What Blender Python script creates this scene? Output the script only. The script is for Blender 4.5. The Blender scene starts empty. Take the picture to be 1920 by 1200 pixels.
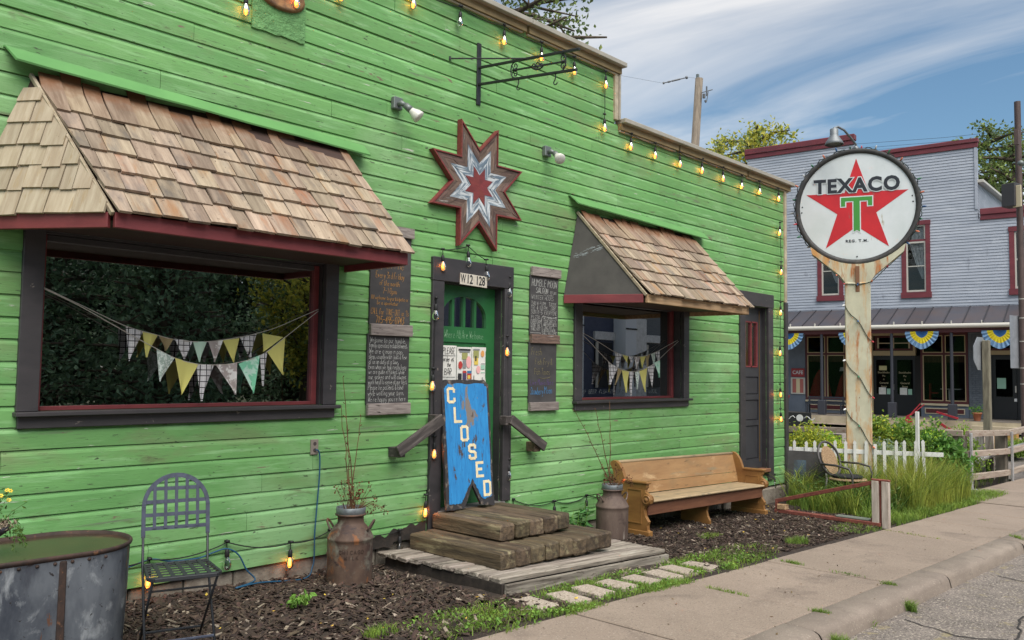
import bpy, math, random
import numpy as np
from mathutils import Vector as V, Matrix, noise
random.seed(7)
RNG = np.random.default_rng(7)
SC = bpy.context.scene
COL = SC.collection
PI = math.pi
rad = math.radians

# ------------------------------------------------------------------ camera
# world: x runs along the green wall (its face is the plane y = 0, the street is at -y), z up
FPX, YAW, PITCH, ROLL = 1579.1, rad(46.693), rad(3.447), rad(0.7756)
CAM = V((0, -5.9, 1.6))
_f = V((math.sin(YAW) * math.cos(PITCH), math.cos(YAW) * math.cos(PITCH), math.sin(PITCH)))
_r = V((math.cos(YAW), -math.sin(YAW), 0))
_u = _r.cross(_f)
_R = _r * math.cos(ROLL) + _u * math.sin(ROLL)
_U = -_r * math.sin(ROLL) + _u * math.cos(ROLL)
cam = bpy.data.cameras.new('camera')
cam.sensor_width = 36.0
cam.lens = FPX / 1920 * 36.0
cam.clip_start = 0.05
cam.clip_end = 2000
camo = bpy.data.objects.new('camera', cam)
COL.objects.link(camo)
camo.matrix_world = Matrix(((_R.x, _U.x, -_f.x, CAM.x), (_R.y, _U.y, -_f.y, CAM.y), (_R.z, _U.z, -_f.z, CAM.z), (0, 0, 0, 1)))
SC.camera = camo

# ------------------------------------------------------------------ sky, sun, exposure
SUN_AZ, SUN_EL = rad(205), rad(56)          # azimuth from +y towards +x
SUN_STRENGTH, SUN_ANGLE, SKY_STRENGTH, EXPOSURE = 2.5, 55, 0.062, 0.97
w = bpy.data.worlds.new('World')
SC.world = w
w.use_nodes = True
nt = w.node_tree
nt.nodes.clear()
def nd(t, kind, **kw):
    n = t.nodes.new(kind)
    for k, v in kw.items():
        setattr(n, k, v)
    return n
out = nd(nt, 'ShaderNodeOutputWorld')
bg = nd(nt, 'ShaderNodeBackground')
sky = nd(nt, 'ShaderNodeTexSky', sky_type='NISHITA', sun_disc=False)
sky.sun_elevation = SUN_EL
sky.sun_rotation = SUN_AZ
sky.air_density = 1.0
sky.dust_density = 1.4
sky.ozone_density = 1.5
tc = nd(nt, 'ShaderNodeTexCoord')
sep = nd(nt, 'ShaderNodeSeparateXYZ')
nt.links.new(tc.outputs['Generated'], sep.inputs[0])
def mth(t, op, a, b=None):
    n = nd(t, 'ShaderNodeMath', operation=op)
    for i, x in enumerate((a, b)):
        if x is None:
            continue
        if isinstance(x, (int, float)):
            n.inputs[i].default_value = x
        else:
            t.links.new(x, n.inputs[i])
    return n.outputs[0]
CLX, CLY = 21.3, 4.4
zz = mth(nt, 'MAXIMUM', mth(nt, 'ADD', sep.outputs['Z'], 0.12), 0.05)
comb = nd(nt, 'ShaderNodeCombineXYZ')
nt.links.new(mth(nt, 'DIVIDE', sep.outputs['X'], zz), comb.inputs[0])
nt.links.new(mth(nt, 'DIVIDE', sep.outputs['Y'], zz), comb.inputs[1])
mp = nd(nt, 'ShaderNodeMapping')
mp.vector_type = 'TEXTURE'
mp.inputs['Rotation'].default_value = (0, 0, rad(98))
mp.inputs['Location'].default_value = (CLX, CLY, 0)
mp.inputs['Scale'].default_value = (2.6, 0.8, 1)
nt.links.new(comb.outputs[0], mp.inputs[0])
n1 = nd(nt, 'ShaderNodeTexNoise')
n1.inputs['Scale'].default_value = 1.0
n1.inputs['Detail'].default_value = 7
n1.inputs['Roughness'].default_value = 0.56
n1.inputs['Distortion'].default_value = 0.8
nt.links.new(mp.outputs[0], n1.inputs['Vector'])
rmp = nd(nt, 'ShaderNodeValToRGB')
rmp.color_ramp.elements[0].position = 0.43
rmp.color_ramp.elements[1].position = 0.72
nt.links.new(n1.outputs[0], rmp.inputs[0])
mx = nd(nt, 'ShaderNodeMix', data_type='RGBA')
CLOUD = (10.2, 9.7, 9.1, 1)
mx.inputs['B'].default_value = CLOUD
nt.links.new(mth(nt, 'MULTIPLY', rmp.outputs['Color'], 0.82), mx.inputs['Factor'])
tint = nd(nt, 'ShaderNodeMix', data_type='RGBA', blend_type='MULTIPLY')
tint.inputs['Factor'].default_value = 1.0
tint.inputs['B'].default_value = (0.86, 1.06, 1.08, 1)
nt.links.new(sky.outputs[0], tint.inputs['A'])
nt.links.new(tint.outputs['Result'], mx.inputs['A'])
nt.links.new(mx.outputs['Result'], bg.inputs['Color'])
bg.inputs['Strength'].default_value = SKY_STRENGTH
nt.links.new(bg.outputs[0], out.inputs[0])

sl = bpy.data.lights.new('sun', 'SUN')
sl.energy = SUN_STRENGTH
sl.angle = rad(SUN_ANGLE)
sl.color = (1, 0.95, 0.88)
so = bpy.data.objects.new('sun', sl)
COL.objects.link(so)
_s = V((math.sin(SUN_AZ) * math.cos(SUN_EL), math.cos(SUN_AZ) * math.cos(SUN_EL), math.sin(SUN_EL)))
so.rotation_euler = _s.to_track_quat('Z', 'Y').to_euler()
so.location = (0, -20, 30)
vs = SC.view_settings
vs.view_transform = 'Standard'
vs.look = 'None'
vs.exposure = EXPOSURE
vs.gamma = 1.0
vs.use_curve_mapping = False
SC.cycles.max_bounces = 8
SC.cycles.transparent_max_bounces = 24

# ------------------------------------------------------------------ measuring helpers (real planes of the place)
def ray(px, py):
    return _f + _R * ((px - 960) / FPX) - _U * ((py - 600) / FPX)
def onY(px, py, y=0.0):
    d = ray(px, py)
    return CAM + d * ((y - CAM.y) / d.y)
def onZ(px, py, z):
    d = ray(px, py)
    return CAM + d * ((z - CAM.z) / d.z)
def onPl(px, py, p0, n):
    d = ray(px, py)
    return CAM + d * ((V(p0) - CAM).dot(V(n)) / d.dot(V(n)))
def onG(px, py, dz=0.0):
    return onPl(px, py, (2, 0, dz), (0.03, 0, 1))
def atD(px, py, depth):
    return CAM + ray(px, py) * depth
def G(x):
    if x < 20:
        return -0.03 * (max(x, -8) - 2)
    if x < 27:
        return -0.54 + 0.44 * (x - 20) / 7
    return -0.10

# ------------------------------------------------------------------ materials
def L(c):            # sRGB 0-255 -> linear
    return tuple((x / 255 / 12.92) if x / 255 <= 0.04045 else ((x / 255 + 0.055) / 1.055) ** 2.4 for x in c) + (1,)
MATS = {}
def mat(name, col, rough=0.7, col2=None, scale=(6, 6, 6), thr=(0.35, 0.65), detail=5, rand=0.0, bump=0.0, bscale=None, bdist=0.004,
        metal=0.0, coords='pos', spots=None, spec=None, island=0.0, emit=None, dirt=None, trans=0.0):
    """principled material; colours mixed by stretched noise, per-object brightness variation, optional wear spots"""
    if name in MATS:
        return MATS[name]
    m = bpy.data.materials.new(name)
    m.use_nodes = True
    t = m.node_tree
    b = t.nodes['Principled BSDF']
    lk = t.links.new
    if coords == 'pos':
        src = nd(t, 'ShaderNodeNewGeometry').outputs['Position']
    else:
        src = nd(t, 'ShaderNodeTexCoord').outputs['Object']
    oi = None
    if rand or coords == 'obj':
        oi = nd(t, 'ShaderNodeObjectInfo')
    if coords == 'obj':
        va = nd(t, 'ShaderNodeVectorMath', operation='ADD')
        lk(src, va.inputs[0])
        sc_ = nd(t, 'ShaderNodeVectorMath', operation='SCALE')
        cx = nd(t, 'ShaderNodeCombineXYZ')
        for i in range(3):
            lk(oi.outputs['Random'], cx.inputs[i])
        lk(cx.outputs[0], sc_.inputs[0])
        sc_.inputs['Scale'].default_value = 37.0
        lk(sc_.outputs[0], va.inputs[1])
        src = va.outputs[0]
    def noise_(sc, det=5, rg=0.6, dist=0.0):
        mpn = nd(t, 'ShaderNodeMapping')
        mpn.inputs['Scale'].default_value = sc
        lk(src, mpn.inputs[0])
        n = nd(t, 'ShaderNodeTexNoise')
        n.inputs['Scale'].default_value = 1
        n.inputs['Detail'].default_value = det
        n.inputs['Roughness'].default_value = rg
        n.inputs['Distortion'].default_value = dist
        lk(mpn.outputs[0], n.inputs['Vector'])
        return n.outputs[0]
    def ramp(x, a, c):
        r = nd(t, 'ShaderNodeMapRange')
        r.inputs['From Min'].default_value = a
        r.inputs['From Max'].default_value = c
        lk(x, r.inputs[0])
        return r.outputs[0]
    def mixc(fac, A, B):
        x = nd(t, 'ShaderNodeMix', data_type='RGBA')
        lk(fac, x.inputs['Factor'])
        for s, q in (('A', A), ('B', B)):
            if isinstance(q, tuple):
                x.inputs[s].default_value = q if len(q) == 4 else q + (1,)
            else:
                lk(q, x.inputs[s])
        return x.outputs['Result']
    c = col if len(col) == 4 else col + (1,)
    cur = c
    if col2 is not None:
        cur = mixc(ramp(noise_(scale, detail, 0.62, 0.2), *thr), c, col2)
    for sp in (spots or []):       # (colour, scale, lo, hi)
        cur = mixc(ramp(noise_(sp[1], 6, 0.65, 0.3), 0.5 + (sp[2] - 0.5) * 0.74, 0.5 + (sp[3] - 0.5) * 0.74), cur, sp[0])
    if rand or island:
        hv = nd(t, 'ShaderNodeHueSaturation')
        if island:
            g2 = nd(t, 'ShaderNodeNewGeometry')
            rsrc, amt = g2.outputs['Random Per Island'], island
        else:
            rsrc, amt = oi.outputs['Random'], rand
        lk(ramp(rsrc, 0, 1), hv.inputs['Fac']) if False else None
        mr = nd(t, 'ShaderNodeMapRange')
        mr.inputs['To Min'].default_value = 1 - amt
        mr.inputs['To Max'].default_value = 1 + amt
        lk(rsrc, mr.inputs[0])
        lk(mr.outputs[0], hv.inputs['Value'])
        mr2 = nd(t, 'ShaderNodeMapRange')
        mr2.inputs['To Min'].default_value = 0.5 - amt * 0.04
        mr2.inputs['To Max'].default_value = 0.5 + amt * 0.04
        w2 = nd(t, 'ShaderNodeMath', operation='FRACT')
        m7 = nd(t, 'ShaderNodeMath', operation='MULTIPLY')
        m7.inputs[1].default_value = 7.31
        lk(rsrc, m7.inputs[0])
        lk(m7.outputs[0], w2.inputs[0])
        lk(w2.outputs[0], mr2.inputs[0])
        lk(mr2.outputs[0], hv.inputs['Hue'])
        if isinstance(cur, tuple):
            hv.inputs['Color'].default_value = cur
        else:
            lk(cur, hv.inputs['Color'])
        cur = hv.outputs[0]
    if isinstance(cur, tuple):
        b.inputs['Base Color'].default_value = cur
    else:
        lk(cur, b.inputs['Base Color'])
    b.inputs['Roughness'].default_value = rough
    b.inputs['Metallic'].default_value = metal
    if spec is not None:
        b.inputs['Specular IOR Level'].default_value = spec
    if bump:
        bn = nd(t, 'ShaderNodeBump')
        bn.inputs['Strength'].default_value = bump
        bn.inputs['Distance'].default_value = bdist
        lk(noise_(bscale or tuple(s * 4 for s in scale), 6, 0.65), bn.inputs['Height'])
        lk(bn.outputs[0], b.inputs['Normal'])
    if emit:
        b.inputs['Emission Color'].default_value = emit[0]
        b.inputs['Emission Strength'].default_value = emit[1]
    if trans:
        tr = nd(t, 'ShaderNodeBsdfTranslucent')
        ms = nd(t, 'ShaderNodeMixShader')
        ms.inputs[0].default_value = trans
        if isinstance(cur, tuple):
            tr.inputs[0].default_value = cur
        else:
            lk(cur, tr.inputs[0])
        lk(b.outputs[0], ms.inputs[1])
        lk(tr.outputs[0], ms.inputs[2])
        lk(ms.outputs[0], t.nodes['Material Output'].inputs[0])
    MATS[name] = m
    return m
def glass_mat(name, tint, refl=0.1, rough=0.0):
    m = bpy.data.materials.new(name)
    m.use_nodes = True
    t = m.node_tree
    t.nodes.clear()
    o = nd(t, 'ShaderNodeOutputMaterial')
    lw = nd(t, 'ShaderNodeLayerWeight')
    lw.inputs[0].default_value = 0.5
    f5 = mth(t, 'POWER', lw.outputs['Facing'], 4.0)
    fr = nd(t, 'ShaderNodeMath', operation='MULTIPLY_ADD')
    t.links.new(f5, fr.inputs[0])
    fr.inputs[1].default_value = 0.9
    fr.inputs[2].default_value = refl
    tr = nd(t, 'ShaderNodeBsdfTransparent')
    tr.inputs[0].default_value = tint
    gl = nd(t, 'ShaderNodeBsdfGlossy')
    gl.inputs['Roughness'].default_value = rough
    ms = nd(t, 'ShaderNodeMixShader')
    t.links.new(fr.outputs[0], ms.inputs[0])
    t.links.new(tr.outputs[0], ms.inputs[1])
    t.links.new(gl.outputs[0], ms.inputs[2])
    t.links.new(ms.outputs[0], o.inputs[0])
    return m
GREEN = mat('green_paint', L((111, 163, 94)), 0.65, L((95, 145, 82)), (0.9, 0.9, 3.5), (0.3, 0.7), rand=0.08, bump=0.6, bscale=(9, 9, 130), bdist=0.004,
            spots=[(L((130, 170, 116)), (0.45, 1, 0.8), 0.54, 0.76), (L((136, 182, 124)), (1.6, 2, 18), 0.54, 0.76), (L((112, 138, 88)), (0.8, 1, 2.6), 0.56, 0.76), (L((104, 116, 92)), (1.1, 1, 16), 0.66, 0.78), (L((86, 112, 72)), (6, 5, 70), 0.60, 0.80), (L((92, 104, 70)), (2.2, 2, 9), 0.66, 0.80), (L((182, 184, 170)), (2.6, 3, 34), 0.715, 0.735), (L((62, 74, 50)), (10, 9, 40), 0.675, 0.71), (L((116, 104, 84)), (2.4, 3, 15), 0.73, 0.75)])
GREENFLASH = mat('green_flashing_paint', L((94, 146, 82)), 0.6, L((84, 134, 74)), (2, 2, 2), bump=0.15)
BLACKTRIM = mat('black_trim_paint', L((50, 48, 50)), 0.5, L((62, 58, 60)), (3, 3, 8), rand=0.12, bump=0.35, bscale=(40, 40, 60), bdist=0.003, spots=[(L((120, 112, 104)), (14, 14, 14), 0.72, 0.75)])
REDTRIM = mat('barn_red_paint', L((122, 52, 54)), 0.55, L((104, 42, 46)), (3, 3, 10), bump=0.3, bscale=(30, 30, 60))
CAPGREY = mat('weathered_metal_cap', L((170, 164, 152)), 0.5, L((146, 140, 128)), (3, 8, 8), (0.3, 0.7), rand=0.05, bump=0.1)
CAPBROWN = mat('old_cream_board', L((148, 128, 92)), 0.7, L((120, 100, 66)), (4, 10, 10), bump=0.3)
TRIMCREAM = mat('worn_cream_trim', L((186, 174, 152)), 0.6, L((150, 140, 118)), (5, 10, 10), bump=0.2)
STONE = mat('foundation_block', L((136, 128, 116)), 0.9, L((104, 94, 84)), (8, 8, 8), rand=0.18, bump=1.0, bscale=(28, 28, 28), bdist=0.01)
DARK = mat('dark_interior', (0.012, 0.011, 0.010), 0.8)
DARKWOOD = mat('dark_stained_wood', (0.03, 0.014, 0.009), 0.7, (0.05, 0.022, 0.014), (3, 30, 30), bump=0.2)
GLASS = glass_mat('window_glass', (0.4, 0.43, 0.42, 1), 0.48)
SHINGLE = mat('cedar_shingle', L((164, 146, 126)), 0.85, L((120, 103, 87)), (26, 2.2, 26), (0.32, 0.68), rand=0.3, bump=0.6, bscale=(110, 6, 110), bdist=0.003, coords='obj',
              spots=[(L((140, 104, 74)), (5, 1.2, 5), 0.54, 0.74), (L((108, 98, 90)), (5, 1.6, 5), 0.56, 0.76), (L((66, 48, 36)), (34, 26, 34), 0.70, 0.75)])
SHINGLEPALE = mat('pale_cedar_shingle', L((170, 157, 136)), 0.85, L((142, 126, 104)), (24, 2, 24), (0.32, 0.68), rand=0.12, bump=0.5, bscale=(110, 6, 110), bdist=0.003, coords='obj',
              spots=[(L((150, 132, 104)), (40, 5, 40), 0.6, 0.7), (L((80, 60, 46)), (26, 22, 26), 0.76, 0.79)])
SHINGLETOP = mat('brown_cedar_shingle', L((152, 133, 113)), 0.85, L((110, 90, 72)), (26, 2.2, 26), (0.32, 0.68), rand=0.28, bump=0.6, bscale=(110, 6, 110), bdist=0.003, coords='obj')
def stain_top():
    # sheltered upper ends kept their brown colour: a stain tied to the shingle's own length
    t = SHINGLETOP.node_tree
    b = t.nodes['Principled BSDF']
    lkk = b.inputs['Base Color'].links[0].from_socket
    o = nd(t, 'ShaderNodeTexCoord').outputs['Object']
    s = nd(t, 'ShaderNodeSeparateXYZ')
    t.links.new(o, s.inputs[0])
    g = nd(t, 'ShaderNodeNewGeometry').outputs['Position']
    n = nd(t, 'ShaderNodeTexNoise')
    n.inputs['Scale'].default_value = 14
    t.links.new(g, n.inputs['Vector'])
    ad = mth(t, 'ADD', s.outputs['Y'], mth(t, 'MULTIPLY', n.outputs[0], 0.22))
    r = nd(t, 'ShaderNodeMapRange')
    r.inputs['From Min'].default_value = 0.27
    r.inputs['From Max'].default_value = 0.42
    t.links.new(ad, r.inputs[0])
    x = nd(t, 'ShaderNodeMix', data_type='RGBA')
    t.links.new(r.outputs[0], x.inputs['Factor'])
    t.links.new(lkk, x.inputs['A'])
    x.inputs['B'].default_value = L((112, 74, 46))
    t.links.new(x.outputs['Result'], b.inputs['Base Color'])
stain_top()
RAWWOOD = mat('raw_pine_board', L((188, 158, 122)), 0.75, L((150, 116, 84)), (2.5, 30, 40), bump=0.3, bscale=(8, 80, 120), spots=[(L((120, 86, 62)), (4, 8, 20), 0.66, 0.76)])
TIMBER = mat('wet_brown_timber', L((100, 85, 64)), 0.75, L((60, 50, 37)), (2.2, 22, 22), (0.36, 0.64), rand=0.32, bump=1.0, bscale=(6, 55, 55), bdist=0.010, coords='obj',
             spots=[(L((128, 118, 90)), (2, 12, 12), 0.58, 0.74), (L((52, 42, 32)), (5, 12, 12), 0.62, 0.74)])
DECK = mat('grey_deck_board', L((158, 148, 136)), 0.8, L((92, 82, 74)), (1.8, 24, 24), (0.36, 0.64), rand=0.3, bump=1.0, bscale=(5, 60, 60), bdist=0.008, coords='obj',
           spots=[(L((176, 168, 156)), (2, 14, 14), 0.62, 0.76), (L((66, 56, 48)), (6, 24, 24), 0.64, 0.74)])
BARNGREY = mat('grey_barn_board', L((150, 140, 134)), 0.85, L((96, 86, 82)), (5, 60, 60), (0.3, 0.7), rand=0.2, bump=0.9, bscale=(10, 130, 130), bdist=0.003, coords='obj',
               spots=[(L((60, 52, 48)), (12, 40, 40), 0.66, 0.74)])
BARNBROWN = mat('brown_barn_board', L((120, 98, 86)), 0.85, L((76, 60, 54)), (5, 50, 50), (0.36, 0.64), rand=0.34, bump=0.9, bscale=(10, 130, 130), bdist=0.003, coords='obj',
               spots=[(L((170, 162, 156)), (5, 50, 50), 0.64, 0.76)])
BARNWHITE = mat('flaking_white_blue_board', L((196, 200, 202)), 0.8, L((98, 114, 128)), (5, 42, 42), (0.43, 0.55), rand=0.12, bump=0.9, bscale=(12, 130, 130), bdist=0.003, coords='obj',
               spots=[(L((90, 92, 96)), (9, 60, 60), 0.62, 0.70)])
STARRED = mat('star_red_paint', L((128, 52, 50)), 0.6, L((104, 42, 42)), (8, 40, 40), rand=0.12, bump=0.4, coords='obj')
IRON = mat('black_iron', L((52, 54, 54)), 0.45, L((38, 40, 42)), (20, 20, 20), metal=0.3, bump=0.15)
SLATE = mat('chalkboard', L((54, 52, 53)), 0.8, L((74, 72, 72)), (4, 4, 6), (0.4, 0.8), bump=0.1)
CHALKW = mat('white_chalk', L((196, 196, 190)), 0.9, L((120, 120, 118)), (90, 90, 90), (0.4, 0.65))
CHALKO = mat('orange_chalk', L((196, 140, 66)), 0.9, L((120, 88, 50)), (90, 90, 90), (0.4, 0.65))
CHALKY = mat('faint_yellow_chalk', L((150, 138, 92)), 0.9, L((88, 82, 66)), (90, 90, 90), (0.35, 0.6))
CHALKP = mat('purple_chalk', L((104, 76, 142)), 0.9, L((74, 62, 92)), (90, 90, 90), (0.35, 0.65))
CHALKB = mat('blue_chalk', L((70, 136, 190)), 0.9, L((60, 88, 112)), (90, 90, 90), (0.4, 0.7))
DOORGREEN = mat('dark_green_door_paint', L((46, 108, 60)), 0.4, L((40, 96, 54)), (3, 3, 6), bump=0.15, bscale=(20, 20, 60))
BLUESIGN = mat('worn_blue_paint', L((40, 132, 192)), 0.7, L((30, 112, 172)), (40, 40, 4), (0.35, 0.7), bump=0.5, bscale=(90, 90, 6), bdist=0.003,
               spots=[(L((30, 96, 150)), (60, 60, 4), 0.60, 0.72), (L((118, 110, 104)), (6, 6, 2.2), 0.64, 0.665), (L((70, 60, 56)), (22, 22, 5), 0.655, 0.67)])
BLUEEDGE = mat('scraped_black_edge', L((46, 44, 46)), 0.7, L((120, 108, 98)), (18, 18, 12), (0.55, 0.68), bump=0.5)
IVORY = mat('cream_letter_paint', L((226, 212, 176)), 0.6, L((196, 178, 140)), (30, 30, 14), (0.4, 0.7), bump=0.2)
WHITE = mat('white_paint', L((218, 218, 216)), 0.5, L((190, 190, 190)), (6, 6, 6), bump=0.1)
BLACKINK = mat('black_print', L((34, 34, 36)), 0.6)
PAPER = mat('paper', L((226, 222, 214)), 0.8, L((206, 204, 198)), (8, 8, 8))
# ------------------------------------------------------------------ mesh building
class MB:
    def __init__(s, M=None):
        s.v, s.f, s.M = [], [], M
    def add(s, vs_, fs, M=None):
        o = len(s.v)
        M2 = M if s.M is None else (s.M if M is None else s.M @ M)
        s.v += [tuple(M2 @ V(p)) for p in vs_] if M2 is not None else [tuple(p) for p in vs_]
        s.f += [tuple(i + o for i in f) for f in fs]
        return s
    def box(s, x0, x1, y0, y1, z0, z1, M=None):
        return s.add([(x0, y0, z0), (x1, y0, z0), (x1, y1, z0), (x0, y1, z0), (x0, y0, z1), (x1, y0, z1), (x1, y1, z1), (x0, y1, z1)],
                     [(0, 3, 2, 1), (4, 5, 6, 7), (0, 1, 5, 4), (1, 2, 6, 5), (2, 3, 7, 6), (3, 0, 4, 7)], M)
    def cbox(s, x0, x1, y0, y1, z0, z1, c=0.004, M=None):
        """box with chamfered edges"""
        vs_, idx = [], {}
        X, Y, Z = (x0, x1), (y0, y1), (z0, z1)
        for i in (0, 1):
            for j in (0, 1):
                for k in (0, 1):
                    sx, sy, sz = (c if i == 0 else -c), (c if j == 0 else -c), (c if k == 0 else -c)
                    for a, p in enumerate(((X[i], Y[j] + sy, Z[k] + sz), (X[i] + sx, Y[j], Z[k] + sz), (X[i] + sx, Y[j] + sy, Z[k]))):
                        idx[i, j, k, a] = len(vs_)
                        vs_.append(p)
        fs = []
        g = lambda i, j, k, a: idx[i, j, k, a]
        for i in (0, 1):
            q = [g(i, 0, 0, 0), g(i, 1, 0, 0), g(i, 1, 1, 0), g(i, 0, 1, 0)]
            fs.append(q if i else q[::-1])
            q = [g(0, i, 0, 1), g(1, i, 0, 1), g(1, i, 1, 1), g(0, i, 1, 1)]
            fs.append(q[::-1] if i else q)
            q = [g(0, 0, i, 2), g(1, 0, i, 2), g(1, 1, i, 2), g(0, 1, i, 2)]
            fs.append(q if i else q[::-1])
        for i in (0, 1):
            for j in (0, 1):
                q = [g(i, j, 0, 0), g(i, j, 0, 1), g(i, j, 1, 1), g(i, j, 1, 0)]
                fs.append(q if i == j else q[::-1])
                q = [g(i, 0, j, 0), g(i, 0, j, 2), g(i, 1, j, 2), g(i, 1, j, 0)]
                fs.append(q[::-1] if i == j else q)
                q = [g(0, i, j, 1), g(0, i, j, 2), g(1, i, j, 2), g(1, i, j, 1)]
                fs.append(q if i == j else q[::-1])
                for k in (0, 1):
                    q = [g(i, j, k, 0), g(i, j, k, 1), g(i, j, k, 2)]
                    fs.append(q if (i + j + k) % 2 else q[::-1])
        return s.add(vs_, fs, M)
    def tube(s, pts, r, n=8, cap=True, M=None):
        pts = [V(p) for p in pts]
        rs = r if isinstance(r, (list, tuple)) else [r] * len(pts)
        t0 = (pts[1] - pts[0]).normalized()
        a = V((0, 0, 1)) if abs(t0.z) < 0.9 else V((1, 0, 0))
        nrm = (a - t0 * a.dot(t0)).normalized()
        vs_, fs = [], []
        for i, p in enumerate(pts):
            t = (pts[min(i + 1, len(pts) - 1)] - pts[max(i - 1, 0)])
            t = t.normalized() if t.length > 1e-9 else t0
            nrm = (nrm - t * nrm.dot(t)).normalized()
            bi = t.cross(nrm)
            for k in range(n):
                an = 2 * PI * k / n
                vs_.append(p + nrm * (math.cos(an) * rs[i]) + bi * (math.sin(an) * rs[i]))
        for i in range(len(pts) - 1):
            for k in range(n):
                a0, a1 = i * n + k, i * n + (k + 1) % n
                fs.append((a0, a1, a1 + n, a0 + n))
        if cap:
            fs.append(tuple(range(n))[::-1])
            fs.append(tuple(range((len(pts) - 1) * n, len(pts) * n)))
        return s.add(vs_, fs, M)
    def lathe(s, prof, n=24, c=(0, 0, 0), M=None, a0=0, a1=2 * PI):
        vs_, fs = [], []
        full = abs(a1 - a0 - 2 * PI) < 1e-6
        m = n if full else n + 1
        for r, z in prof:
            for k in range(m):
                an = a0 + (a1 - a0) * k / n
                vs_.append((c[0] + r * math.cos(an), c[1] + r * math.sin(an), c[2] + z))
        for i in range(len(prof) - 1):
            for k in range(n):
                a, b = i * m + k, i * m + (k + 1) % m
                fs.append((a, b, b + m, a + m))
        return s.add(vs_, fs, M)
    def prism(s, poly, y0, y1, M=None):
        """polygon in local x,z (counter-clockwise seen from -y) thickened between y0 (front) and y1 (back)"""
        n = len(poly)
        vs_ = [(p[0], y0, p[1]) for p in poly] + [(p[0], y1, p[1]) for p in poly]
        fs = [tuple(range(n)), tuple(range(n, 2 * n))[::-1]]
        for i in range(n):
            j = (i + 1) % n
            fs.append((j, i, i + n, j + n))
        return s.add(vs_, fs, M)
    def beam(s, p, q, w_, h, up=(0, 0, 1), M=None):
        p, q = V(p), V(q)
        x = (q - p)
        ln = x.length
        x.normalize()
        u = V(up)
        if abs(u.dot(x)) > 0.95:
            u = V((0, 1, 0))
        y = u.cross(x).normalized()
        z = x.cross(y)
        T = Matrix(((x.x, y.x, z.x, p.x), (x.y, y.y, z.y, p.y), (x.z, y.z, z.z, p.z), (0, 0, 0, 1)))
        return s.cbox(0, ln, -w_ / 2, w_ / 2, -h / 2, h / 2, min(w_, h) * 0.12, T if M is None else M @ T)
    def mesh(s, name, m, smooth=False):
        me = bpy.data.meshes.new(name)
        me.from_pydata(s.v, [], s.f)
        me.materials.append(m)
        if smooth:
            me.polygons.foreach_set('use_smooth', [True] * len(me.polygons))
        me.update()
        return me
    def build(s, name, m, parent=None, smooth=False, kind=None, label=None, mw=None):
        return put(name, s.mesh(name, m, smooth), parent, kind, label, mw)
def put(name, me, parent=None, kind=None, label=None, mw=None):
    o = bpy.data.objects.new(name, me)
    COL.objects.link(o)
    if mw is not None:
        o.matrix_world = mw
    if parent is not None:
        o.parent = parent
        o.matrix_parent_inverse = (PW[parent.name].inverted()) if parent.name in PW else Matrix()
    PW[o.name] = (mw.copy() if mw is not None else Matrix())
    if kind:
        o['kind'] = kind
    if label:
        o['label'] = label
    return o
PW = {}          # world matrix each object was built with
def tag(o, label, cat, group=None, kind=None):
    o['label'] = label
    o['category'] = cat
    if group:
        o['group'] = group
    if kind:
        o['kind'] = kind
    return o
def thing(name, label, cat, loc=(0, 0, 0), group=None, kind=None):
    o = bpy.data.objects.new(name, None)
    COL.objects.link(o)
    o.location = loc
    o.empty_display_size = 0.1
    PW[o.name] = Matrix.Translation(V(loc))
    if label:
        tag(o, label, cat, group)
    if kind:
        o['kind'] = kind
    return o
def frame(o, x, z):
    """matrix with origin o, local x along x, local z near z"""
    x = V(x).normalized()
    y = V(z).cross(x).normalized()
    z = x.cross(y)
    return Matrix(((x.x, y.x, z.x, o[0]), (x.y, y.y, z.y, o[1]), (x.z, y.z, z.z, o[2]), (0, 0, 0, 1)))
_pl = {}
def plank(name, p, q, w_, t_, m, parent, up=(0, 0, 1), label=None, c=None, wob=0.0):
    """one board from p to q, w_ wide (local y), t_ thick (local z); grain runs along local x"""
    p, q = V(p), V(q)
    ln = (q - p).length
    b = MB()
    cc = c if c is not None else min(w_, t_) * 0.1
    b.cbox(0, ln, -w_ / 2, w_ / 2, -t_ / 2, t_ / 2, cc)
    if wob:
        b.v = [(x + random.uniform(-wob, wob) * 2, y + random.uniform(-wob, wob), z + random.uniform(-wob, wob)) for x, y, z in b.v]
    return b.build(name, m, parent, label=label, mw=frame(p, q - p, up))
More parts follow.
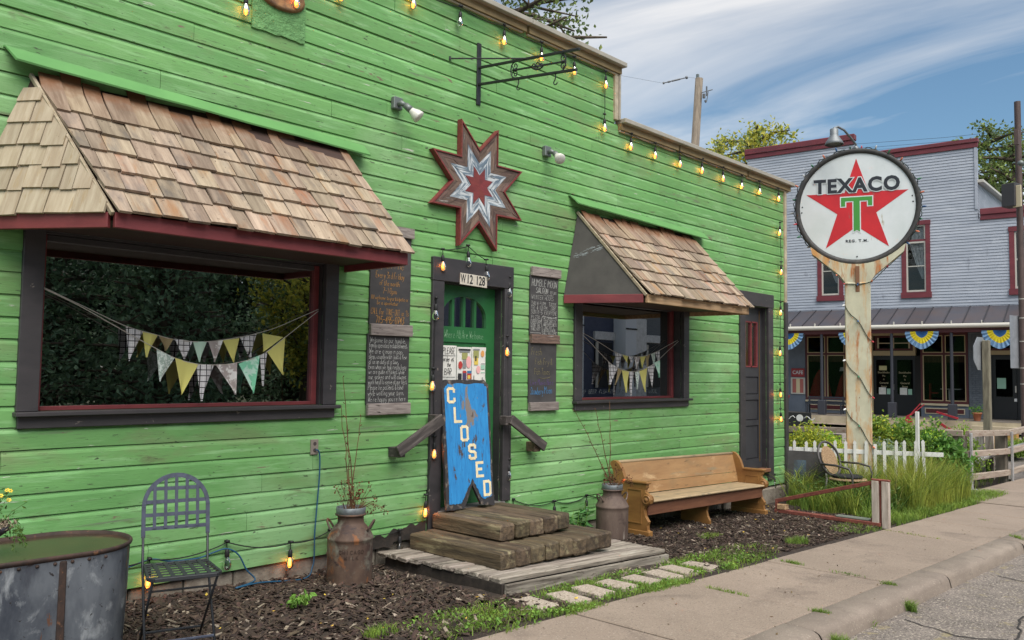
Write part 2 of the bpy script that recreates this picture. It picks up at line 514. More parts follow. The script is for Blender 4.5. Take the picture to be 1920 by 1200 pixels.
# stroke lettering for chalk
GL = {'a': '35 15 04 03 12 32,35 32', 'b': '08 02 22 33 34 25 05', 'c': '34 25 15 04 03 12 22 33', 'd': '38 32 12 03 04 15 35', 'e': '04 34 25 15 04 03 12 32', 'f': '37 28 17 12,05 25',
      'g': '35 15 04 03 12 32,35 31 20 00', 'h': '08 02,04 15 25 34 32', 'i': '15 12,17 16', 'j': '25 21 10 00,27 26', 'k': '08 02,35 03 32', 'l': '18 12 22', 'm': '05 02,04 15 24 22,24 35 44 42',
      'n': '05 02,04 15 25 34 32', 'o': '15 04 03 12 22 33 34 25 15', 'p': '05 00,05 25 34 33 22 02', 'q': '35 30,35 15 04 03 12 32', 'r': '05 02,04 15 25', 's': '35 15 04 33 22 02',
      't': '17 12 22 33,05 25', 'u': '05 03 12 22 33,35 32', 'v': '05 12 25', 'w': '05 12 24 32 45', 'x': '05 32,02 35', 'y': '05 13 23,35 21 00', 'z': '05 35 02 32',
      'A': '02 18 28 42,14 34', 'B': '02 08 28 37 36 25 05,25 34 33 22 02', 'C': '37 28 18 07 03 12 22 33', 'D': '02 08 18 36 34 12 02', 'E': '38 08 02 32,05 25', 'F': '38 08 02,05 25',
      'G': '37 28 18 07 03 12 22 33 35 25', 'H': '08 02,38 32,05 35', 'I': '18 12', 'J': '28 23 12 03', 'K': '08 02,38 05 32', 'L': '08 02 32', 'M': '02 08 25 48 42', 'N': '02 08 32 38',
      'O': '18 07 03 12 22 33 37 28 18', 'P': '02 08 28 37 36 25 05', 'R': '02 08 28 37 36 25 05,15 32', 'S': '37 28 18 07 06 34 33 22 12 03', 'T': '08 48,28 22', 'U': '08 03 12 22 33 38',
      'V': '08 22 48', 'W': '08 12 26 32 48', 'X': '02 48,08 42', 'Y': '08 25 48,25 22', 'Z': '08 38 02 32', '0': '18 07 03 12 22 33 37 28 18', '1': '07 18 12', '2': '07 18 28 37 36 02 32',
      '3': '08 38 15 25 34 33 22 02', '4': '22 28 04 34', '5': '38 08 05 25 34 33 22 02', '7': '08 38 12', '8': '18 07 06 25 34 33 22 12 03 04 15 25 36 37 28 18', '9': '35 15 06 07 18 28 37 32',
      '-': '05 25', "'": '18 17', '.': '12 13', ',': '13 01', '&': '32 07 18 27 04 03 12 22 34', '?': '07 18 28 37 36 25 24,22 23', '/': '01 38', '(': '18 06 04 12', '~': '04 15 23 34 45'}
def chalk(text, x, z, h, y, m, parent, width=None, jit=0.06, lw=0.0035, name='chalk_writing', M=None):
    """handwriting in thin flat strokes on the plane local y; x,z = left end of baseline, h = capital height, width = fit to"""
    b = MB(M)
    sc = h / 6.0
    adv, xs = 0.0, []
    for ch in text:
        xs.append(adv)
        adv += (2.6 if ch == ' ' else (2.2 if ch in "il.'," else (5.4 if ch in 'mwMWTVXY' else 4.3)))
    sx = sc if width is None else width / max(adv, 1)
    for ch, ax in zip(text, xs):
        g = GL.get(ch)
        if not g:
            continue
        dz = random.uniform(-0.5, 0.5) * jit * 4
        for st in g.split(','):
            pts = [(x + (ax + int(p[0]) + random.uniform(-1, 1) * jit * 2 + 0.12 * (int(p[1]) - 2)) * sx, z + (int(p[1]) - 2 + dz + random.uniform(-1, 1) * jit * 2) * sc) for p in st.split()]
            for (xa, za), (xb, zb) in zip(pts, pts[1:]):
                dx, dzz = xb - xa, zb - za
                l_ = math.hypot(dx, dzz) or 1
                wq = lw * random.uniform(0.75, 1.2) / 2
                nx, nz = -dzz / l_ * wq, dx / l_ * wq
                ex, ez = dx / l_ * wq * 0.6, dzz / l_ * wq * 0.6
                b.add([(xa + nx - ex, y, za + nz - ez), (xa - nx - ex, y, za - nz - ez), (xb - nx + ex, y, zb - nz + ez), (xb + nx + ex, y, zb + nz + ez)], [(0, 1, 2, 3)])
    return b
def font_mesh(text, size, depth, off=0.0, sx=1.0, space=1.0):
    """block lettering from Blender's built-in typeface, centred, lying in local x,z and facing -y"""
    cu = bpy.data.curves.new('lettering', 'FONT')
    cu.body = text
    cu.size = size
    cu.extrude = depth
    cu.offset = off
    cu.align_x = 'CENTER'
    cu.align_y = 'CENTER'
    cu.space_character = space
    cu.resolution_u = 3
    o = bpy.data.objects.new('lettering', cu)
    me = bpy.data.meshes.new_from_object(o)
    me.transform(Matrix.Rotation(PI / 2, 4, 'X') @ Matrix.Diagonal((sx, 1, 1, 1)))
    bpy.data.objects.remove(o)
    me.materials.clear()
    return me
def letter(name, text, size, m, parent, mw, depth=0.002, off=0.0, sx=1.0, space=1.0):
    me = font_mesh(text, size, depth, off, sx, space)
    me.materials.append(m)
    return put(name, me, parent, mw=mw)
def np_mesh(name, verts, faces_n, m, smooth=False):
    """verts (N,3), all faces n-gons laid out consecutively"""
    me = bpy.data.meshes.new(name)
    nv = len(verts)
    me.vertices.add(nv)
    me.vertices.foreach_set('co', np.asarray(verts, dtype=np.float32).ravel())
    nf = nv // faces_n
    me.loops.add(nv)
    me.loops.foreach_set('vertex_index', np.arange(nv, dtype=np.int32))
    me.polygons.add(nf)
    me.polygons.foreach_set('loop_start', np.arange(0, nv, faces_n, dtype=np.int32))
    me.polygons.foreach_set('loop_total', np.full(nf, faces_n, dtype=np.int32))
    me.materials.append(m)
    me.update(calc_edges=True)
    if smooth:
        me.polygons.foreach_set('use_smooth', np.ones(nf, dtype=bool))
    return me
def leaves(cent, size, aspect=0.55, up=0.3, dirs=None):
    """a folded leaf card (2 quads -> 8 verts) at every centre"""
    n = len(cent)
    d = RNG.normal(size=(n, 3)) if dirs is None else dirs + RNG.normal(size=(n, 3)) * 0.35
    d[:, 2] += up * 0
    d /= np.linalg.norm(d, axis=1)[:, None]
    r = RNG.normal(size=(n, 3))
    r[:, 2] += up * 3
    s = np.cross(d, r)
    s /= np.linalg.norm(s, axis=1)[:, None] + 1e-9
    nn = np.cross(d, s)
    sz = (np.asarray(size) * RNG.uniform(0.6, 1.3, n))[:, None]
    a = cent - d * sz * 0.5
    tip = cent + d * sz * 0.5
    mid = cent - nn * sz * 0.08
    l_ = cent + s * sz * aspect * 0.5 + nn * sz * 0.08
    rr = cent - s * sz * aspect * 0.5 + nn * sz * 0.08
    return np.stack([a, l_, tip, mid, a, mid, tip, rr], 1).reshape(-1, 3)
def blades(base, h, wd, lean, curl=0.5):
    """grass blades: two quads (lower, upper) each"""
    n = len(base)
    an = RNG.uniform(0, 2 * PI, n)
    dx = np.stack([np.cos(an), np.sin(an), np.zeros(n)], 1)
    an2 = RNG.uniform(0, 2 * PI, n)
    ld = np.stack([np.cos(an2), np.sin(an2), np.zeros(n)], 1) * (lean * RNG.uniform(0.3, 1, n))[:, None]
    hh = (h * RNG.uniform(0.5, 1.15, n))[:, None] if np.ndim(h) == 0 else (h * RNG.uniform(0.6, 1.15, n))[:, None]
    ww = dx * (wd * RNG.uniform(0.6, 1.2, n))[:, None] * 0.5
    m1 = base + np.array([0, 0, 1]) * hh * 0.55 + ld * hh * 0.35
    tp = base + np.array([0, 0, 1]) * hh * (1 - 0.3 * curl) + ld * hh
    return np.stack([base - ww, base + ww, m1 + ww * 0.8, m1 - ww * 0.8, m1 - ww * 0.8, m1 + ww * 0.8, tp + ww * 0.1, tp - ww * 0.1], 1).reshape(-1, 3)
GV = np.vectorize(G)

# ------------------------------------------------------------------ ground, pavement, road
MULCHBASE = mat('dark_soil', L((62, 50, 42)), 0.95, L((40, 32, 28)), (9, 9, 9), bump=1.0, bscale=(40, 40, 40), bdist=0.02, spots=[(L((92, 78, 64)), (30, 30, 30), 0.6, 0.7)])
GRASSBASE = mat('grassy_soil', L((74, 82, 44)), 0.95, L((58, 54, 38)), (3, 3, 3), bump=0.6, bscale=(30, 30, 30), bdist=0.02)
CONC = mat('pavement_concrete', L((146, 130, 116)), 0.9, L((131, 116, 103)), (1.2, 1.2, 1.2), (0.3, 0.7), rand=0.035, bump=0.5, bscale=(90, 90, 90), bdist=0.004,
           spots=[(L((108, 95, 85)), (1.3, 1.3, 1.3), 0.55, 0.78), (L((106, 94, 84)), (62, 62, 62), 0.56, 0.72), (L((168, 156, 142)), (80, 80, 80), 0.60, 0.72), (L((90, 79, 70)), (7, 7, 7), 0.74, 0.78)])
CURB = mat('curb_concrete', L((142, 129, 117)), 0.9, L((116, 104, 94)), (2, 2, 6), (0.3, 0.7), rand=0.06, bump=0.5, bscale=(110, 110, 110), bdist=0.004,
           spots=[(L((106, 96, 87)), (4, 4, 9), 0.60, 0.80), (L((120, 108, 98)), (60, 60, 60), 0.58, 0.72), (L((164, 152, 138)), (70, 70, 70), 0.62, 0.72)])
ASPH = mat('old_asphalt', L((138, 130, 123)), 0.9, L((119, 111, 105)), (1.4, 1.4, 1.4), (0.3, 0.7), bump=0.8, bscale=(120, 120, 120), bdist=0.006,
           spots=[(L((176, 166, 156)), (70, 70, 70), 0.58, 0.68), (L((84, 78, 74)), (75, 75, 75), 0.58, 0.70), (L((132, 122, 112)), (0.7, 0.7, 0.7), 0.55, 0.75)])
ASPHROUGH = mat('coarse_asphalt', L((134, 124, 116)), 0.95, L((108, 100, 94)), (3, 3, 3), bump=1.0, bscale=(90, 90, 90), bdist=0.012,
           spots=[(L((182, 170, 156)), (50, 50, 50), 0.56, 0.64), (L((66, 60, 56)), (55, 55, 55), 0.56, 0.66), (L((146, 134, 104)), (6, 6, 6), 0.62, 0.74)])
CRACK = mat('tar_crack', L((48, 44, 42)), 0.9)
def sheet(name, xs, ys, zoff, m, disp=0.0, sc_=1.0, parent=None, kind='structure'):
    xs, ys = np.asarray(xs), np.asarray(ys)
    b = MB()
    for y in ys:
        for x in xs:
            z = G(x) + zoff
            if disp:
                z += disp * noise.noise(V((x * sc_, y * sc_, 3.1)))
            b.v.append((x, y, z))
    nx = len(xs)
    for j in range(len(ys) - 1):
        for i in range(nx - 1):
            b.f.append((j * nx + i, j * nx + i + 1, (j + 1) * nx + i + 1, (j + 1) * nx + i))
    return b.build(name, m, parent, True, kind)
SW0, SW1 = -2.10, -3.22           # pavement edges (y)
sheet('ground', [-60, -30, -8, 2, 10, 20, 27, 60, 200, 600], [-300, -60, -20, -3.4, 0.5, 20, 60, 600], -0.18, GRASSBASE)
sheet('yard', np.arange(-3, 20.05, 0.12), np.arange(-2.13, 0.3, 0.12), -0.016, MULCHBASE, 0.022, 3.0)
sheet('lawn', np.arange(12.6, 20.1, 0.5), np.arange(0.25, 14, 0.5), -0.03, GRASSBASE, 0.05, 1.0)
sheet('road', [-40, -8, 2, 6, 10, 14, 20, 22, 27, 60], [-14, -9, -6, -3.45], -0.135, ASPH)
sheet('street', [20.6, 22, 24, 27, 28.6], [-3.45, 0, 4, 10, 40], -0.075, ASPH)
sheet('far_pavement', [28.6, 29.5, 36], [-14, 0, 10, 40], 0.02, CONC)
# rough strip of old surface along the curb
b = MB()
rs = []
for i in range(90):
    x = 2.0 + i * 0.16
    e = -4.35 - 0.28 * noise.noise(V((x * 0.8, 0, 7))) - 0.10 * noise.noise(V((x * 4.2, 0, 2))) + (0.25 if x > 8 else 0)
    rs.append((x, e))
for x, e in rs:
    b.v += [(x, -3.45, G(x) - 0.122), (x, e + 0.02, G(x) - 0.124), (x, e, G(x) - 0.136)]
for i in range(len(rs) - 1):
    for k in (0, 1):
        b.f.append((3 * i + k, 3 * i + k + 1, 3 * i + 3 + k + 1, 3 * i + 3 + k))
b.build('old_road_surface', ASPHROUGH, None, False, 'structure')
# cracks across the road: shallow black ribbons
b = MB()
for pts in ([(6.9, -3.6), (6.7, -4.0), (7.0, -4.5), (6.6, -5.0), (6.9, -6.2)], [(5.6, -4.45), (6.6, -4.42), (7.6, -4.2), (8.6, -4.3), (10.5, -4.15), (13, -4.3)], [(9.4, -3.6), (9.2, -4.1), (9.6, -4.9), (9.3, -6)],
            [(7.6, -4.2), (8.0, -5.0), (9.0, -5.6), (11, -6.4)]):
    q = []
    for (xa, ya), (xb, yb) in zip(pts, pts[1:]):
        k = max(3, int(math.hypot(xb - xa, yb - ya) / 0.08))
        for i in range(k):
            t = i / k
            x, y = xa + (xb - xa) * t, ya + (yb - ya) * t
            q.append((x + 0.05 * noise.noise(V((x * 6, y * 6, 1))), y + 0.05 * noise.noise(V((x * 6, y * 6, 9)))))
    for (xa, ya), (xb, yb) in zip(q, q[1:]):
        wv = 0.006 + 0.007 * abs(noise.noise(V((xa * 5, ya * 5, 4))))
        dx, dy = xb - xa, yb - ya
        l_ = math.hypot(dx, dy) or 1
        nx, ny = -dy / l_ * wv, dx / l_ * wv
        b.add([(xa + nx, ya + ny, G(xa) - 0.1175), (xa - nx, ya - ny, G(xa) - 0.1175), (xb - nx, yb - ny, G(xb) - 0.1175), (xb + nx, yb + ny, G(xb) - 0.1175)], [(0, 1, 2, 3)])
b.build('road_cracks', CRACK, None, False, 'structure')
# pavement slabs and curb stones
pave = thing('pavement', None, None, (0, -2.7, 0), kind='structure')
xj = [-6, -4.2, -2.7, -1.2, 0.3, 1.75, 3.22, 4.68, 6.13, 7.595, 9.07, 10.53, 12.0, 13.45, 14.9]
for i in range(len(xj) - 1):
    x0, x1 = xj[i] + 0.009, xj[i + 1] - 0.009
    b = MB()
    n = 10
    ys = [SW0 + (0.012 if j == 0 else 0) for j in (0,)]
    prof = [(SW0, -0.10), (SW0, -0.012), (SW0 - 0.012, 0.0), (SW1 + 0.008, 0.0), (SW1, -0.01), (SW1, -0.10)]
    tz = random.uniform(-0.006, 0.006)
    for x, dz in ((x0, -0.008), (x0 + 0.01, 0), (x1 - 0.01, 0), (x1, -0.008)):
        for y, z in prof:
            b.v.append((x, y + 0.012 * noise.noise(V((x, y, 1))) * (1 if y > -2.2 else 0), G(x) + z + dz + tz))
    m_ = len(prof)
    for a in range(3):
        for k in range(m_ - 1):
            b.f.append((a * m_ + k, a * m_ + k + 1, (a + 1) * m_ + k + 1, (a + 1) * m_ + k))
    b.f += [tuple(range(m_)), tuple(range(3 * m_, 4 * m_))[::-1]]
    b.build('slab', CONC, pave)
b = MB()
b.box(14.915, 20.6, SW1 - 0.3, -1.55, -0.66, -0.42)
b.v = [(x, y, (G(x) + 0.012) if z > -0.5 else z) for x, y, z in b.v]
b.build('slab', CONC, pave)
curb = thing('curb', None, None, (0, -3.4, 0), kind='structure')
xc = [-6, -3, 0, 2.9, 5.62, 8.4, 11.15, 13.9, 16.6, 19.4]
for i in range(len(xc) - 1):
    prof = [(SW1 - 0.008, -0.2), (SW1 - 0.008, -0.004), (SW1 - 0.012, 0.0), (SW1 - 0.20, -0.003), (SW1 - 0.225, -0.008), (SW1 - 0.25, -0.022), (SW1 - 0.265, -0.045), (SW1 - 0.285, -0.14), (SW1 - 0.29, -0.2)]
    b = MB()
    x0, x1 = xc[i] + 0.008, xc[i + 1] - 0.008
    xs = [x0, x0 + 0.015] + list(np.linspace(x0 + 0.2, x1 - 0.2, 10)) + [x1 - 0.015, x1]
    for q, x in enumerate(xs):
        e = -0.01 if q in (0, len(xs) - 1) else 0
        for y, z in prof:
            b.v.append((x, y + 0.004 * noise.noise(V((x * 3, z * 9, i))) + 0.008 * noise.noise(V((x * .5, 1, i))), G(x) + z + e * (1 if z > -0.19 else 0) + 0.002 * noise.noise(V((x * 3, y * 8, 5)))))
    m_ = len(prof)
    for a in range(len(xs) - 1):
        for k in range(m_ - 1):
            b.f.append((a * m_ + k, a * m_ + k + 1, (a + 1) * m_ + k + 1, (a + 1) * m_ + k))
    b.f += [tuple(range(m_)), tuple(range((len(xs) - 1) * m_, len(xs) * m_))[::-1]]
    b.build('curb_stone', CURB, curb, True)
# ------------------------------------------------------------------ the green wooden building
bld = thing('wooden_building', 'bright green clapboard saloon building with stepped parapet and two shingled awnings', 'building', (5, 0.2, 0))
XL, XSTEP, XR, ZT1, ZT2 = -3.2, 8.0, 12.5, 5.20, 4.52
OPEN = [(1.854, 3.987, 1.30, 2.47), (7.386, 9.492, 1.275, 2.47), (5.30, 6.12, 0.28, 2.435), (11.15, 11.865, 0.19, 2.60)]
def course(zb, x0, x1):
    prof = [(0.016, 0.0), (0.0, 0.002), (-0.0005, 0.05), (0.0, 0.106), (0.004, 0.118), (0.010, 0.128), (0.012, 0.1395), (0.02, 0.1395)]
    b = MB()
    n = len(prof)
    dy, dz = random.uniform(-0.0025, 0.0025), random.uniform(-0.0025, 0.0025)
    xs = [x0 + 0.0018, x1 - 0.0018]
    k = max(1, int((x1 - x0) / 0.6))
    xs = [xs[0] + (xs[1] - xs[0]) * i / k for i in range(k + 1)]
    for x in xs:
        wv = 0.0045 * noise.noise(V((x * 1.3, zb * 7, 2)))
        for y, z in prof:
            b.v.append((x - (x0 + x1) / 2, y + dy + 0.4 * wv, z + dz + (wv if z < 0.03 else 0)))
    for i in range(len(xs) - 1):
        for j in range(n - 1):
            b.f.append((i * n + j, (i + 1) * n + j, (i + 1) * n + j + 1, i * n + j + 1))
    b.f += [tuple(range(n)), tuple(range((len(xs) - 1) * n, len(xs) * n))[::-1]]
    b.build('clapboard', GREEN, bld, mw=Matrix.Translation(V(((x0 + x1) / 2, 0, zb))))
for k in range(-1, 38):
    zb = 0.078 + 0.14 * k
    if zb > ZT1 - 0.03:
        break
    spans = [(XL if k > -1 else 6.6, XSTEP if zb + 0.07 > ZT2 else XR)]
    for (x0, x1, z0, z1) in OPEN:
        if z0 - 0.05 < zb + 0.07 < z1 + 0.02:
            ns = []
            for a, c in spans:
                if x1 <= a or x0 >= c:
                    ns.append((a, c))
                else:
                    if x0 > a:
                        ns.append((a, x0))
                    if x1 < c:
                        ns.append((x1, c))
            spans = ns
    for a, c in spans:
        x = a
        while x < c - 0.01:
            ln = random.uniform(2.2, 4.9)
            e = x + ln
            if c - e < 0.7:
                e = c
            course(zb, x, min(e, c))
            x = e
# sheathing behind the boards, body, roof
def wall_grid(b, x0, x1, z0, z1, y0, y1, holes):
    holes = [h for h in holes if h[0] >= x0 and h[1] <= x1 and h[2] >= z0 - 1e-6 and h[3] <= z1 + 1e-6]
    xs = sorted({x0, x1, *[h[0] for h in holes], *[h[1] for h in holes]})
    zs = sorted({z0, z1, *[h[2] for h in holes], *[h[3] for h in holes]})
    for i in range(len(xs) - 1):
        for j in range(len(zs) - 1):
            cx_, cz_ = (xs[i] + xs[i + 1]) / 2, (zs[j] + zs[j + 1]) / 2
            if any(h[0] < cx_ < h[1] and h[2] < cz_ < h[3] for h in holes):
                continue
            b.box(xs[i], xs[i + 1], y0, y1, zs[j], zs[j + 1])
b = MB()
wall_grid(b, XL, XR - 0.02, 0.08, ZT2 - 0.02, 0.021, 0.19, OPEN)
b.box(XL, XSTEP - 0.03, 0.021, 0.19, ZT2 - 0.019, ZT1 - 0.03)
b.build('wall', mat('wall_sheathing', L((60, 70, 50)), 0.9), bld)
b = MB()
b.box(XR - 0.2, XR - 0.021, 0.191, 12, -0.4, 4.3).box(XL, XL + 0.2, 0.191, 12, -0.4, 4.9).box(XL, XR - 0.021, 12.001, 12.2, -0.4, 4.3)
b.build('wall', GREENFLASH, bld)
MB().box(XL, XR - 0.021, 0.2, 12.2, 4.31, 4.4).build('roof', mat('roof_felt', (0.08, 0.08, 0.08), 0.9), bld)
# dark rooms behind the openings
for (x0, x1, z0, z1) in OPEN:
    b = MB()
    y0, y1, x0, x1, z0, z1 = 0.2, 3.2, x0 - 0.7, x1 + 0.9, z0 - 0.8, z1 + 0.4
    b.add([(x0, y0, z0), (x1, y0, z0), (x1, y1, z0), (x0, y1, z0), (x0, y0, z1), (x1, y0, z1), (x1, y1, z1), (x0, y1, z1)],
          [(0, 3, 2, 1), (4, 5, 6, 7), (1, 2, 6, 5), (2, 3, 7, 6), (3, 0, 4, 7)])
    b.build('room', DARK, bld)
# parapet caps: metal cap, brown board under it, cream bead
def cap(x0, x1, zt):
    plank('parapet_cap', (x0, -0.035, zt + 0.045), (x1, -0.035, zt + 0.045), 0.16, 0.055, CAPGREY, bld, c=0.006)
    MB().box(x0, x1 - 0.03, -0.055, 0.0195, zt - 0.06, zt + 0.016).build('fascia_board', CAPBROWN, bld)
    MB().cbox(x0, x1 - 0.07, -0.036, -0.004, zt - 0.081, zt - 0.062, 0.004).build('bead_trim', TRIMCREAM, bld)
for a, c in ((XL, 0.6), (0.61, 3.7), (3.71, 6.4), (6.41, XSTEP + 0.09)):
    cap(a, c, ZT1 + 0.015)
for a, c in ((XSTEP + 0.06, 9.35), (9.36, 11.2), (11.21, XR + 0.12)):
    cap(a, c, ZT2 + 0.025)
MB().cbox(XSTEP - 0.035, XSTEP + 0.028, -0.03, 0.1, ZT2 + 0.075, ZT1 - 0.048, 0.004).build('corner_trim', TRIMCREAM, bld)
MB().cbox(XSTEP + 0.03, XSTEP + 0.055, -0.05, 0.1, ZT2 + 0.076, ZT1 - 0.047, 0.004).build('corner_trim', CAPGREY, bld)
MB().cbox(XR - 0.06, XR, -0.028, 0.12, 2.72, ZT2 - 0.04, 0.004).build('corner_trim', TRIMCREAM, bld)
MB().cbox(XR - 0.075, XR + 0.012, -0.036, 0.12, -0.12, 2.715, 0.005).build('corner_trim', BLACKTRIM, bld, label='black painted lower corner board')
# foundation blocks
x = -3.0
while x < XR:
    ln = random.uniform(0.34, 0.5)
    zb = 0.07 if x < 6.6 else -0.068
    z0 = G(x) - 0.25
    b = MB().cbox(x + 0.005, min(x + ln, XR) - 0.005, 0.03, 0.19, z0, zb - 0.004, 0.012)
    me = b.mesh('foundation_block', STONE)
    put('foundation_block', me, bld)
    x += ln
MB().cbox(10.55, 12.49, -0.03, 0.029, G(12) - 0.2, -0.09, 0.02).build('foundation_block', STONE, bld)

# rotted, torn lower edge of the wall left of the steps
poly = []
xs_ = np.linspace(4.52, 5.14, 26)
for x in xs_:
    poly.append((x, 0.085 - 0.05 * abs(noise.noise(V((x * 9, 2, 1)))) - 0.03 * (1 if x < 4.75 else 0)))
for x in xs_[::-1]:
    poly.append((x, 0.135 + 0.09 * (x - 4.52) / 0.62 + 0.075 * noise.noise(V((x * 11, 5, 1)))))
MB().prism(poly, -0.010, -0.001).build('rotted_edge', mat('rotted_felt', L((36, 33, 30)), 0.95, L((56, 48, 42)), (14, 14, 14), bump=0.8), bld, label='torn black rotted strip at the foot of the wall')

def window(x0, x1, z0, z1, tw, ydeep, ztop, sashl, curtains=None):
    wn = thing('window', None, None, (x0, 0, z0))
    wn.parent = bld
    wn.matrix_parent_inverse = PW[bld.name].inverted()
    MB().cbox(x0 - tw, x0, -0.03, 0.0195, z0 - 0.015, ztop, 0.004).build('frame', BLACKTRIM, wn)
    MB().cbox(x1, x1 + tw, -0.03, 0.0195, z0 - 0.015, ztop, 0.004).build('frame', BLACKTRIM, wn)
    MB().cbox(x0 + 0.001, x1 - 0.001, -0.03, 0.0195, z1, ztop - 0.001, 0.004).build('frame', BLACKTRIM, wn)
    MB().cbox(x0 - tw + 0.012, x1 + tw - 0.012, -0.028, 0.0195, z0 - 0.122, z0 - 0.0455, 0.004).build('apron', BLACKTRIM, wn)
    MB().cbox(x0 - tw - 0.012, x1 + tw + 0.02, -0.075, 0.2, z0 - 0.045, z0 - 0.016, 0.005).build('sill', BLACKTRIM, wn)
    # reveals
    b = MB().box(x0 - 0.001, x0 + 0.012, 0.02, ydeep + 0.05, z0 - 0.015, z1).box(x1 - 0.012, x1 + 0.001, 0.02, ydeep + 0.05, z0 - 0.015, z1).box(x0 + 0.013, x1 - 0.013, 0.02, ydeep + 0.05, z1 - 0.012, z1 + 0.001)
    b.build('jamb', BLACKTRIM, wn)
    a0, a1, c0, c1 = x0 + 0.013, x1 - 0.013, z0 - 0.0145, z1 - 0.013
    MB().cbox(a0, a0 + sashl, ydeep - 0.03, ydeep + 0.03, c0, c1, 0.003).build('sash', REDTRIM, wn)
    MB().cbox(a1 - 0.05, a1, ydeep - 0.03, ydeep + 0.03, c0, c1, 0.003).build('sash', REDTRIM, wn)
    MB().cbox(a0 + sashl + 0.001, a1 - 0.051, ydeep - 0.03, ydeep + 0.03, c0, c0 + 0.028, 0.003).build('sash', REDTRIM, wn)
    MB().cbox(a0 + sashl + 0.001, a1 - 0.051, ydeep - 0.03, ydeep + 0.03, c1 - 0.04, c1, 0.003).build('sash', BLACKTRIM, wn)
    MB().add([(a0 + 0.005, ydeep + 0.004, c0 + 0.004), (a1 - 0.005, ydeep + 0.004, c0 + 0.004), (a1 - 0.005, ydeep + 0.004, c1 - 0.004), (a0 + 0.005, ydeep + 0.004, c1 - 0.004)], [(0, 1, 2, 3)]).build('pane', GLASS, wn)
    return wn
window(1.854, 3.987, 1.315, 2.46, 0.127, 0.085, 2.55, 0.02)
sw = window(7.386, 9.492, 1.29, 2.45, 0.132, 0.15, 2.54, 0.02)
# line of faded lettering low on the small pane
bb = chalk('~~ OPEN DAILY ~ FISH FRY FRIDAY ~ ICE COLD BEER ~ EAT LOCAL', 7.46, 1.335, 0.05, 0.151, CHALKW, None, width=1.75, lw=0.003) if False else None

# front door ---------------------------------------------------------------
dr = thing('front_door', None, None, (5.3, 0.1, 0.3))
dr.parent = bld
dr.matrix_parent_inverse = PW[bld.name].inverted()
MB().cbox(5.155, 5.299, -0.032, 0.0195, 0.10, 2.43, 0.005).build('frame', BLACKTRIM, dr)
MB().cbox(6.121, 6.24, -0.032, 0.0195, 0.30, 2.43, 0.005).build('frame', BLACKTRIM, dr)
MB().cbox(5.15, 6.245, -0.036, 0.0195, 2.4305, 2.655, 0.006).build('frame', BLACKTRIM, dr)
MB().box(5.299, 5.308, 0.02, 0.19, 0.30, 2.43).box(6.112, 6.121, 0.02, 0.19, 0.30, 2.43).box(5.309, 6.111, 0.02, 0.19, 2.422, 2.431).build('jamb', BLACKTRIM, dr)
MB().cbox(5.26, 6.15, -0.05, 0.19, 0.245, 0.298, 0.006).build('threshold', mat('grey_threshold', L((110, 106, 104)), 0.6), dr)
X0, X1, Y0, Y1 = 5.31, 6.11, 0.105, 0.15
AX0, AX1, AZ, AH = 5.392, 5.988, 2.02, 0.30       # arched light
arc = [(AX0 + (AX1 - AX0) * (1 - math.cos(PI * i / 14)) / 2, AZ + 0.10 + (AH - 0.10) * math.sin(PI * i / 14)) for i in range(15)]
top = [(X0, AZ + 0.10)] + [(X0, 2.42), (X1, 2.42), (X1, AZ + 0.10)]
b = MB()
b.prism([(X0, 0.30), (AX0, 0.30), (AX0, AZ + 0.10), (X0, AZ + 0.10)], Y0, Y1)
b.prism([(AX1, 0.30), (X1, 0.30), (X1, AZ + 0.10), (AX1, AZ + 0.10)], Y0, Y1)
for i in range(14):
    (xa, za), (xb, zb) = arc[i], arc[i + 1]
    b.prism([(xa, za), (xb, zb), (xb, 2.42), (xa, 2.42)], Y0, Y1)
b.prism([(X0, AZ + 0.10), (AX0, AZ + 0.10), (AX0, 2.42), (X0, 2.42)], Y0, Y1)
b.prism([(AX1, AZ + 0.10), (X1, AZ + 0.10), (X1, 2.42), (AX1, 2.42)], Y0, Y1)
b.build('door_leaf', DOORGREEN, dr)
MB().prism([(AX0, 1.87), (AX1, 1.87), (AX1, AZ), (AX0, AZ)], Y0, Y1).build('rail', DOORGREEN, dr)
MB().prism([(AX0, 0.30), (AX1, 0.30), (AX1, 0.52), (AX0, 0.52)], Y0, Y1).build('rail', DOORGREEN, dr)
MB().prism([(AX0, 0.5201), (AX1, 0.5201), (AX1, 1.8699), (AX0, 1.8699)], Y0 + 0.014, Y1).build('door_panel', DOORGREEN, dr)
for i in (1, 2, 3):
    x = AX0 + (AX1 - AX0) * i / 4
    zt = AZ + 0.10 + (AH - 0.10) * math.sqrt(max(0, 1 - ((x - (AX0 + AX1) / 2) / ((AX1 - AX0) / 2)) ** 2))
    MB().prism([(x - 0.016, AZ), (x + 0.016, AZ), (x + 0.016, zt + 0.004), (x - 0.016, zt + 0.004)], Y0 + 0.004, Y1 - 0.004).build('mullion', DOORGREEN, dr)
MB().prism([(AX0, AZ)] + [(AX1, AZ)] + arc[::-1], Y0 + 0.028, Y0 + 0.032).build('pane', GLASS, dr)
chalk('Where All Are Welcome', 5.425, 1.91, 0.075, Y0 - 0.001, None, None, width=0.53, lw=0.0036).build('chalk_writing', mat('faint_green_white_chalk', L((150, 184, 152)), 0.9, L((84, 134, 92)), (70, 70, 70), (0.4, 0.6)), dr)

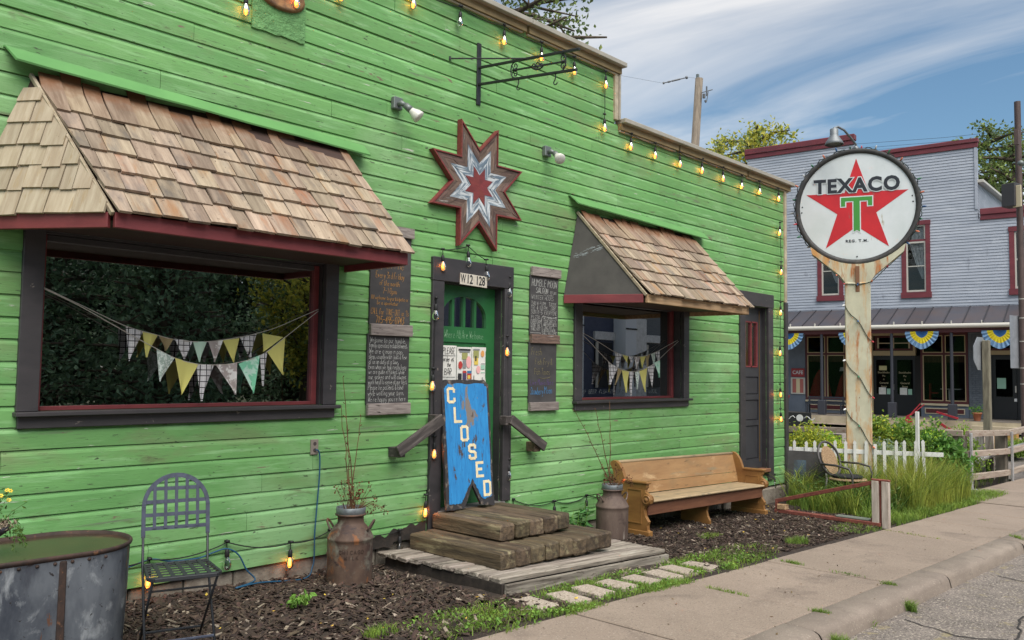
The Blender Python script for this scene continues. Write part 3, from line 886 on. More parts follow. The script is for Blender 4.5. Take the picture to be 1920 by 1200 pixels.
# side door ----------------------------------------------------------------
d2 = thing('side_door', None, None, (11.5, 0.1, 0.2))
d2.parent = bld
d2.matrix_parent_inverse = PW[bld.name].inverted()
MB().cbox(11.0, 11.149, -0.03, 0.0195, 0.05, 2.599, 0.005).build('frame', BLACKTRIM, d2)
MB().cbox(11.866, 12.02, -0.03, 0.0195, 0.02, 2.599, 0.005).build('frame', BLACKTRIM, d2)
MB().cbox(10.99, 12.035, -0.034, 0.0195, 2.60, 2.80, 0.005).build('frame', BLACKTRIM, d2)
MB().box(11.149, 11.158, 0.02, 0.19, 0.2, 2.6).box(11.857, 11.866, 0.02, 0.19, 0.2, 2.6).box(11.159, 11.856, 0.02, 0.19, 2.592, 2.601).build('jamb', BLACKTRIM, d2)
MB().cbox(11.12, 11.90, -0.04, 0.19, 0.15, 0.20, 0.005).build('threshold', mat('rusty_threshold', L((120, 82, 58)), 0.7), d2)
DK = mat('charcoal_door_paint', L((58, 58, 62)), 0.45, L((50, 50, 54)), (4, 4, 4), bump=0.15)
b = MB()
wall_grid(b, 11.16, 11.855, 0.205, 2.59, 0.085, 0.13, [(11.33, 11.72, 1.70, 2.38), (11.28, 11.75, 1.30, 1.56), (11.28, 11.75, 0.92, 1.22), (11.28, 11.75, 0.35, 0.84)])
b.build('door_leaf', DK, d2)
for z0, z1 in ((1.30, 1.56), (0.92, 1.22), (0.35, 0.84)):
    MB().cbox(11.281, 11.749, 0.097, 0.128, z0 + 0.001, z1 - 0.001, 0.012).build('door_panel', DK, d2)
for x0, x1, z0, z1 in ((11.33, 11.355, 1.70, 2.38), (11.51, 11.54, 1.70, 2.38), (11.695, 11.72, 1.70, 2.38), (11.356, 11.694, 1.70, 1.72), (11.356, 11.694, 2.36, 2.38)):
    MB().box(x0, x1, 0.078, 0.10, z0, z1).build('glazing_bar', REDTRIM, d2)
MB().box(11.35, 11.70, 0.103, 0.106, 1.715, 2.365).build('pane', GLASS, d2)
MB().box(11.34, 11.71, 0.118, 0.122, 1.705, 2.375).build('curtain', mat('beige_curtain', L((168, 160, 150)), 0.9, L((140, 132, 124)), (60, 60, 2)), d2)
MB().box(11.775, 11.783, 0.078, 0.084, 0.3, 2.55).build('brass_strip', mat('brass_strip', L((150, 116, 60)), 0.4, metal=0.6), d2)

# ------------------------------------------------------------------ awnings
def shingle_mesh(w_, ln, m, bend=0.0, seg=1):
    key = (round(w_, 3), round(ln, 3), m.name, bend)
    if key in _pl:
        return _pl[key]
    b = MB()
    ys = [0.0, 0.012] + [ln * (i + 1) / seg for i in range(seg)] if seg > 1 else [0.0, ln]
    for y in ys:
        z = 0.0 if y < 0.2 else bend * (y - 0.2) ** 2
        tk = 0.019 * (1 - 0.7 * y / ln)
        for x in (0, w_):
            b.v += [(x, y, z), (x, y, z + tk)]
    for i in range(len(ys) - 1):
        o = 4 * i
        b.f += [(o + 1, o + 3, o + 7, o + 5), (o, o + 4, o + 6, o + 2), (o, o + 1, o + 5, o + 4), (o + 2, o + 6, o + 7, o + 3)]
    o = 4 * (len(ys) - 1)
    b.f += [(0, 2, 3, 1), (o, o + 1, o + 3, o + 2)]
    _pl[key] = b.mesh('shingle', m)
    return _pl[key]
WIDTHS = [0.085, 0.1, 0.115, 0.13, 0.145, 0.16, 0.18]
def shingle_rows(aw, A, Bv, C, D, rows, m, mtop, jag=0.013):
    """fill the quad A (top left) B (top right) C (bottom left) D (bottom right) with shingle rows; rows = fractions from the bottom"""
    A, Bv, C, D = V(A), V(Bv), V(C), V(D)
    ex = (D - C).normalized()
    upv = (A - C) - ex * (A - C).dot(ex)
    H = upv.length
    ey = upv / H
    ez = ex.cross(ey)
    la = lambda h: C.lerp(A, h / H)
    lb = lambda h: D.lerp(Bv, h / H)
    for i, (h, nxt) in enumerate(zip(rows[:-1], rows[1:])):
        toprow = i == len(rows) - 2
        L0 = (la(h + (nxt - h) * 0.5) - C).dot(ex) - 0.012
        L1 = (lb(h + (nxt - h) * 0.5) - C).dot(ex) + 0.012
        x = L0 - (0.0 if toprow else random.uniform(0, 0.05))
        while x < L1 - 0.02:
            w_ = random.choice(WIDTHS)
            if L1 - x - w_ < 0.06:
                w_ = round(max(0.05, L1 - x), 2)
            ln = (nxt - h) + (0.0 if toprow else 0.10)
            if toprow:
                me = shingle_mesh(w_ - 0.004, ln + random.choice((-0.05, -0.02, 0, 0.02, 0.04)), mtop, random.choice((0.6, 1.0, 1.5)), 5)
            else:
                me = shingle_mesh(w_ - 0.004, min(ln, H - h + 0.02), m)
            y = h + random.uniform(-jag, jag)
            o = C + ex * x + ey * y + ez * (0.016 + random.uniform(0, 0.007))
            tilt = random.uniform(-0.02, 0.02)
            T = Matrix(((ex.x, ey.x, ez.x, o.x), (ex.y, ey.y, ez.y, o.y), (ex.z, ey.z, ez.z, o.z), (0, 0, 0, 1))) @ Matrix.Rotation(tilt, 4, 'Z') @ Matrix.Rotation(-0.05 + random.uniform(-0.025, 0.02), 4, 'X') @ Matrix.Rotation(random.uniform(-0.03, 0.03), 4, 'Y')
            # shingles crossing a slanting edge of the slope are cut along it
            yb_, yt_ = y, min(y + (me.vertices[-1].co.y if len(me.vertices) else ln), H)
            lx = lambda yy: (la(max(0, min(yy, H))) - C).dot(ex)
            rx = lambda yy: (lb(max(0, min(yy, H))) - C).dot(ex)
            if x < max(lx(yb_), lx(yt_)) or x + w_ > min(rx(yb_), rx(yt_)):
                ply = [(x, yb_), (x + w_ - 0.004, yb_), (x + w_ - 0.004, yt_), (x, yt_)]
                def clip(ply, f):
                    r = []
                    for (p, q) in zip(ply, ply[1:] + ply[:1]):
                        dp, dq = f(p), f(q)
                        if dp >= 0:
                            r.append(p)
                        if dp * dq < 0:
                            t = dp / (dp - dq)
                            r.append((p[0] + (q[0] - p[0]) * t, p[1] + (q[1] - p[1]) * t))
                    return r
                k0, k1 = (lx(H) - lx(0)) / H, (rx(H) - rx(0)) / H
                ply = clip(ply, lambda p: p[0] - (lx(0) + k0 * p[1]) + 0.004)
                if len(ply) > 2:
                    ply = clip(ply, lambda p: (rx(0) + k1 * p[1]) - p[0] + 0.004)
                if len(ply) < 3:
                    x += w_
                    continue
                b = MB()
                nb_ = len(ply)
                lo = [(p[0] - x, p[1] - y, 0.0 + (0.9 * max(0, p[1] - y - 0.2) ** 2 if toprow and mtop == SHINGLETOP else 0)) for p in ply]
                b.add(lo + [(p[0], p[1], p[2] + 0.017 - 0.010 * min(1, p[1] / max(ln, .01))) for p in lo], [tuple(range(nb_))[::-1], tuple(range(nb_, 2 * nb_))] + [(i, (i + 1) % nb_, (i + 1) % nb_ + nb_, i + nb_) for i in range(nb_)])
                T = Matrix(((ex.x, ey.x, ez.x, o.x), (ex.y, ey.y, ez.y, o.y), (ex.z, ey.z, ez.z, o.z), (0, 0, 0, 1))) @ Matrix.Rotation(-0.045, 4, 'X')
                b.build('shingle', mtop if toprow else m, aw, mw=T)
            else:
                put('shingle', me, aw, mw=T)
            x += w_ + random.uniform(0.0, 0.004)
def awning(label, Bx, Cx, C2x, B2x, Tx, T2x, zb, zt, zt2, front_m, end, d=0.8, fh=0.092):
    aw = thing('awning', label, 'awning', (Tx, 0, zb), 'shingled awnings over the windows')
    Bp, C, C2, B2 = V((Bx, -0.004, zb)), V((Cx, -d, zb)), V((C2x, -d, zb)), V((B2x, -0.004, zb))
    up = V((0, 0, fh))
    T, T2 = V((Tx, -0.012, zt)), V((T2x, -0.012, zt2))
    inn = lambda p: p + V((0, 0.03, 0.02))
    # fascia boards
    plank('fascia', C + up / 2 + V((0.0, 0, 0)), C2 + up / 2, fh, 0.035, front_m, aw, up=(0, -1, 0))
    dl = (Bp - C).normalized()
    plank('fascia', C + up / 2 + dl * 0.03 + V((0, 0.005, 0)), Bp + up / 2, fh, 0.032, REDTRIM, aw, up=(-dl.y, dl.x, 0))
    dr_ = (B2 - C2).normalized()
    plank('fascia', C2 + up / 2 + dr_ * 0.025, B2 + up / 2, fh, 0.032, REDTRIM if front_m == REDTRIM else RAWWOOD, aw, up=(dr_.y, -dr_.x, 0))
    # deck under the shingles, soffit and end infill
    e0, e1 = C + up + V((0, 0.02, -0.004)), C2 + up + V((0, 0.02, -0.004))
    nz = V((0, 0.03, -0.02))
    b = MB().add([e0, e1, T2, T, e0 + nz, e1 + nz, T2 + nz, T + nz], [(0, 1, 2, 3), (7, 6, 5, 4), (0, 4, 5, 1), (1, 5, 6, 2), (2, 6, 7, 3), (3, 7, 4, 0)])
    b.build('roof_deck', DARKWOOD, aw)
    s0 = [Bp + V((0.03, 0, 0.05)), C + V((0.03, 0.03, 0.05)), C2 + V((-0.03, 0.03, 0.05)), B2 + V((-0.03, 0, 0.05))]
    b = MB().add(s0 + [p + V((0, 0, 0.012)) for p in s0], [(0, 1, 2, 3), (7, 6, 5, 4), (0, 4, 5, 1), (1, 5, 6, 2), (2, 6, 7, 3), (3, 7, 4, 0)])
    b.build('soffit', DARKWOOD, aw)
    q = [C2 + up, B2 + up, T2]
    b = MB().add([p + V((-0.012, 0, 0)) for p in q] + [p + V((0.0, 0, 0)) for p in q], [(0, 1, 2), (5, 4, 3), (0, 3, 4, 1), (1, 4, 5, 2), (2, 5, 3, 0)])
    b.build('end_panel', DARKWOOD, aw)
    # front slope
    Ct, C2t = C + up + V((0, -0.035, -0.002)), C2 + up + V((0.02, -0.035, -0.002))
    H = (T - Ct).length * 0.985
    n = 6
    top = 0.36
    rows = [-0.02] + [(H - top) * i / (n - 1) * 1.0 for i in range(1, n)] + [H]
    shingle_rows(aw, T, T2, Ct, C2t, rows, SHINGLE, SHINGLETOP)
    # hip board along the left edge
    plank('hip_trim', Ct + V((-0.012, 0.03, -0.01)), T + V((-0.012, 0, 0.0)), 0.022, 0.03, SHINGLEPALE, aw, up=(0, -1, 0.8))
    Bt = Bp + up
    C_ = C + up
    if end == 'shingle':
        nrm = (C_ - Bt).cross(T - Bt).normalized()
        if nrm.y > 0:
            nrm = -nrm
        b = MB().add([Bt, C_, T, Bt - nrm * 0.02, C_ - nrm * 0.02, T - nrm * 0.02], [(0, 1, 2), (5, 4, 3), (0, 3, 4, 1), (1, 4, 5, 2), (2, 5, 3, 0)])
        b.build('end_panel', DARKWOOD, aw)
        H2 = T.z - Bt.z
        rr = [-0.02] + [H2 * k / 6.0 for k in range(1, 6)]
        # vertical-ish rows up the triangle
        A_, B_ = Bt.lerp(T, 0.93), C_.lerp(T, 0.93)
        ey_len = ((A_ - Bt) - (C_ - Bt).normalized() * (A_ - Bt).dot((C_ - Bt).normalized())).length
        rows = [-0.02] + [ey_len * k / 6 for k in range(1, 7)]
        shingle_rows(aw, A_, B_, Bt, C_, rows, SHINGLEPALE, SHINGLEPALE)
    else:
        TARP = mat('dark_felt', L((72, 70, 66)), 0.9, L((62, 60, 57)), (5, 5, 5), bump=0.3, bscale=(160, 160, 160), bdist=0.002)
        nrm = (C_ - Bt).cross(T - Bt).normalized()
        if nrm.y > 0:
            nrm = -nrm
        b = MB().add([Bt, C_, T, Bt - nrm * 0.02, C_ - nrm * 0.02, T - nrm * 0.02], [(0, 1, 2), (5, 4, 3), (0, 3, 4, 1), (1, 4, 5, 2), (2, 5, 3, 0)])
        b.build('end_panel', TARP, aw, label='dark felt covered end panel with a pale scuff')
        p0, p1 = Bt.lerp(T, 0.45), C_.lerp(T, 0.58)
        dv, sv = (p1 - p0), (T - Bt).normalized()
        b = MB()
        for i in range(46):
            t = random.uniform(0.02, 0.95)
            s_ = random.uniform(-1, 1) * 0.035
            l_ = random.uniform(0.04, 0.16)
            a0 = p0 + dv * t + sv * s_ + nrm * 0.003
            a1 = p0 + dv * min(1, t + l_) + sv * (s_ + random.uniform(-.01, .01)) + nrm * 0.003
            ws = sv * random.uniform(0.0015, 0.004)
            b.add([a0, a1, a1 + ws, a0 + ws], [(0, 1, 2, 3)])
        b.build('scuff', mat('pale_scuff', L((150, 158, 160)), 0.8), aw)
    return aw
awA = awning('large awning of weathered cedar shingles with red fascia over the big left window', 1.44, 1.972, 4.198, 4.19, 1.735, 4.12, 2.412, 3.45, 3.50, REDTRIM, 'shingle')
awB = awning('smaller cedar shingle awning with dark felt end over the window right of the door', 7.08, 7.50, 9.739, 9.65, 7.30, 9.70, 2.345, 3.385, 3.42, RAWWOOD, 'felt')
def flashing(aw, x0, x1, z0, z1, d):
    b = MB()
    pts = [(-0.002, 0.0), (-0.02, -0.004), (-d, -0.10), (-d + 0.004, -0.112), (-d + 0.012, -0.108), (-0.018, -0.014), (-0.002, -0.012)]
    n = len(pts)
    for k in range(13):
        t = k / 12
        x = x0 + (x1 - x0) * t
        z = z0 + (z1 - z0) * t + 0.006 * noise.noise(V((x * 2, 0, 1)))
        sk = 0.05 * (1 if k == 0 else 0) 
        for y, dz in pts:
            b.v.append((x + (0.05 * (-y / d) if k == 0 else (0.0)), y, z + dz))
    for i in range(12):
        for j in range(n):
            j2 = (j + 1) % n
            b.f.append((i * n + j, i * n + j2, (i + 1) * n + j2, (i + 1) * n + j))
    b.f += [tuple(range(n))[::-1], tuple(range(12 * n, 13 * n))]
    b.build('flashing', GREENFLASH, aw)
flashing(awA, 1.56, 4.34, 3.60, 3.53, 0.12)
flashing(awB, 7.14, 9.98, 3.56, 3.50, 0.12)
# ------------------------------------------------------------------ things hanging on the green wall
# eight-pointed quilt star of reclaimed boards
SX, SZ, SR = 5.705, 3.40, 0.665
star = thing('barn_star', 'eight pointed wooden quilt star with red edge and blue white boards above the green door', 'wall star', (SX, -0.05, SZ))
def rp(r, a):
    return (SX + r * math.sin(a), SZ + r * math.cos(a))
for k in range(8):
    a = rad(-22.5 + 45 * k)
    def pt(s, side):        # corner of the diamond scaled by s: side -1,0,1 -> left notch, tip, right notch
        if side == 0:
            return rp(SR * s, a)
        return rp(SR * 0.541 * s, a + side * rad(22.5))
    MB().prism([rp(0.0, a), pt(0.30, 1), pt(0.30, 0), pt(0.30, -1)][::-1], -0.058, -0.022).build('star_diamond', STARRED, star)
    for side in (-1, 1):
        for (s0, s1, m, n) in ((0.303, 0.46, BARNWHITE, 1), (0.463, 0.63, BARNWHITE, 1), (0.633, 0.79, BARNBROWN, 2), (0.793, 0.945, BARNBROWN, 2)):
            p = [pt(s0, side), pt(s1, side), pt(s1, 0), pt(s0, 0)]
            for j in range(n):
                t0, t1 = j / n + (0.006 if j else 0), (j + 1) / n
                lp = lambda A, B, t: (A[0] + (B[0] - A[0]) * t, A[1] + (B[1] - A[1]) * t)
                q = [lp(p[0], p[3], t0), lp(p[1], p[2], t0), lp(p[1], p[2], t1), lp(p[0], p[3], t1)]
                ar = sum(q[i][0] * q[(i + 1) % 4][1] - q[(i + 1) % 4][0] * q[i][1] for i in range(4))
                if ar < 0:
                    q = q[::-1]
                # board mesh local: x along the board
                dx, dz = p[2][0] - p[1][0], p[2][1] - p[1][1]
                ang = math.atan2(dz, dx)
                c0 = q[0]
                R = Matrix.Translation((c0[0], 0, c0[1])) @ Matrix.Rotation(-ang, 4, 'Y')
                Ri = R.inverted()
                loc = [Ri @ V((x, 0, z)) for x, z in q]
                dy = random.uniform(-0.003, 0.003)
                MB().prism([(v.x, v.z) for v in loc], -0.054 + dy, -0.022).build('star_board', m, star, mw=R)
        A, B = pt(1.0, 0), pt(1.0, side)
        a2, b2 = pt(0.95, 0), pt(0.95, side)
        q = [A, B, b2, a2]
        ar = sum(q[i][0] * q[(i + 1) % 4][1] - q[(i + 1) % 4][0] * q[i][1] for i in range(4))
        MB().prism(q if ar > 0 else q[::-1], -0.066, -0.004).build('edge_strip', STARRED, star)

# wrought iron sign bracket
br = thing('sign_bracket', 'black wrought iron sign bracket with scrolls and hooks sticking out from the wall', 'sign bracket', (5.72, 0, 4.53))
MB().cbox(5.695, 5.75, -0.014, -0.001, 4.225, 4.85, 0.002).build('wall_bar', IRON, br)
t0, t1 = V((5.722, -0.014, 4.60)), V((5.745, -1.27, 4.475))
b0, b1 = V((5.722, -0.014, 4.43)), V((5.745, -1.24, 4.295))
MB().beam(t0, t1, 0.024, 0.024).build('arm', IRON, br)
MB().beam(b0, b1, 0.024, 0.024).build('arm', IRON, br)
tl = lambda t: t0.lerp(t1, t)
bl = lambda t: b0.lerp(b1, t)
MB().tube([(5.335, -0.005, 4.586), tl(0.5) + V((-0.012, 0, 0))], 0.008, 8).tube([(5.335, -0.005, 4.57), (5.335, -0.005, 4.605)], 0.012, 8).build('brace', IRON, br)
ml = lambda t: (tl(t) + bl(t)) / 2
b = MB().beam(ml(0.36), ml(0.86), 0.016, 0.016)
b.tube([ml(0.36), ml(0.39)], [0.0, 0.022], 4).tube([ml(0.39), ml(0.42)], [0.022, 0.0], 4).tube([ml(0.83), ml(0.86)], [0.0, 0.022], 4).tube([ml(0.86), ml(0.89)], [0.022, 0.0], 4)
b.build('middle_rod', IRON, br)
b = MB()
for j in range(5):
    pts = []
    for i in range(15):
        t = i / 14
        c = ml(0.545 + 0.13 * t)
        rr = 0.034 * math.sin(PI * t)
        an = 2 * PI * j / 5 + t * 3.2
        pts.append(c + V((rr * math.cos(an), 0, rr * math.sin(an))))
    b.tube(pts, 0.0055, 6)
b.build('basket_twist', IRON, br)
def scroll(t):
    c = ml(t)
    h = (tl(t) - bl(t)).z / 2 - 0.012
    ax = (t1 - t0).normalized()
    b = MB()
    for sgn in (1, -1):
        pts = []
        for i in range(26):
            u = i / 25
            an = u * 2.3 * PI
            rr = 0.034 * (1 - u * 0.78)
            pts.append(c + V((0, 0, sgn * h * 0.52)) + ax * (0.012 + rr * -math.cos(an) * (1 if t < .5 else -1)) + V((0, 0, sgn * rr * 1.15 * math.sin(an) * -1)))
        b.tube(pts, 0.0055, 6)
    bow = [c + V((0, 0, h * math.cos(PI * i / 16))) + ax * ((-0.045 if t < 0.5 else 0.045) * math.sin(PI * i / 16)) for i in range(17)]
    b.tube(bow, 0.0065, 6)
    return b
scroll(0.38).build('scroll', IRON, br, True)
scroll(0.85).build('scroll', IRON, br, True)
for t in (0.43, 0.80):
    c = bl(t) + V((0, 0, -0.012))
    pts = [c, c + V((0, 0, -0.03))] + [c + V((0, 0.022 * math.sin(PI * 1.4 * i / 10) * 1.0 - 0.0, -0.055 - 0.022 * (1 - math.cos(PI * 1.4 * i / 10)) * 1)) * 1 for i in range(1, 11)]
    MB().tube(pts, 0.0055, 6).build('hook', IRON, br, True)

# flood lamps
FG = mat('grey_cast_metal', L((112, 118, 116)), 0.5, metal=0.4)
LAMPW = mat('frosted_lamp_glass', L((206, 204, 196)), 0.35)
def flood(px, py, label, tip):
    p = onY(px, py, -0.03)
    t = thing('flood_lamp', label, 'flood lamp', (p.x, 0, p.z), 'flood lamps on the wall')
    MB().cbox(p.x - 0.05, p.x + 0.05, -0.05, 0.0, p.z - 0.055, p.z + 0.055, 0.006).build('junction_box', FG, t)
    j = V((p.x, -0.05, p.z - 0.01))
    e = j + V((0.02, -0.07, -0.02))
    tip = V(tip).normalized()
    MB().tube([j, j + V((0.0, -0.04, 0)), e], [0.022, 0.026, 0.02], 10).tube([e, e + tip * 0.07], [0.03, 0.032], 12).build('swivel', FG, t, True)
    s_ = e + tip * 0.065
    MB().tube([s_, s_ + tip * 0.02, s_ + tip * 0.06, s_ + tip * 0.095, s_ + tip * 0.105, s_ + tip * 0.112], [0.03, 0.034, 0.052, 0.06, 0.056, 0.02], 16).build('lamp', LAMPW, t, True)
flood(745, 194, 'grey flood lamp with white bulb left of the quilt star, aimed at the awning', (0.5, -0.55, -0.65))
flood(1026, 284, 'grey flood lamp with white bulb right of the quilt star, facing the street', (-0.35, -0.8, -0.62))

# chalkboards
def board(label, loc):
    return thing('chalkboard_sign', label, 'chalkboard', loc, 'chalkboards beside the green door')
RUSTYEDGE = mat('board_edge_brown', L((92, 66, 54)), 0.8)
def slate(t, x0, x1, z0, z1, y=-0.012):
    MB().cbox(x0, x1, y - 0.008, -0.001, z0, z1, 0.002).build('writing_board', SLATE, t)
def barn_plank(t, x0, x1, z0, z1, y=-0.028, m=BARNGREY):
    plank('barn_plank', (x0, y - 0.0, (z0 + z1) / 2), (x1, y, (z0 + z1) / 2 + random.uniform(-.004, .004)), z1 - z0, 0.036, m, t, up=(0, -1, 0), wob=0.002)
cl = board('left chalkboard with orange phone number above and white welcome note, half under the large awning', (4.66, 0, 1.2))
slate(cl, 4.442, 4.895, 1.985, 2.78)
slate(cl, 4.428, 4.893, 1.29, 1.905)
barn_plank(cl, 4.448, 4.912, 1.89, 1.99)
barn_plank(cl, 4.43, 4.906, 1.20, 1.30)
barn_plank(cl, 4.448, 4.912, 2.78, 2.87)
y = -0.0212
def lines(t, rows, m, y=y, lw=0.0032):
    for txt, x, z, h, wd in rows:
        chalk(txt, x, z, h, y, None, None, wd, lw=lw).build('chalk_writing', m, t)
lines(cl, [('Open Mic', 4.52, 2.49, 0.06, 0.30), ('Every 3rd Friday', 4.50, 2.40, 0.055, 0.32), ('of the month', 4.54, 2.335, 0.045, 0.23), ('7-10pm', 4.58, 2.265, 0.05, 0.16), ('All welcome to participate or', 4.455, 2.208, 0.034, 0.42),
           ('be a spectator', 4.52, 2.165, 0.034, 0.24), ('CALL for', 4.455, 2.078, 0.052, 0.15), ('TAKE-OUT or ?s', 4.62, 2.076, 0.052, 0.26)], CHALKO)
lines(cl, [('715-495-0743', 4.51, 2.003, 0.058, 0.32)], CHALKO, lw=0.0055)
lines(cl, [('Welcome to our humble,', 4.455, 1.832, 0.045, 0.40), ('family operated establishment.', 4.445, 1.787, 0.045, 0.43), ('We are a mom n pop', 4.447, 1.735, 0.045, 0.37), ('shop, usually with just a few', 4.445, 1.69, 0.042, 0.42),
           ('of us on duty at a time.', 4.445, 1.645, 0.042, 0.33), ('Even when we look really busy', 4.445, 1.60, 0.042, 0.42), ('we are quite efficient while', 4.445, 1.557, 0.042, 0.40), ('our selves and will always', 4.445, 1.513, 0.042, 0.42),
           ('work hard to serve at our best', 4.443, 1.468, 0.042, 0.43), ('Please be patient & kind', 4.443, 1.42, 0.045, 0.39), ('while waiting your turn.', 4.443, 1.37, 0.045, 0.40), ("We're happy you're here", 4.445, 1.318, 0.045, 0.42)], CHALKW)
cr = board('right chalkboard with white saloon hours above and yellow, purple and blue chalk below', (6.75, 0, 1.18))
slate(cr, 6.512, 6.965, 1.975, 2.61)
slate(cr, 6.507, 6.945, 1.27, 1.905)
barn_plank(cr, 6.520, 6.985, 2.60, 2.695)
barn_plank(cr, 6.515, 6.972, 1.89, 1.985, m=BARNBROWN)
barn_plank(cr, 6.508, 6.965, 1.185, 1.275)
lines(cr, [('HUMBLE MOON', 6.535, 2.495, 0.075, 0.41), ('SALOON', 6.60, 2.425, 0.055, 0.20)], CHALKW, lw=0.0052)
lines(cr, [('EST 2018', 6.83, 2.425, 0.028, 0.10), ('WINTER HOURS', 6.53, 2.355, 0.045, 0.36), ('~~~~', 6.72, 2.40, 0.03, 0.16), ('THU 4-9 PM   TACOS', 6.525, 2.29, 0.042, 0.41), ('FRI 4-10 PM    DAY', 6.525, 2.245, 0.042, 0.40), ('SUN 11-5  EVERYONE', 6.525, 2.20, 0.042, 0.42),
           ('PIZZA', 6.53, 2.145, 0.038, 0.14), ('EVERY DAY', 6.525, 2.10, 0.038, 0.16), ('DINE IN', 6.525, 2.062, 0.036, 0.14), ('TAKE OUT', 6.522, 2.025, 0.036, 0.16), ('~~~~~~~~', 6.52, 1.99, 0.034, 0.17),
           ('WE COMMIT TO', 6.725, 2.15, 0.03, 0.22), ('YOUR SAFETY', 6.725, 2.115, 0.03, 0.21), ('AND HAPPINESS', 6.725, 2.082, 0.03, 0.22), ('TAKE OUT &', 6.725, 2.05, 0.03, 0.18), ('INSIDE DINING', 6.725, 2.02, 0.03, 0.20), ('ALL WELCOME', 6.725, 1.99, 0.03, 0.22)], CHALKW, lw=0.0028)
b = MB()
pts = [(6.72, 1.98), (6.705, 2.02), (6.70, 2.08), (6.69, 2.12), (6.70, 2.17), (6.72, 2.185), (6.80, 2.17), (6.88, 2.165), (6.94, 2.18)]
b.tube([(x, y, z) for x, z in pts], 0.0022, 4)
b.build('chalk_line', CHALKW, cr)
lines(cr, [('Fresh', 6.54, 1.77, 0.075, 0.17), ('Fish Fry &', 6.60, 1.67, 0.065, 0.28), ('Fish Tacos', 6.59, 1.565, 0.065, 0.25)], CHALKY, lw=0.0042)
b = MB().tube([(6.66, y, 1.535), (6.73, y, 1.522), (6.80, y, 1.527), (6.85, y, 1.542)], 0.0018, 4)
b.build('chalk_line', CHALKY, cr)
lines(cr, [('Live Music Here', 6.53, 1.455, 0.06, 0.37)], CHALKP, lw=0.004)
lines(cr, [('Strawberry', 6.535, 1.355, 0.075, 0.20), ('Moon', 6.75, 1.365, 0.075, 0.13)], CHALKB, lw=0.005)

# house number above the door
hn = thing('house_number_plate', 'white plate with black number W12128 on the black door lintel', 'house number', (5.7, -0.04, 2.46))
A, B = onY(866, 520, -0.045), onY(910, 530, -0.045)
ang = math.atan2(B.z - A.z, B.x - A.x) * 0.35
c = (A + B) / 2 + V((0, 0, -0.005))
M0 = Matrix.Translation((c.x, -0.038, c.z)) @ Matrix.Rotation(-ang, 4, 'Y')
MB().cbox(-0.18, 0.18, -0.012, 0.0, -0.055, 0.055, 0.002).build('plate', mat('off_white_plate', L((206, 198, 184)), 0.5, L((186, 176, 160)), (20, 20, 20)), hn, mw=M0)
letter('number_lettering', 'W', 0.115, BLACKINK, hn, M0 @ Matrix.Translation((-0.145, -0.0135, 0)), 0.001, 0.0008, 0.55)
letter('number_lettering', '12', 0.12, BLACKINK, hn, M0 @ Matrix.Translation((-0.06, -0.0135, 0)), 0.001, 0.0018, 0.72)
letter('number_lettering', '128', 0.12, BLACKINK, hn, M0 @ Matrix.Translation((0.085, -0.0135, 0)), 0.001, 0.0018, 0.72)

# papers on the door
DY = 0.1185
def paper(label, x0, x1, z0, z1):
    t = thing('paper_notice', label, 'notice', ((x0 + x1) / 2, DY, z0), 'papers taped on the green door')
    b = MB()
    n = 6
    for i in range(n + 1):
        for j in range(n + 1):
            b.v.append((x0 + (x1 - x0) * i / n, DY - 0.0125 - 0.004 * abs(noise.noise(V((i * .5, j * .5, x0)))), z0 + (z1 - z0) * j / n))
    for i in range(n):
        for j in range(n):
            b.f.append((i * (n + 1) + j, (i + 1) * (n + 1) + j, (i + 1) * (n + 1) + j + 1, i * (n + 1) + j + 1))
    b.build('sheet', PAPER, t)
    return t
pz = DY - 0.0185
p1 = paper('white notice reading please order at the bar in large letters on the green door', 5.395, 5.59, 1.50, 1.835)
lines(p1, [('PLEASE', 5.412, 1.755, 0.06, 0.16), ('order at', 5.417, 1.685, 0.045, 0.14), ('the', 5.467, 1.635, 0.04, 0.05), ('BAR', 5.432, 1.555, 0.06, 0.10)], BLACKINK, pz, 0.0045)
MB().box(5.415, 5.575, pz, pz + 0.001, 1.735, 1.739).box(5.415, 5.575, pz, pz + 0.001, 1.53, 1.533).build('underline', BLACKINK, p1)
INK = {k: mat('print_' + k, L(c), 0.8) for k, c in dict(red=(176, 56, 52), pink=(226, 168, 166), blue=(60, 110, 150), yellow=(214, 186, 84), olive=(150, 150, 92), grey=(130, 132, 134), orange=(214, 152, 88), green=(150, 190, 168), brown=(96, 70, 56), black=(40, 40, 42), purple=(74, 60, 92)).items()}
def blocks(t, x0, z0, sx, sz, rects):
    for k, name in enumerate(sorted({r[4] for r in rects})):
        for r in rects:
            if r[4] == name:
                b = MB()
                xa, xb, za, zb = x0 + r[0] * sx, x0 + r[1] * sx, z0 + r[2] * sz, z0 + r[3] * sz
                if len(r) > 5:
                    n = 12
                    b.v_ = None
                    pts = [((xa + xb) / 2 + (xb - xa) / 2 * math.cos(2 * PI * i / n), pz - 0.0004, (za + zb) / 2 + (zb - za) / 2 * math.sin(2 * PI * i / n)) for i in range(n)]
                    b.add(pts, [tuple(range(n))])
                else:
                    yy = pz - 0.0002 * (r[0] * 3 + r[2])
                    b.add([(xa, yy, za), (xb, yy, za), (xb, yy, zb), (xa, yy, zb)], [(0, 1, 2, 3)])
                b.build('printed_picture', INK[name], t)
p2 = paper('printed poster with six small coloured pictures on the green door, middle of three papers', 5.597, 5.795, 1.395, 1.825)
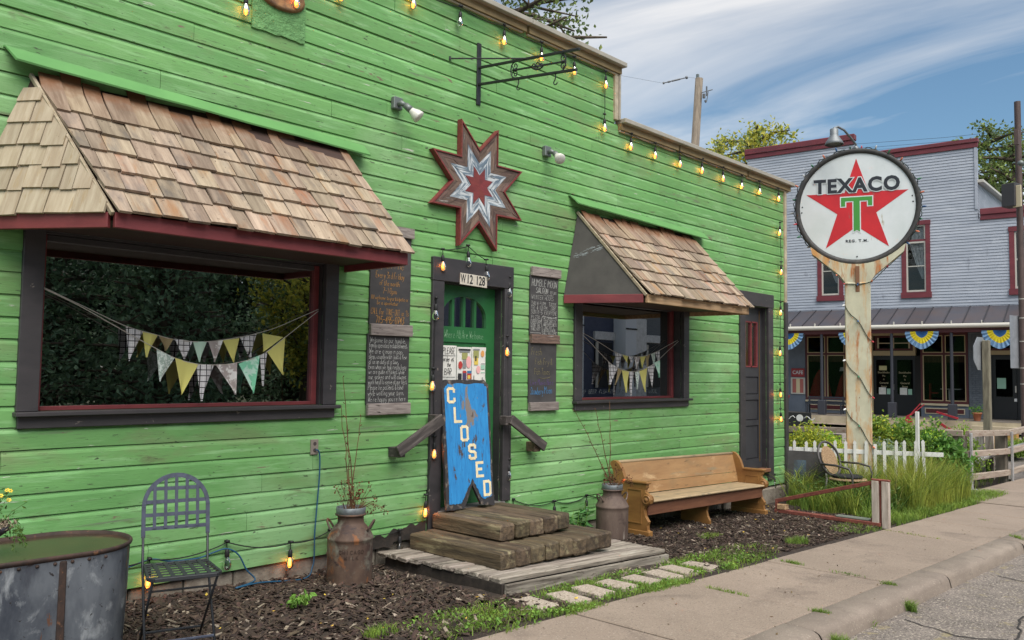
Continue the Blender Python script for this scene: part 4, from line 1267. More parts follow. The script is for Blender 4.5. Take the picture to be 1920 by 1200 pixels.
blocks(p2, 5.597, 1.395, 0.2, 0.43, [(0.08, 0.9, 0.92, 0.96, 'black'), (0.15, 0.85, 0.88, 0.915, 'grey'), (0.32, 0.7, 0.72, 0.87, 'olive'), (0.38, 0.6, 0.52, 0.7, 'grey'), (0.08, 0.36, 0.5, 0.68, 'red', 1), (0.6, 0.95, 0.52, 0.8, 'pink', 1),
       (0.07, 0.32, 0.26, 0.40, 'black'), (0.38, 0.63, 0.26, 0.46, 'purple'), (0.38, 0.63, 0.41, 0.465, 'red'), (0.68, 0.98, 0.27, 0.46, 'red'), (0.68, 0.98, 0.40, 0.465, 'blue'), (0.72, 0.9, 0.28, 0.36, 'yellow'),
       (0.07, 0.32, 0.06, 0.24, 'blue'), (0.07, 0.32, 0.18, 0.245, 'red'), (0.38, 0.63, 0.06, 0.24, 'grey'), (0.38, 0.63, 0.17, 0.245, 'blue'), (0.68, 0.98, 0.06, 0.24, 'brown'), (0.68, 0.98, 0.18, 0.245, 'yellow')])
p3 = paper('printed flyer with a small orange cone, rightmost of the papers on the door', 5.80, 5.995, 1.39, 1.83)
blocks(p3, 5.80, 1.39, 0.198, 0.44, [(0.06, 0.52, 0.93, 0.96, 'grey'), (0.08, 0.46, 0.76, 0.92, 'olive'), (0.14, 0.42, 0.60, 0.755, 'yellow'), (0.2, 0.3, 0.68, 0.80, 'black'), (0.3, 0.58, 0.40, 0.58, 'pink', 1), (0.6, 0.85, 0.78, 0.93, 'orange', 1), (0.62, 0.9, 0.62, 0.635, 'grey'),
       (0.62, 0.9, 0.50, 0.6, 'green'), (0.62, 0.9, 0.42, 0.435, 'green'), (0.12, 0.16, 0.1, 0.36, 'black'), (0.17, 0.24, 0.16, 0.26, 'black'), (0.7, 0.76, 0.18, 0.32, 'grey'), (0.6, 0.95, 0.15, 0.16, 'grey'), (0.2, 0.88, 0.09, 0.13, 'yellow'), (0.88, 0.94, 0.09, 0.13, 'black'), (0.05, 0.25, 0.07, 0.1, 'black')])

# leaning swallow-tailed CLOSED board
cs = thing('closed_sign', 'worn blue wooden board lettered CLOSED leaning against the green door', 'sign', (5.55, -0.15, 0.31))
org = V((5.55, -0.17, 0.315))
T = Matrix.Translation(org) @ Matrix.Rotation(rad(-5.5), 4, 'Z') @ Matrix.Rotation(rad(-6.2), 4, 'X')
HW, HH = 0.285, 1.20
def ragged(pts, k=7, amp=0.006):
    q = []
    for (xa, za), (xb, zb) in zip(pts, pts[1:] + pts[:1]):
        for i in range(k):
            t = i / k
            j = 0 if i == 0 else amp
            q.append((xa + (xb - xa) * t + random.uniform(-j, j), za + (zb - za) * t + random.uniform(-j, j)))
    return q
outline = [(-HW, 0.0), (-0.085, 0.0), (0.03, 0.22), (0.12, 0.02), (HW, 0.0), (HW, HH - 0.05), (HW - 0.05, HH), (-HW + 0.05, HH), (-HW, HH - 0.05)]
MB().prism(ragged(outline), -0.012, 0.018).build('board', BLUEEDGE, cs, mw=T)
inner = [(-HW + 0.028, 0.05), (-0.12, 0.05), (-0.09, 0.09), (0.03, 0.27), (0.125, 0.09), (0.16, 0.07), (HW - 0.03, 0.09), (HW - 0.028, HH - 0.08), (HW - 0.07, HH - 0.04), (-HW + 0.07, HH - 0.04), (-HW + 0.028, HH - 0.08)]
MB().prism(ragged(inner, 8, 0.007), -0.0148, -0.0125).build('blue_face', BLUESIGN, cs, mw=T)
# block capitals drawn as polygons (unit box 0..1)
def ring(o, i):
    return o + [o[0]] + [i[0]] + i[1:][::-1] + [i[0]]
def stroke_letter(segs, x, z, w_, h, th):
    b = MB()
    for pts in segs:
        P = [(x + px * w_, z + pz_ * h) for px, pz_ in pts]
        for i in range(len(P) - 1):
            a, c = V((P[i][0], 0, P[i][1])), V((P[i + 1][0], 0, P[i + 1][1]))
            d = (c - a).normalized()
            n = V((-d.z, 0, d.x)) * th / 2
            a2, c2 = a - d * th * 0.42, c + d * th * 0.42
            yy = -0.0158 - 0.0003 * i
            b.add([(p.x, yy, p.z) for p in (a2 + n, a2 - n, c2 - n, c2 + n)], [(0, 1, 2, 3)])
    return b
SH = {'C': [[(1, .78), (1, .9), (.8, 1), (.2, 1), (0, .9), (0, .1), (.2, 0), (.8, 0), (1, .1), (1, .22)]], 'L': [[(0, 1), (0, 0), (1, 0)]], 'O': [[(.2, 0), (0, .1), (0, .9), (.2, 1), (.8, 1), (1, .9), (1, .1), (.8, 0), (.2, 0)]],
      'S': [[(1, .8), (1, .92), (.8, 1), (.2, 1), (0, .9), (0, .62), (.2, .52), (.8, .48), (1, .38), (1, .1), (.8, 0), (.2, 0), (0, .08), (0, .2)]], 'E': [[(1, 1), (0, 1), (0, 0), (1, 0)], [(0, .52), (.75, .52)]], 'D': [[(0, 0), (0, 1), (.75, 1), (1, .88), (1, .12), (.75, 0), (0, 0)]]}
for ch, x, z in (('C', -0.215, 0.99), ('L', -0.145, 0.805), ('O', -0.078, 0.63), ('S', 0.005, 0.455), ('E', 0.085, 0.285), ('D', 0.165, 0.105)):
    stroke_letter(SH[ch], x, z, 0.072, 0.125, 0.026).build('letter', IVORY, cs, mw=T)

# stub handrails each side of the door
HR = mat('black_weathered_timber', L((62, 56, 54)), 0.8, L((110, 102, 98)), (3, 30, 30), (0.5, 0.75), bump=0.7, bscale=(8, 90, 90), bdist=0.004, coords='obj')
h1 = thing('handrail', 'short sloping black timber handrail left of the door behind the blue board', 'handrail', (5.0, -0.2, 0.9), 'handrails by the front door')
A, B = onY(746, 848, -0.16), onY(830, 785, -0.16)
plank('rail', A, B, 0.032, 0.10, HR, h1, up=(0, 0, 1))
MB().cbox(A.x + 0.02, A.x + 0.10, -0.143, 0.0, A.z - 0.05, A.z + 0.035, 0.004).build('block', HR, h1)
MB().cbox(B.x - 0.07, B.x + 0.01, -0.143, -0.033, B.z - 0.05, B.z + 0.035, 0.004).build('block', HR, h1)
h2 = thing('handrail', 'short sloping black timber handrail right of the door above bare wall', 'handrail', (6.5, -0.2, 0.9), 'handrails by the front door')
A, B = onY(958, 786, -0.14), onY(1022, 838, -0.14)
plank('rail', A, B, 0.032, 0.095, HR, h2, up=(0, 0, 1))
MB().cbox(A.x - 0.05, A.x + 0.03, -0.123, -0.033, A.z - 0.06, A.z + 0.03, 0.004).build('block', HR, h2)
MB().cbox(B.x - 0.14, B.x - 0.05, -0.123, 0.0, B.z - 0.045, B.z + 0.055, 0.004).build('block', TIMBER, h2)

# ------------------------------------------------------------------ string lights
CABLE = mat('black_cable', (0.012, 0.012, 0.013), 0.6)
def bulb_mat(name, lit):
    m = bpy.data.materials.new(name)
    m.use_nodes = True
    t = m.node_tree
    t.nodes.clear()
    o = nd(t, 'ShaderNodeOutputMaterial')
    tr = nd(t, 'ShaderNodeBsdfTransparent')
    gl = nd(t, 'ShaderNodeBsdfGlossy')
    gl.inputs['Roughness'].default_value = 0.05
    lw = nd(t, 'ShaderNodeLayerWeight')
    lw.inputs[0].default_value = 0.4
    ms = nd(t, 'ShaderNodeMixShader')
    t.links.new(lw.outputs['Fresnel'], ms.inputs[0])
    if lit:
        em = nd(t, 'ShaderNodeEmission')
        em.inputs[0].default_value = (1, 0.34, 0.06, 1)
        em.inputs[1].default_value = 1.1
        m2 = nd(t, 'ShaderNodeMixShader')
        m2.inputs[0].default_value = 0.75
        tr.inputs[0].default_value = (1, 0.85, 0.6, 1)
        t.links.new(tr.outputs[0], m2.inputs[1])
        t.links.new(em.outputs[0], m2.inputs[2])
        t.links.new(m2.outputs[0], ms.inputs[1])
    else:
        t.links.new(tr.outputs[0], ms.inputs[1])
        tr.inputs[0].default_value = (0.8, 0.82, 0.82, 1)
    t.links.new(gl.outputs[0], ms.inputs[2])
    t.links.new(ms.outputs[0], o.inputs[0])
    return m
BL_LIT, BL_OFF = bulb_mat('lit_bulb_glass', True), bulb_mat('unlit_bulb_glass', False)
FIL = mat('glowing_filament', (1, 0.5, 0.15), 0.5, emit=((1, 0.40, 0.10, 1), 9))
b = MB().tube([(0, 0, 0.01), (0.004, 0, -0.02), (0, 0, -0.05)], 0.004, 6).lathe([(0.0, -0.05), (0.010, -0.05), (0.015, -0.062), (0.017, -0.075), (0.018, -0.105), (0.014, -0.112), (0, -0.112)], 12).box(-0.02, 0.02, -0.012, 0.012, 0.0, 0.016)
ME_SOCK = b.mesh('socket', CABLE, True)
prof = [(0.014, -0.11), (0.018, -0.12), (0.027, -0.14), (0.032, -0.162), (0.030, -0.182), (0.021, -0.198), (0.008, -0.206), (0, -0.207)]
ME_LIT = MB().lathe(prof, 14).mesh('bulb', BL_LIT, True)
ME_OFF = MB().lathe(prof, 14).mesh('bulb', BL_OFF, True)
BULB_LIGHT = bpy.data.lights.new('bulb_light', 'POINT')
BULB_LIGHT.energy = 1.6
BULB_LIGHT.color = (1, 0.24, 0.015)
BULB_LIGHT.shadow_soft_size = 0.012
fp = []
for k in range(4):
    fp += [(0.007 * math.cos(k * PI / 2), 0.007 * math.sin(k * PI / 2), -0.128 if k % 2 else -0.172)]
    fp += [(0.007 * math.cos(k * PI / 2 + .4), 0.007 * math.sin(k * PI / 2 + .4), -0.172 if k % 2 else -0.128)]
ME_FIL = MB().tube([V(p) for p in fp], 0.0028, 5).mesh('filament', FIL)
def light_string(label, bulbs, extra=(), y=-0.068, drop=0.155, sag=0.04, side=False, name_group='strings of bulbs on the green building'):
    """bulbs: (px, py, lit) bulb centres; cord runs through their tops"""
    pts = []
    for px, py, lit in bulbs:
        p = onY(px, py, y)
        pts.append((p + V((0, 0.02, drop)), lit))
    t = thing('string_lights', label, 'string lights', pts[0][0], name_group)
    path = []
    ap = [p for p, _ in pts]
    for (a, c) in zip(ap, ap[1:]):
        for i in range(8):
            u = i / 8
            path.append(a.lerp(c, u) + V((0.004 * math.sin(u * 9), 0, -sag * 4 * u * (1 - u) * min(1, abs((c - a).x) + 0.2))))
    path.append(ap[-1])
    path = [V(e) for e in extra if e[3] == 0] + path if extra and len(extra[0]) == 4 else path
    MB().tube(path, 0.0045, 6).build('cord', CABLE, t, True)
    for p, lit in pts:
        s_ = put('socket', ME_SOCK, t, mw=Matrix.Translation(p) @ Matrix.Rotation(random.uniform(-0.12, 0.12), 4, 'Y') @ Matrix.Rotation(random.uniform(0, 6), 4, 'Z'))
        bu = put('bulb', ME_LIT if lit else ME_OFF, s_, mw=PW[s_.name].copy())
        if lit:
            put('filament', ME_FIL, s_, mw=PW[s_.name].copy())
            la_ = bpy.data.objects.new('bulb_light', BULB_LIGHT)
            COL.objects.link(la_)
            la_.parent = s_
            la_.matrix_parent_inverse = PW[s_.name].inverted()
            la_.location = p + V((0, 0, -0.15))
    return t
top = [(463, 18, 1), (556, 4, 1), (640, -8, 1), (778, 7, 1), (866, 42, 0), (948, 76, 1), (1018, 107, 1), (1079, 133, 1), (1138, 159, 1), (1136, 240, 1)]
light_string('string of glowing bulbs hanging under the tall part of the parapet', top, drop=0.16)
light_string('string of glowing bulbs hanging under the lower right part of the parapet', [(1186, 275, 1), (1231, 292, 1), (1277, 308, 1), (1319, 320, 1), (1358, 335, 1), (1394, 350, 1), (1427, 360, 1), (1462, 373, 1)], drop=0.16)
light_string('string of glowing bulbs running down the far right corner board', [(1465, 437, 1), (1467, 511, 1), (1466, 587, 1), (1465, 663, 1), (1465, 741, 1), (1466, 787, 1)], y=-0.075, drop=0.16, sag=0.0)
light_string('string of bulbs, one lit, along the top of the black door frame', [(832, 502, 1), (880, 494, 0), (914, 520, 0)], y=-0.06, drop=0.17, sag=0.02)
light_string('string of bulbs down the left post of the black door frame', [(820, 592, 0), (815, 725, 1), (817, 853, 1), (801, 963, 1)], y=-0.06, drop=0.16, sag=0.0)
light_string('string of bulbs down the right post of the black door frame', [(958, 550, 0), (953, 661, 1), (957, 893, 0)], y=-0.05, drop=0.16, sag=0.0)
light_string('string of bulbs along the foot of the wall left of the steps', [(150, 1105, 0), (281, 1092, 1), (427, 1056, 0), (547, 1055, 1), (620, 1030, 0), (752, 1028, 0)], y=-0.055, drop=0.15, sag=0.05)
light_string('string of unlit bulbs along the foot of the wall behind the right milk can', [(965, 960, 0), (1042, 962, 0), (1103, 950, 0), (1240, 940, 0), (1455, 905, 0)], y=-0.03, drop=0.12, sag=0.06)

# oval vent in a lumpy green patch at the very top of the view
vn = thing('wall_vent', 'rusty brown oval vent cover on a lumpy green patch atop the wall', 'vent', (3.2, 0, 4.2))
A, B = onY(473, 12, -0.012), onY(572, 42, -0.012)
b = MB()
poly = []
for t in np.linspace(0, 1, 12):
    poly.append((A.x + (B.x - A.x) * t, A.z - 0.16 + 0.02 * noise.noise(V((t * 6, 1, 1)))))
for t in np.linspace(1, 0, 12):
    poly.append((A.x + (B.x - A.x) * t, A.z + 0.30 + 0.02 * noise.noise(V((t * 6, 4, 1)))))
b.prism(poly, -0.016, -0.0015).build('patch', mat('lumpy_green_patch', L((104, 156, 92)), 0.6, L((90, 138, 80)), (9, 9, 9), bump=1.0, bscale=(24, 24, 24), bdist=0.03), vn)
p = onY(530, -6, -0.03)
MB(Matrix.Translation((p.x, -0.018, p.z)) @ Matrix.Rotation(PI / 2, 4, 'X') @ Matrix.Diagonal((1.5, 0.8, 1, 1))).lathe([(0.14, 0.0), (0.135, 0.02), (0.12, 0.03), (0.10, 0.022), (0.0, 0.018)], 28).build('cover', mat('rusty_brown_cover', L((140, 104, 66)), 0.8, L((90, 66, 46)), (14, 14, 14), bump=0.8), vn, True)

# wall outlet and blue cord
ot = thing('wall_outlet', 'small grey electric outlet on the wall above the left milk can', 'outlet', (3.94, 0, 0.96))
p = onY(589, 838, -0.006)
MB().cbox(p.x - 0.036, p.x + 0.036, -0.016, -0.001, p.z - 0.062, p.z + 0.062, 0.004).build('plate', mat('outlet_grey', L((132, 122, 112)), 0.6), ot)
b = MB()
for dz in (0.026, -0.026):
    b.lathe([(0.016, -0.002), (0.016, 0.0), (0, 0.0)], 12, M=Matrix.Translation((p.x, -0.0165, p.z + dz)) @ Matrix.Rotation(PI / 2, 4, 'X'))
b.build('socket_face', mat('outlet_dark', L((70, 60, 58)), 0.6), ot)
BLUECORD = mat('blue_cord', L((30, 78, 108)), 0.5)
q = [onY(x, y_, -0.035) for x, y_ in ((592, 843), (599, 850), (599, 890), (595, 940), (590, 1000), (589, 1040), (586, 1062))]
q += [onY(570, 1085, -0.06), V((3.42, -0.10, G(3.4) + 0.02)), V((3.2, -0.14, G(3.2) + 0.02)), onY(478, 1088, -0.06), onY(462, 1068, -0.045), onY(447, 1040, -0.04), onY(425, 1029, -0.035), onY(400, 1036, -0.03), onY(370, 1047, -0.03), onY(320, 1052, -0.03), onY(285, 1049, -0.03), onY(245, 1062, -0.03), onY(200, 1080, -0.03)]
qq = []
for i in range(len(q) - 1):
    for k in range(6):
        t = k / 6
        p0, p1, p2, p3_ = q[max(i - 1, 0)], q[i], q[i + 1], q[min(i + 2, len(q) - 1)]
        qq.append(0.5 * ((2 * p1) + (p2 - p0) * t + (2 * p0 - 5 * p1 + 4 * p2 - p3_) * t * t + (3 * p1 - p0 - 3 * p2 + p3_) * t ** 3))
tag(MB().tube(qq, 0.006, 8).build('extension_cord', BLUECORD, None, True), 'blue extension cord hanging from the wall outlet and trailing along the foundation', 'cord')

# ------------------------------------------------------------------ pennant strings in the windows
def cloth(name, c, c2=None, sc_=(20, 20, 20)):
    return mat(name, L(c), 0.9, L(c2) if c2 else None, sc_, (0.47, 0.53))
CY, CB, CM, CF = cloth('yellow_cloth', (208, 200, 116)), cloth('tan_cloth', (150, 132, 96)), cloth('mint_cloth', (186, 212, 192)), cloth('floral_cloth', (222, 218, 214), (166, 154, 150), (14, 14, 14))
CL_, CA = cloth('lace_cloth', (214, 220, 212), (160, 176, 164), (60, 60, 60)), cloth('aqua_cloth', (132, 204, 168), (192, 224, 206), (12, 12, 12))
def plaid():
    m = bpy.data.materials.new('plaid_cloth')
    m.use_nodes = True
    t = m.node_tree
    b_ = t.nodes['Principled BSDF']
    b_.inputs['Roughness'].default_value = 0.9
    g = nd(t, 'ShaderNodeTexCoord').outputs['Object']
    s = nd(t, 'ShaderNodeSeparateXYZ')
    t.links.new(g, s.inputs[0])
    def band(v, per, wd):
        f = mth(t, 'FRACT', mth(t, 'MULTIPLY', v, 1 / per))
        return mth(t, 'LESS_THAN', f, wd)
    a = mth(t, 'MAXIMUM', band(s.outputs['X'], 0.043, 0.16), band(s.outputs['Z'], 0.043, 0.16))
    c = mth(t, 'MULTIPLY', mth(t, 'MAXIMUM', band(s.outputs['X'], 0.0143, 0.16), band(s.outputs['Z'], 0.0143, 0.16)), 0.35)
    x = nd(t, 'ShaderNodeMix', data_type='RGBA')
    t.links.new(mth(t, 'MAXIMUM', a, c), x.inputs['Factor'])
    x.inputs['A'].default_value = L((214, 210, 210))
    x.inputs['B'].default_value = L((44, 40, 46))
    t.links.new(x.outputs['Result'], b_.inputs['Base Color'])
    return m
CP = plaid()
STR = mat('cotton_string', L((188, 180, 168)), 0.9)
def pennants(label, ends, ctrl, flags, y, group):
    A, B = onY(*ends[0], y), onY(*ends[1], y)
    pts = [A] + [onY(a, c, y) for a, c in ctrl] + [B]
    t = thing('pennant_string', label, 'bunting', pts[0], group)
    path = []
    for i in range(len(pts) - 1):
        for k in range(6):
            u = k / 6
            p0, p1, p2, p3_ = pts[max(i - 1, 0)], pts[i], pts[i + 1], pts[min(i + 2, len(pts) - 1)]
            path.append(0.5 * ((2 * p1) + (p2 - p0) * u + (2 * p0 - 5 * p1 + 4 * p2 - p3_) * u * u + (3 * p1 - p0 - 3 * p2 + p3_) * u ** 3))
    path.append(pts[-1])
    MB().tube(path, 0.0032, 5).build('string', STR, t, True)
    for (xa, ya), (xb, yb), (xt, yt), m in flags:
        a, c, tip = onY(xa, ya, y - 0.003), onY(xb, yb, y - 0.003), onY(xt, yt, y - 0.012)
        o = (a + c) / 2
        b = MB()
        n = 7
        fold = random.uniform(0.006, 0.022)
        for j in range(n + 1):
            v = j / n
            for i in range(n + 1):
                u = i / n
                top_ = a.lerp(c, u)
                p = top_.lerp(tip, v) + V((0, -fold * math.sin(u * PI * 2 + xa) * (0.3 + v) * (1 - v * 0.4), 0))
                b.v.append(tuple(p - o))
        for j in range(n):
            for i in range(n):
                k = j * (n + 1) + i
                b.f.append((k + n + 1, k + n + 2, k + 1, k))
        b.build('pennant', m, t, True, mw=Matrix.Translation(o))
yw = 0.022
g = 'pennant strings in the windows'
pennants('upper string of cloth pennants across the big left window', ((80, 538), (597, 580)), [(158, 575), (235, 611), (290, 627), (330, 637), (385, 641), (450, 632), (510, 617), (560, 596)],
         [((236, 612), (268, 622), (242, 677), CP), ((268, 622), (296, 629), (275, 670), CY), ((297, 630), (324, 636), (310, 658), CB), ((327, 634), (361, 640), (345, 676), CP), ((362, 640), (388, 641), (374, 679), CM), ((390, 640), (418, 638), (402, 679), CF), ((418, 638), (449, 634), (438, 680), CY), ((451, 633), (482, 626), (470, 672), CP), ((492, 625), (531, 632), (493, 660), CY)], yw, g)
pennants('lower string of cloth pennants across the big left window', ((80, 540), (597, 583)), [(150, 574), (235, 622), (290, 652), (330, 672), (372, 683), (410, 684), (445, 680), (490, 666), (535, 632)],
         [((294, 655), (328, 671), (300, 715), CL_), ((328, 671), (371, 684), (340, 740), CY), ((369, 683), (402, 684), (378, 752), CP), ((404, 684), (444, 681), (441, 740), CF), ((447, 682), (487, 666), (475, 738), CA), ((488, 666), (502, 659), (493, 725), CP), ((501, 659), (535, 633), (531, 703), CY)], yw - 0.02, g)
yw = 0.06
pennants('upper string of small pennants across the window right of the door', ((1088, 622), (1272, 637)), [(1105, 631), (1130, 646), (1153, 660), (1180, 668), (1205, 668), (1230, 660), (1250, 649)],
         [((1153, 660), (1166, 665), (1157, 694), CP), ((1167, 665), (1178, 668), (1176, 680), CY), ((1179, 668), (1188, 669), (1184, 679), CP), ((1188, 669), (1200, 669), (1193, 692), CF), ((1200, 669), (1211, 668), (1204, 690), CY), ((1211, 668), (1219, 665), (1214, 688), CB), ((1220, 664), (1228, 661), (1226, 690), CL_), ((1228, 661), (1237, 657), (1236, 685), CP)], yw, g)
pennants('lower string of small pennants across the window right of the door', ((1088, 624), (1272, 640)), [(1105, 640), (1130, 667), (1148, 684), (1165, 692), (1185, 697), (1205, 692), (1226, 682), (1250, 660)],
         [((1140, 677), (1158, 690), (1143, 721), CP), ((1158, 690), (1166, 694), (1153, 722), CB), ((1166, 694), (1180, 697), (1174, 736), CY), ((1180, 697), (1189, 698), (1183, 742), CP), ((1190, 698), (1199, 696), (1194, 730), CL_), ((1199, 696), (1214, 690), (1210, 735), CY), ((1214, 689), (1227, 682), (1222, 727), CP), ((1226, 680), (1237, 676), (1236, 708), CA)], yw - 0.02, g)
lines_b = chalk('SHRIMP  BEER  FISH FRY  ICE CREAM  PIE  EAT LOCAL', 7.44, 1.345, 0.045, 0.1455, None, None, 1.7, lw=0.0032)
lines_b.build('chalk_writing', mat('faint_window_paint', L((150, 158, 160)), 0.9, L((70, 74, 76)), (60, 60, 60), (0.35, 0.6)), sw)
# ------------------------------------------------------------------ platform and timber steps
dk = thing('wooden_platform', 'low platform of weathered grey deck boards in front of the green door', 'platform', (5.8, -0.75, G(5.8)))
ztop = lambda x: 0.025 - 0.042 * (x - 4.65)
ys = [-0.08 - 0.127 * i for i in range(11)]
for i, y in enumerate(ys):
    x0, x1 = 4.60 + random.uniform(-0.02, 0.02) + 0.008 * i, 6.93 + random.uniform(-0.015, 0.015)
    if i in (3, 7):
        xm = 5.7 + random.uniform(-.4, .4)
        segs = [(x0, xm - 0.003), (xm + 0.003, x1)]
    else:
        segs = [(x0, x1)]
    for a, c in segs:
        dz = random.uniform(-0.004, 0.004)
        plank('deck_board', (a, y, ztop(a) - 0.018 + dz), (c, y, ztop(c) - 0.018 + dz), 0.116, 0.036, DECK, dk, up=(0, 0, 1), c=0.007, wob=0.003)
plank('skirt_board', (4.70, -1.445, ztop(4.7) - 0.085), (6.91, -1.445, ztop(6.9) - 0.085), 0.09, 0.036, DECK, dk, up=(0, -1, 0))
plank('skirt_board', (4.665, -0.05, ztop(4.65) - 0.085), (4.70, -1.42, ztop(4.65) - 0.085), 0.09, 0.036, mat('dark_wet_board', L((58, 50, 44)), 0.85, L((40, 34, 30)), (3, 20, 20), bump=0.4), dk, up=(-1, 0, 0))
st = thing('timber_steps', 'two dark brown steps of thick timbers leading to the green door', 'steps', (5.6, -0.6, 0.0))
def timbers(x0, x1, y0, y1, zt, n, th, sl):
    wd = (x1 - x0) / n
    for i in range(n):
        xa = x0 + i * wd + wd / 2
        j = random.uniform(-0.014, 0.014)
        dz = -sl * (xa - x0) + random.uniform(-0.005, 0.004)
        plank('timber', (xa, y1, zt + dz - th / 2), (xa + random.uniform(-.004, .004), y0 + j, zt + dz - th / 2), wd - 0.011, th, TIMBER, st, c=0.017, wob=0.004)
timbers(4.90, 6.37, -1.20, -0.06, 0.155, 8, 0.145, 0.012)
timbers(5.165, 6.10, -0.94, -0.055, 0.302, 5, 0.142, 0.0)

# pebble stepping stones
PEB = mat('exposed_pebble_paver', L((196, 182, 166)), 0.95, L((150, 136, 122)), (60, 60, 60), (0.35, 0.6), bump=1.0, bscale=(75, 75, 75), bdist=0.012, rand=0.08, spots=[(L((118, 100, 86)), (85, 85, 85), 0.62, 0.68)])
STONES = []
for i, (px, py) in enumerate(((1003, 1133), (1066, 1122), (1112, 1109), (1156, 1098), (1204, 1089), (1243, 1079), (1272, 1070), (1312, 1062))):
    p = onG(px, py)
    STONES.append((p.x, p.y))
    o = MB().cbox(-0.10, 0.10, -0.15, 0.15, -0.05, 0.012, 0.008).build('stepping_stone', PEB, None, mw=Matrix.Translation((p.x, p.y, G(p.x) + 0.006)) @ Matrix.Rotation(rad(random.uniform(-9, 9)), 4, 'Z') @ Matrix.Rotation(0.03, 4, 'Y'))
    tag(o, ['nearest pebble stepping stone beside the pavement, by the mulch', 'pebble stepping stone second nearest, ahead of the platform corner', 'third pebble stepping stone from the near end of the row', 'fourth pebble stepping stone from the near end, in front of the platform',
            'fifth pebble stepping stone, fourth from the far end of the row', 'sixth pebble stepping stone, third from the far end of the row', 'pebble stepping stone next to the farthest one in the row', 'farthest pebble stepping stone in the row, beside the mulch'][i], 'stepping stone', 'pebble stepping stones along the pavement')

# ------------------------------------------------------------------ milk cans with dried stalks
RUST1 = mat('rusty_milk_can', L((100, 80, 66)), 0.75, L((62, 44, 38)), (5, 5, 3), (0.35, 0.65), bump=0.5, bscale=(60, 60, 60), bdist=0.003,
            spots=[(L((118, 116, 104)), (5, 5, 6), 0.56, 0.78), (L((124, 78, 44)), (9, 9, 7), 0.60, 0.72), (L((52, 40, 40)), (5, 5, 12), 0.62, 0.75)])
RUST2 = mat('brown_milk_can', L((104, 88, 78)), 0.75, L((70, 54, 48)), (6, 6, 2), (0.35, 0.65), bump=0.4, bscale=(60, 60, 60), bdist=0.003,
            spots=[(L((148, 138, 128)), (16, 16, 3), 0.63, 0.74), (L((58, 46, 42)), (5, 5, 5), 0.62, 0.75)])
GALV = mat('galvanised_rim', L((126, 132, 134)), 0.5, L((104, 108, 112)), (20, 20, 20), metal=0.5)
def milk_can(label, x, y, rust, sc_, hang):
    z = G(x) - 0.012
    t = thing('milk_can', label, 'milk can', (x, y, z), 'milk cans by the door steps')
    T = Matrix.Translation((x, y, z)) @ Matrix.Diagonal((sc_, sc_, sc_, 1))
    prof = [(0.160, 0.0), (0.168, 0.01), (0.170, 0.03), (0.172, 0.30), (0.173, 0.335), (0.177, 0.340), (0.177, 0.352), (0.172, 0.358), (0.160, 0.385), (0.128, 0.43), (0.104, 0.455), (0.099, 0.47), (0.099, 0.505), (0.104, 0.512), (0.118, 0.518), (0.118, 0.528), (0.112, 0.53)]
    MB(T).lathe(prof, 40).build('body', rust, t, True)
    MB(T).lathe([(0.108, 0.525), (0.112, 0.53), (0.113, 0.575), (0.110, 0.578), (0.106, 0.575), (0.104, 0.53), (0.0, 0.528)], 36).build('rim', GALV, t, True)
    for sg in (rad(150 + hang), rad(-30 + hang)):
        d = V((math.cos(sg), math.sin(sg), 0))
        s_ = V((-d.y, d.x, 0))
        pts = []
        for i in range(13):
            an = PI * i / 12
            pts.append(d * (0.142 + 0.040 * math.sin(an)) + s_ * (0.048 * math.cos(an)) + V((0, 0, 0.425 + 0.055 * math.sin(an) - 0.02 * (1 - math.sin(an)))))
        MB(T).tube(pts, 0.0085, 8).build('handle', rust, t, True)
    return t, z + 0.53 * sc_
p = onG(645, 1092)
CX1, CY1 = 4.02, -0.40
c1, cz1 = milk_can('rusty milk can with worn raised letters holding dried stalks, left of the steps', CX1, CY1, RUST1, 1.02, -20)
bb = MB()
EMB = mat('raised_rust_letters', L((58, 42, 34)), 0.8)
for txt, zz_, hh in (('CHICAGO', 0.268, 0.03), ('MILK', 0.225, 0.03)):
    for i, ch in enumerate(txt):
        an = rad(-118 + (i - len(txt) / 2) * 9.5)
        Mx = Matrix.Translation((CX1, CY1, G(CX1) - 0.012 + zz_)) @ Matrix.Rotation(an + PI / 2, 4, 'Z')
        letter('raised_letter', ch, 0.042, EMB, c1, Mx @ Matrix.Translation((0, -0.177, 0)), 0.0012, 0.0006, 0.8)
c2, cz2 = milk_can('brown milk can with streaked sides beside the wooden pew, right of the steps', 7.37, -0.46, RUST2, 1.0, 10)
STEM = mat('dry_stem', L((110, 78, 50)), 0.9, L((76, 50, 34)), (9, 9, 9))
SEED = mat('dry_seed_head', L((112, 66, 44)), 0.95, L((84, 62, 36)), (40, 40, 40), island=0.4)
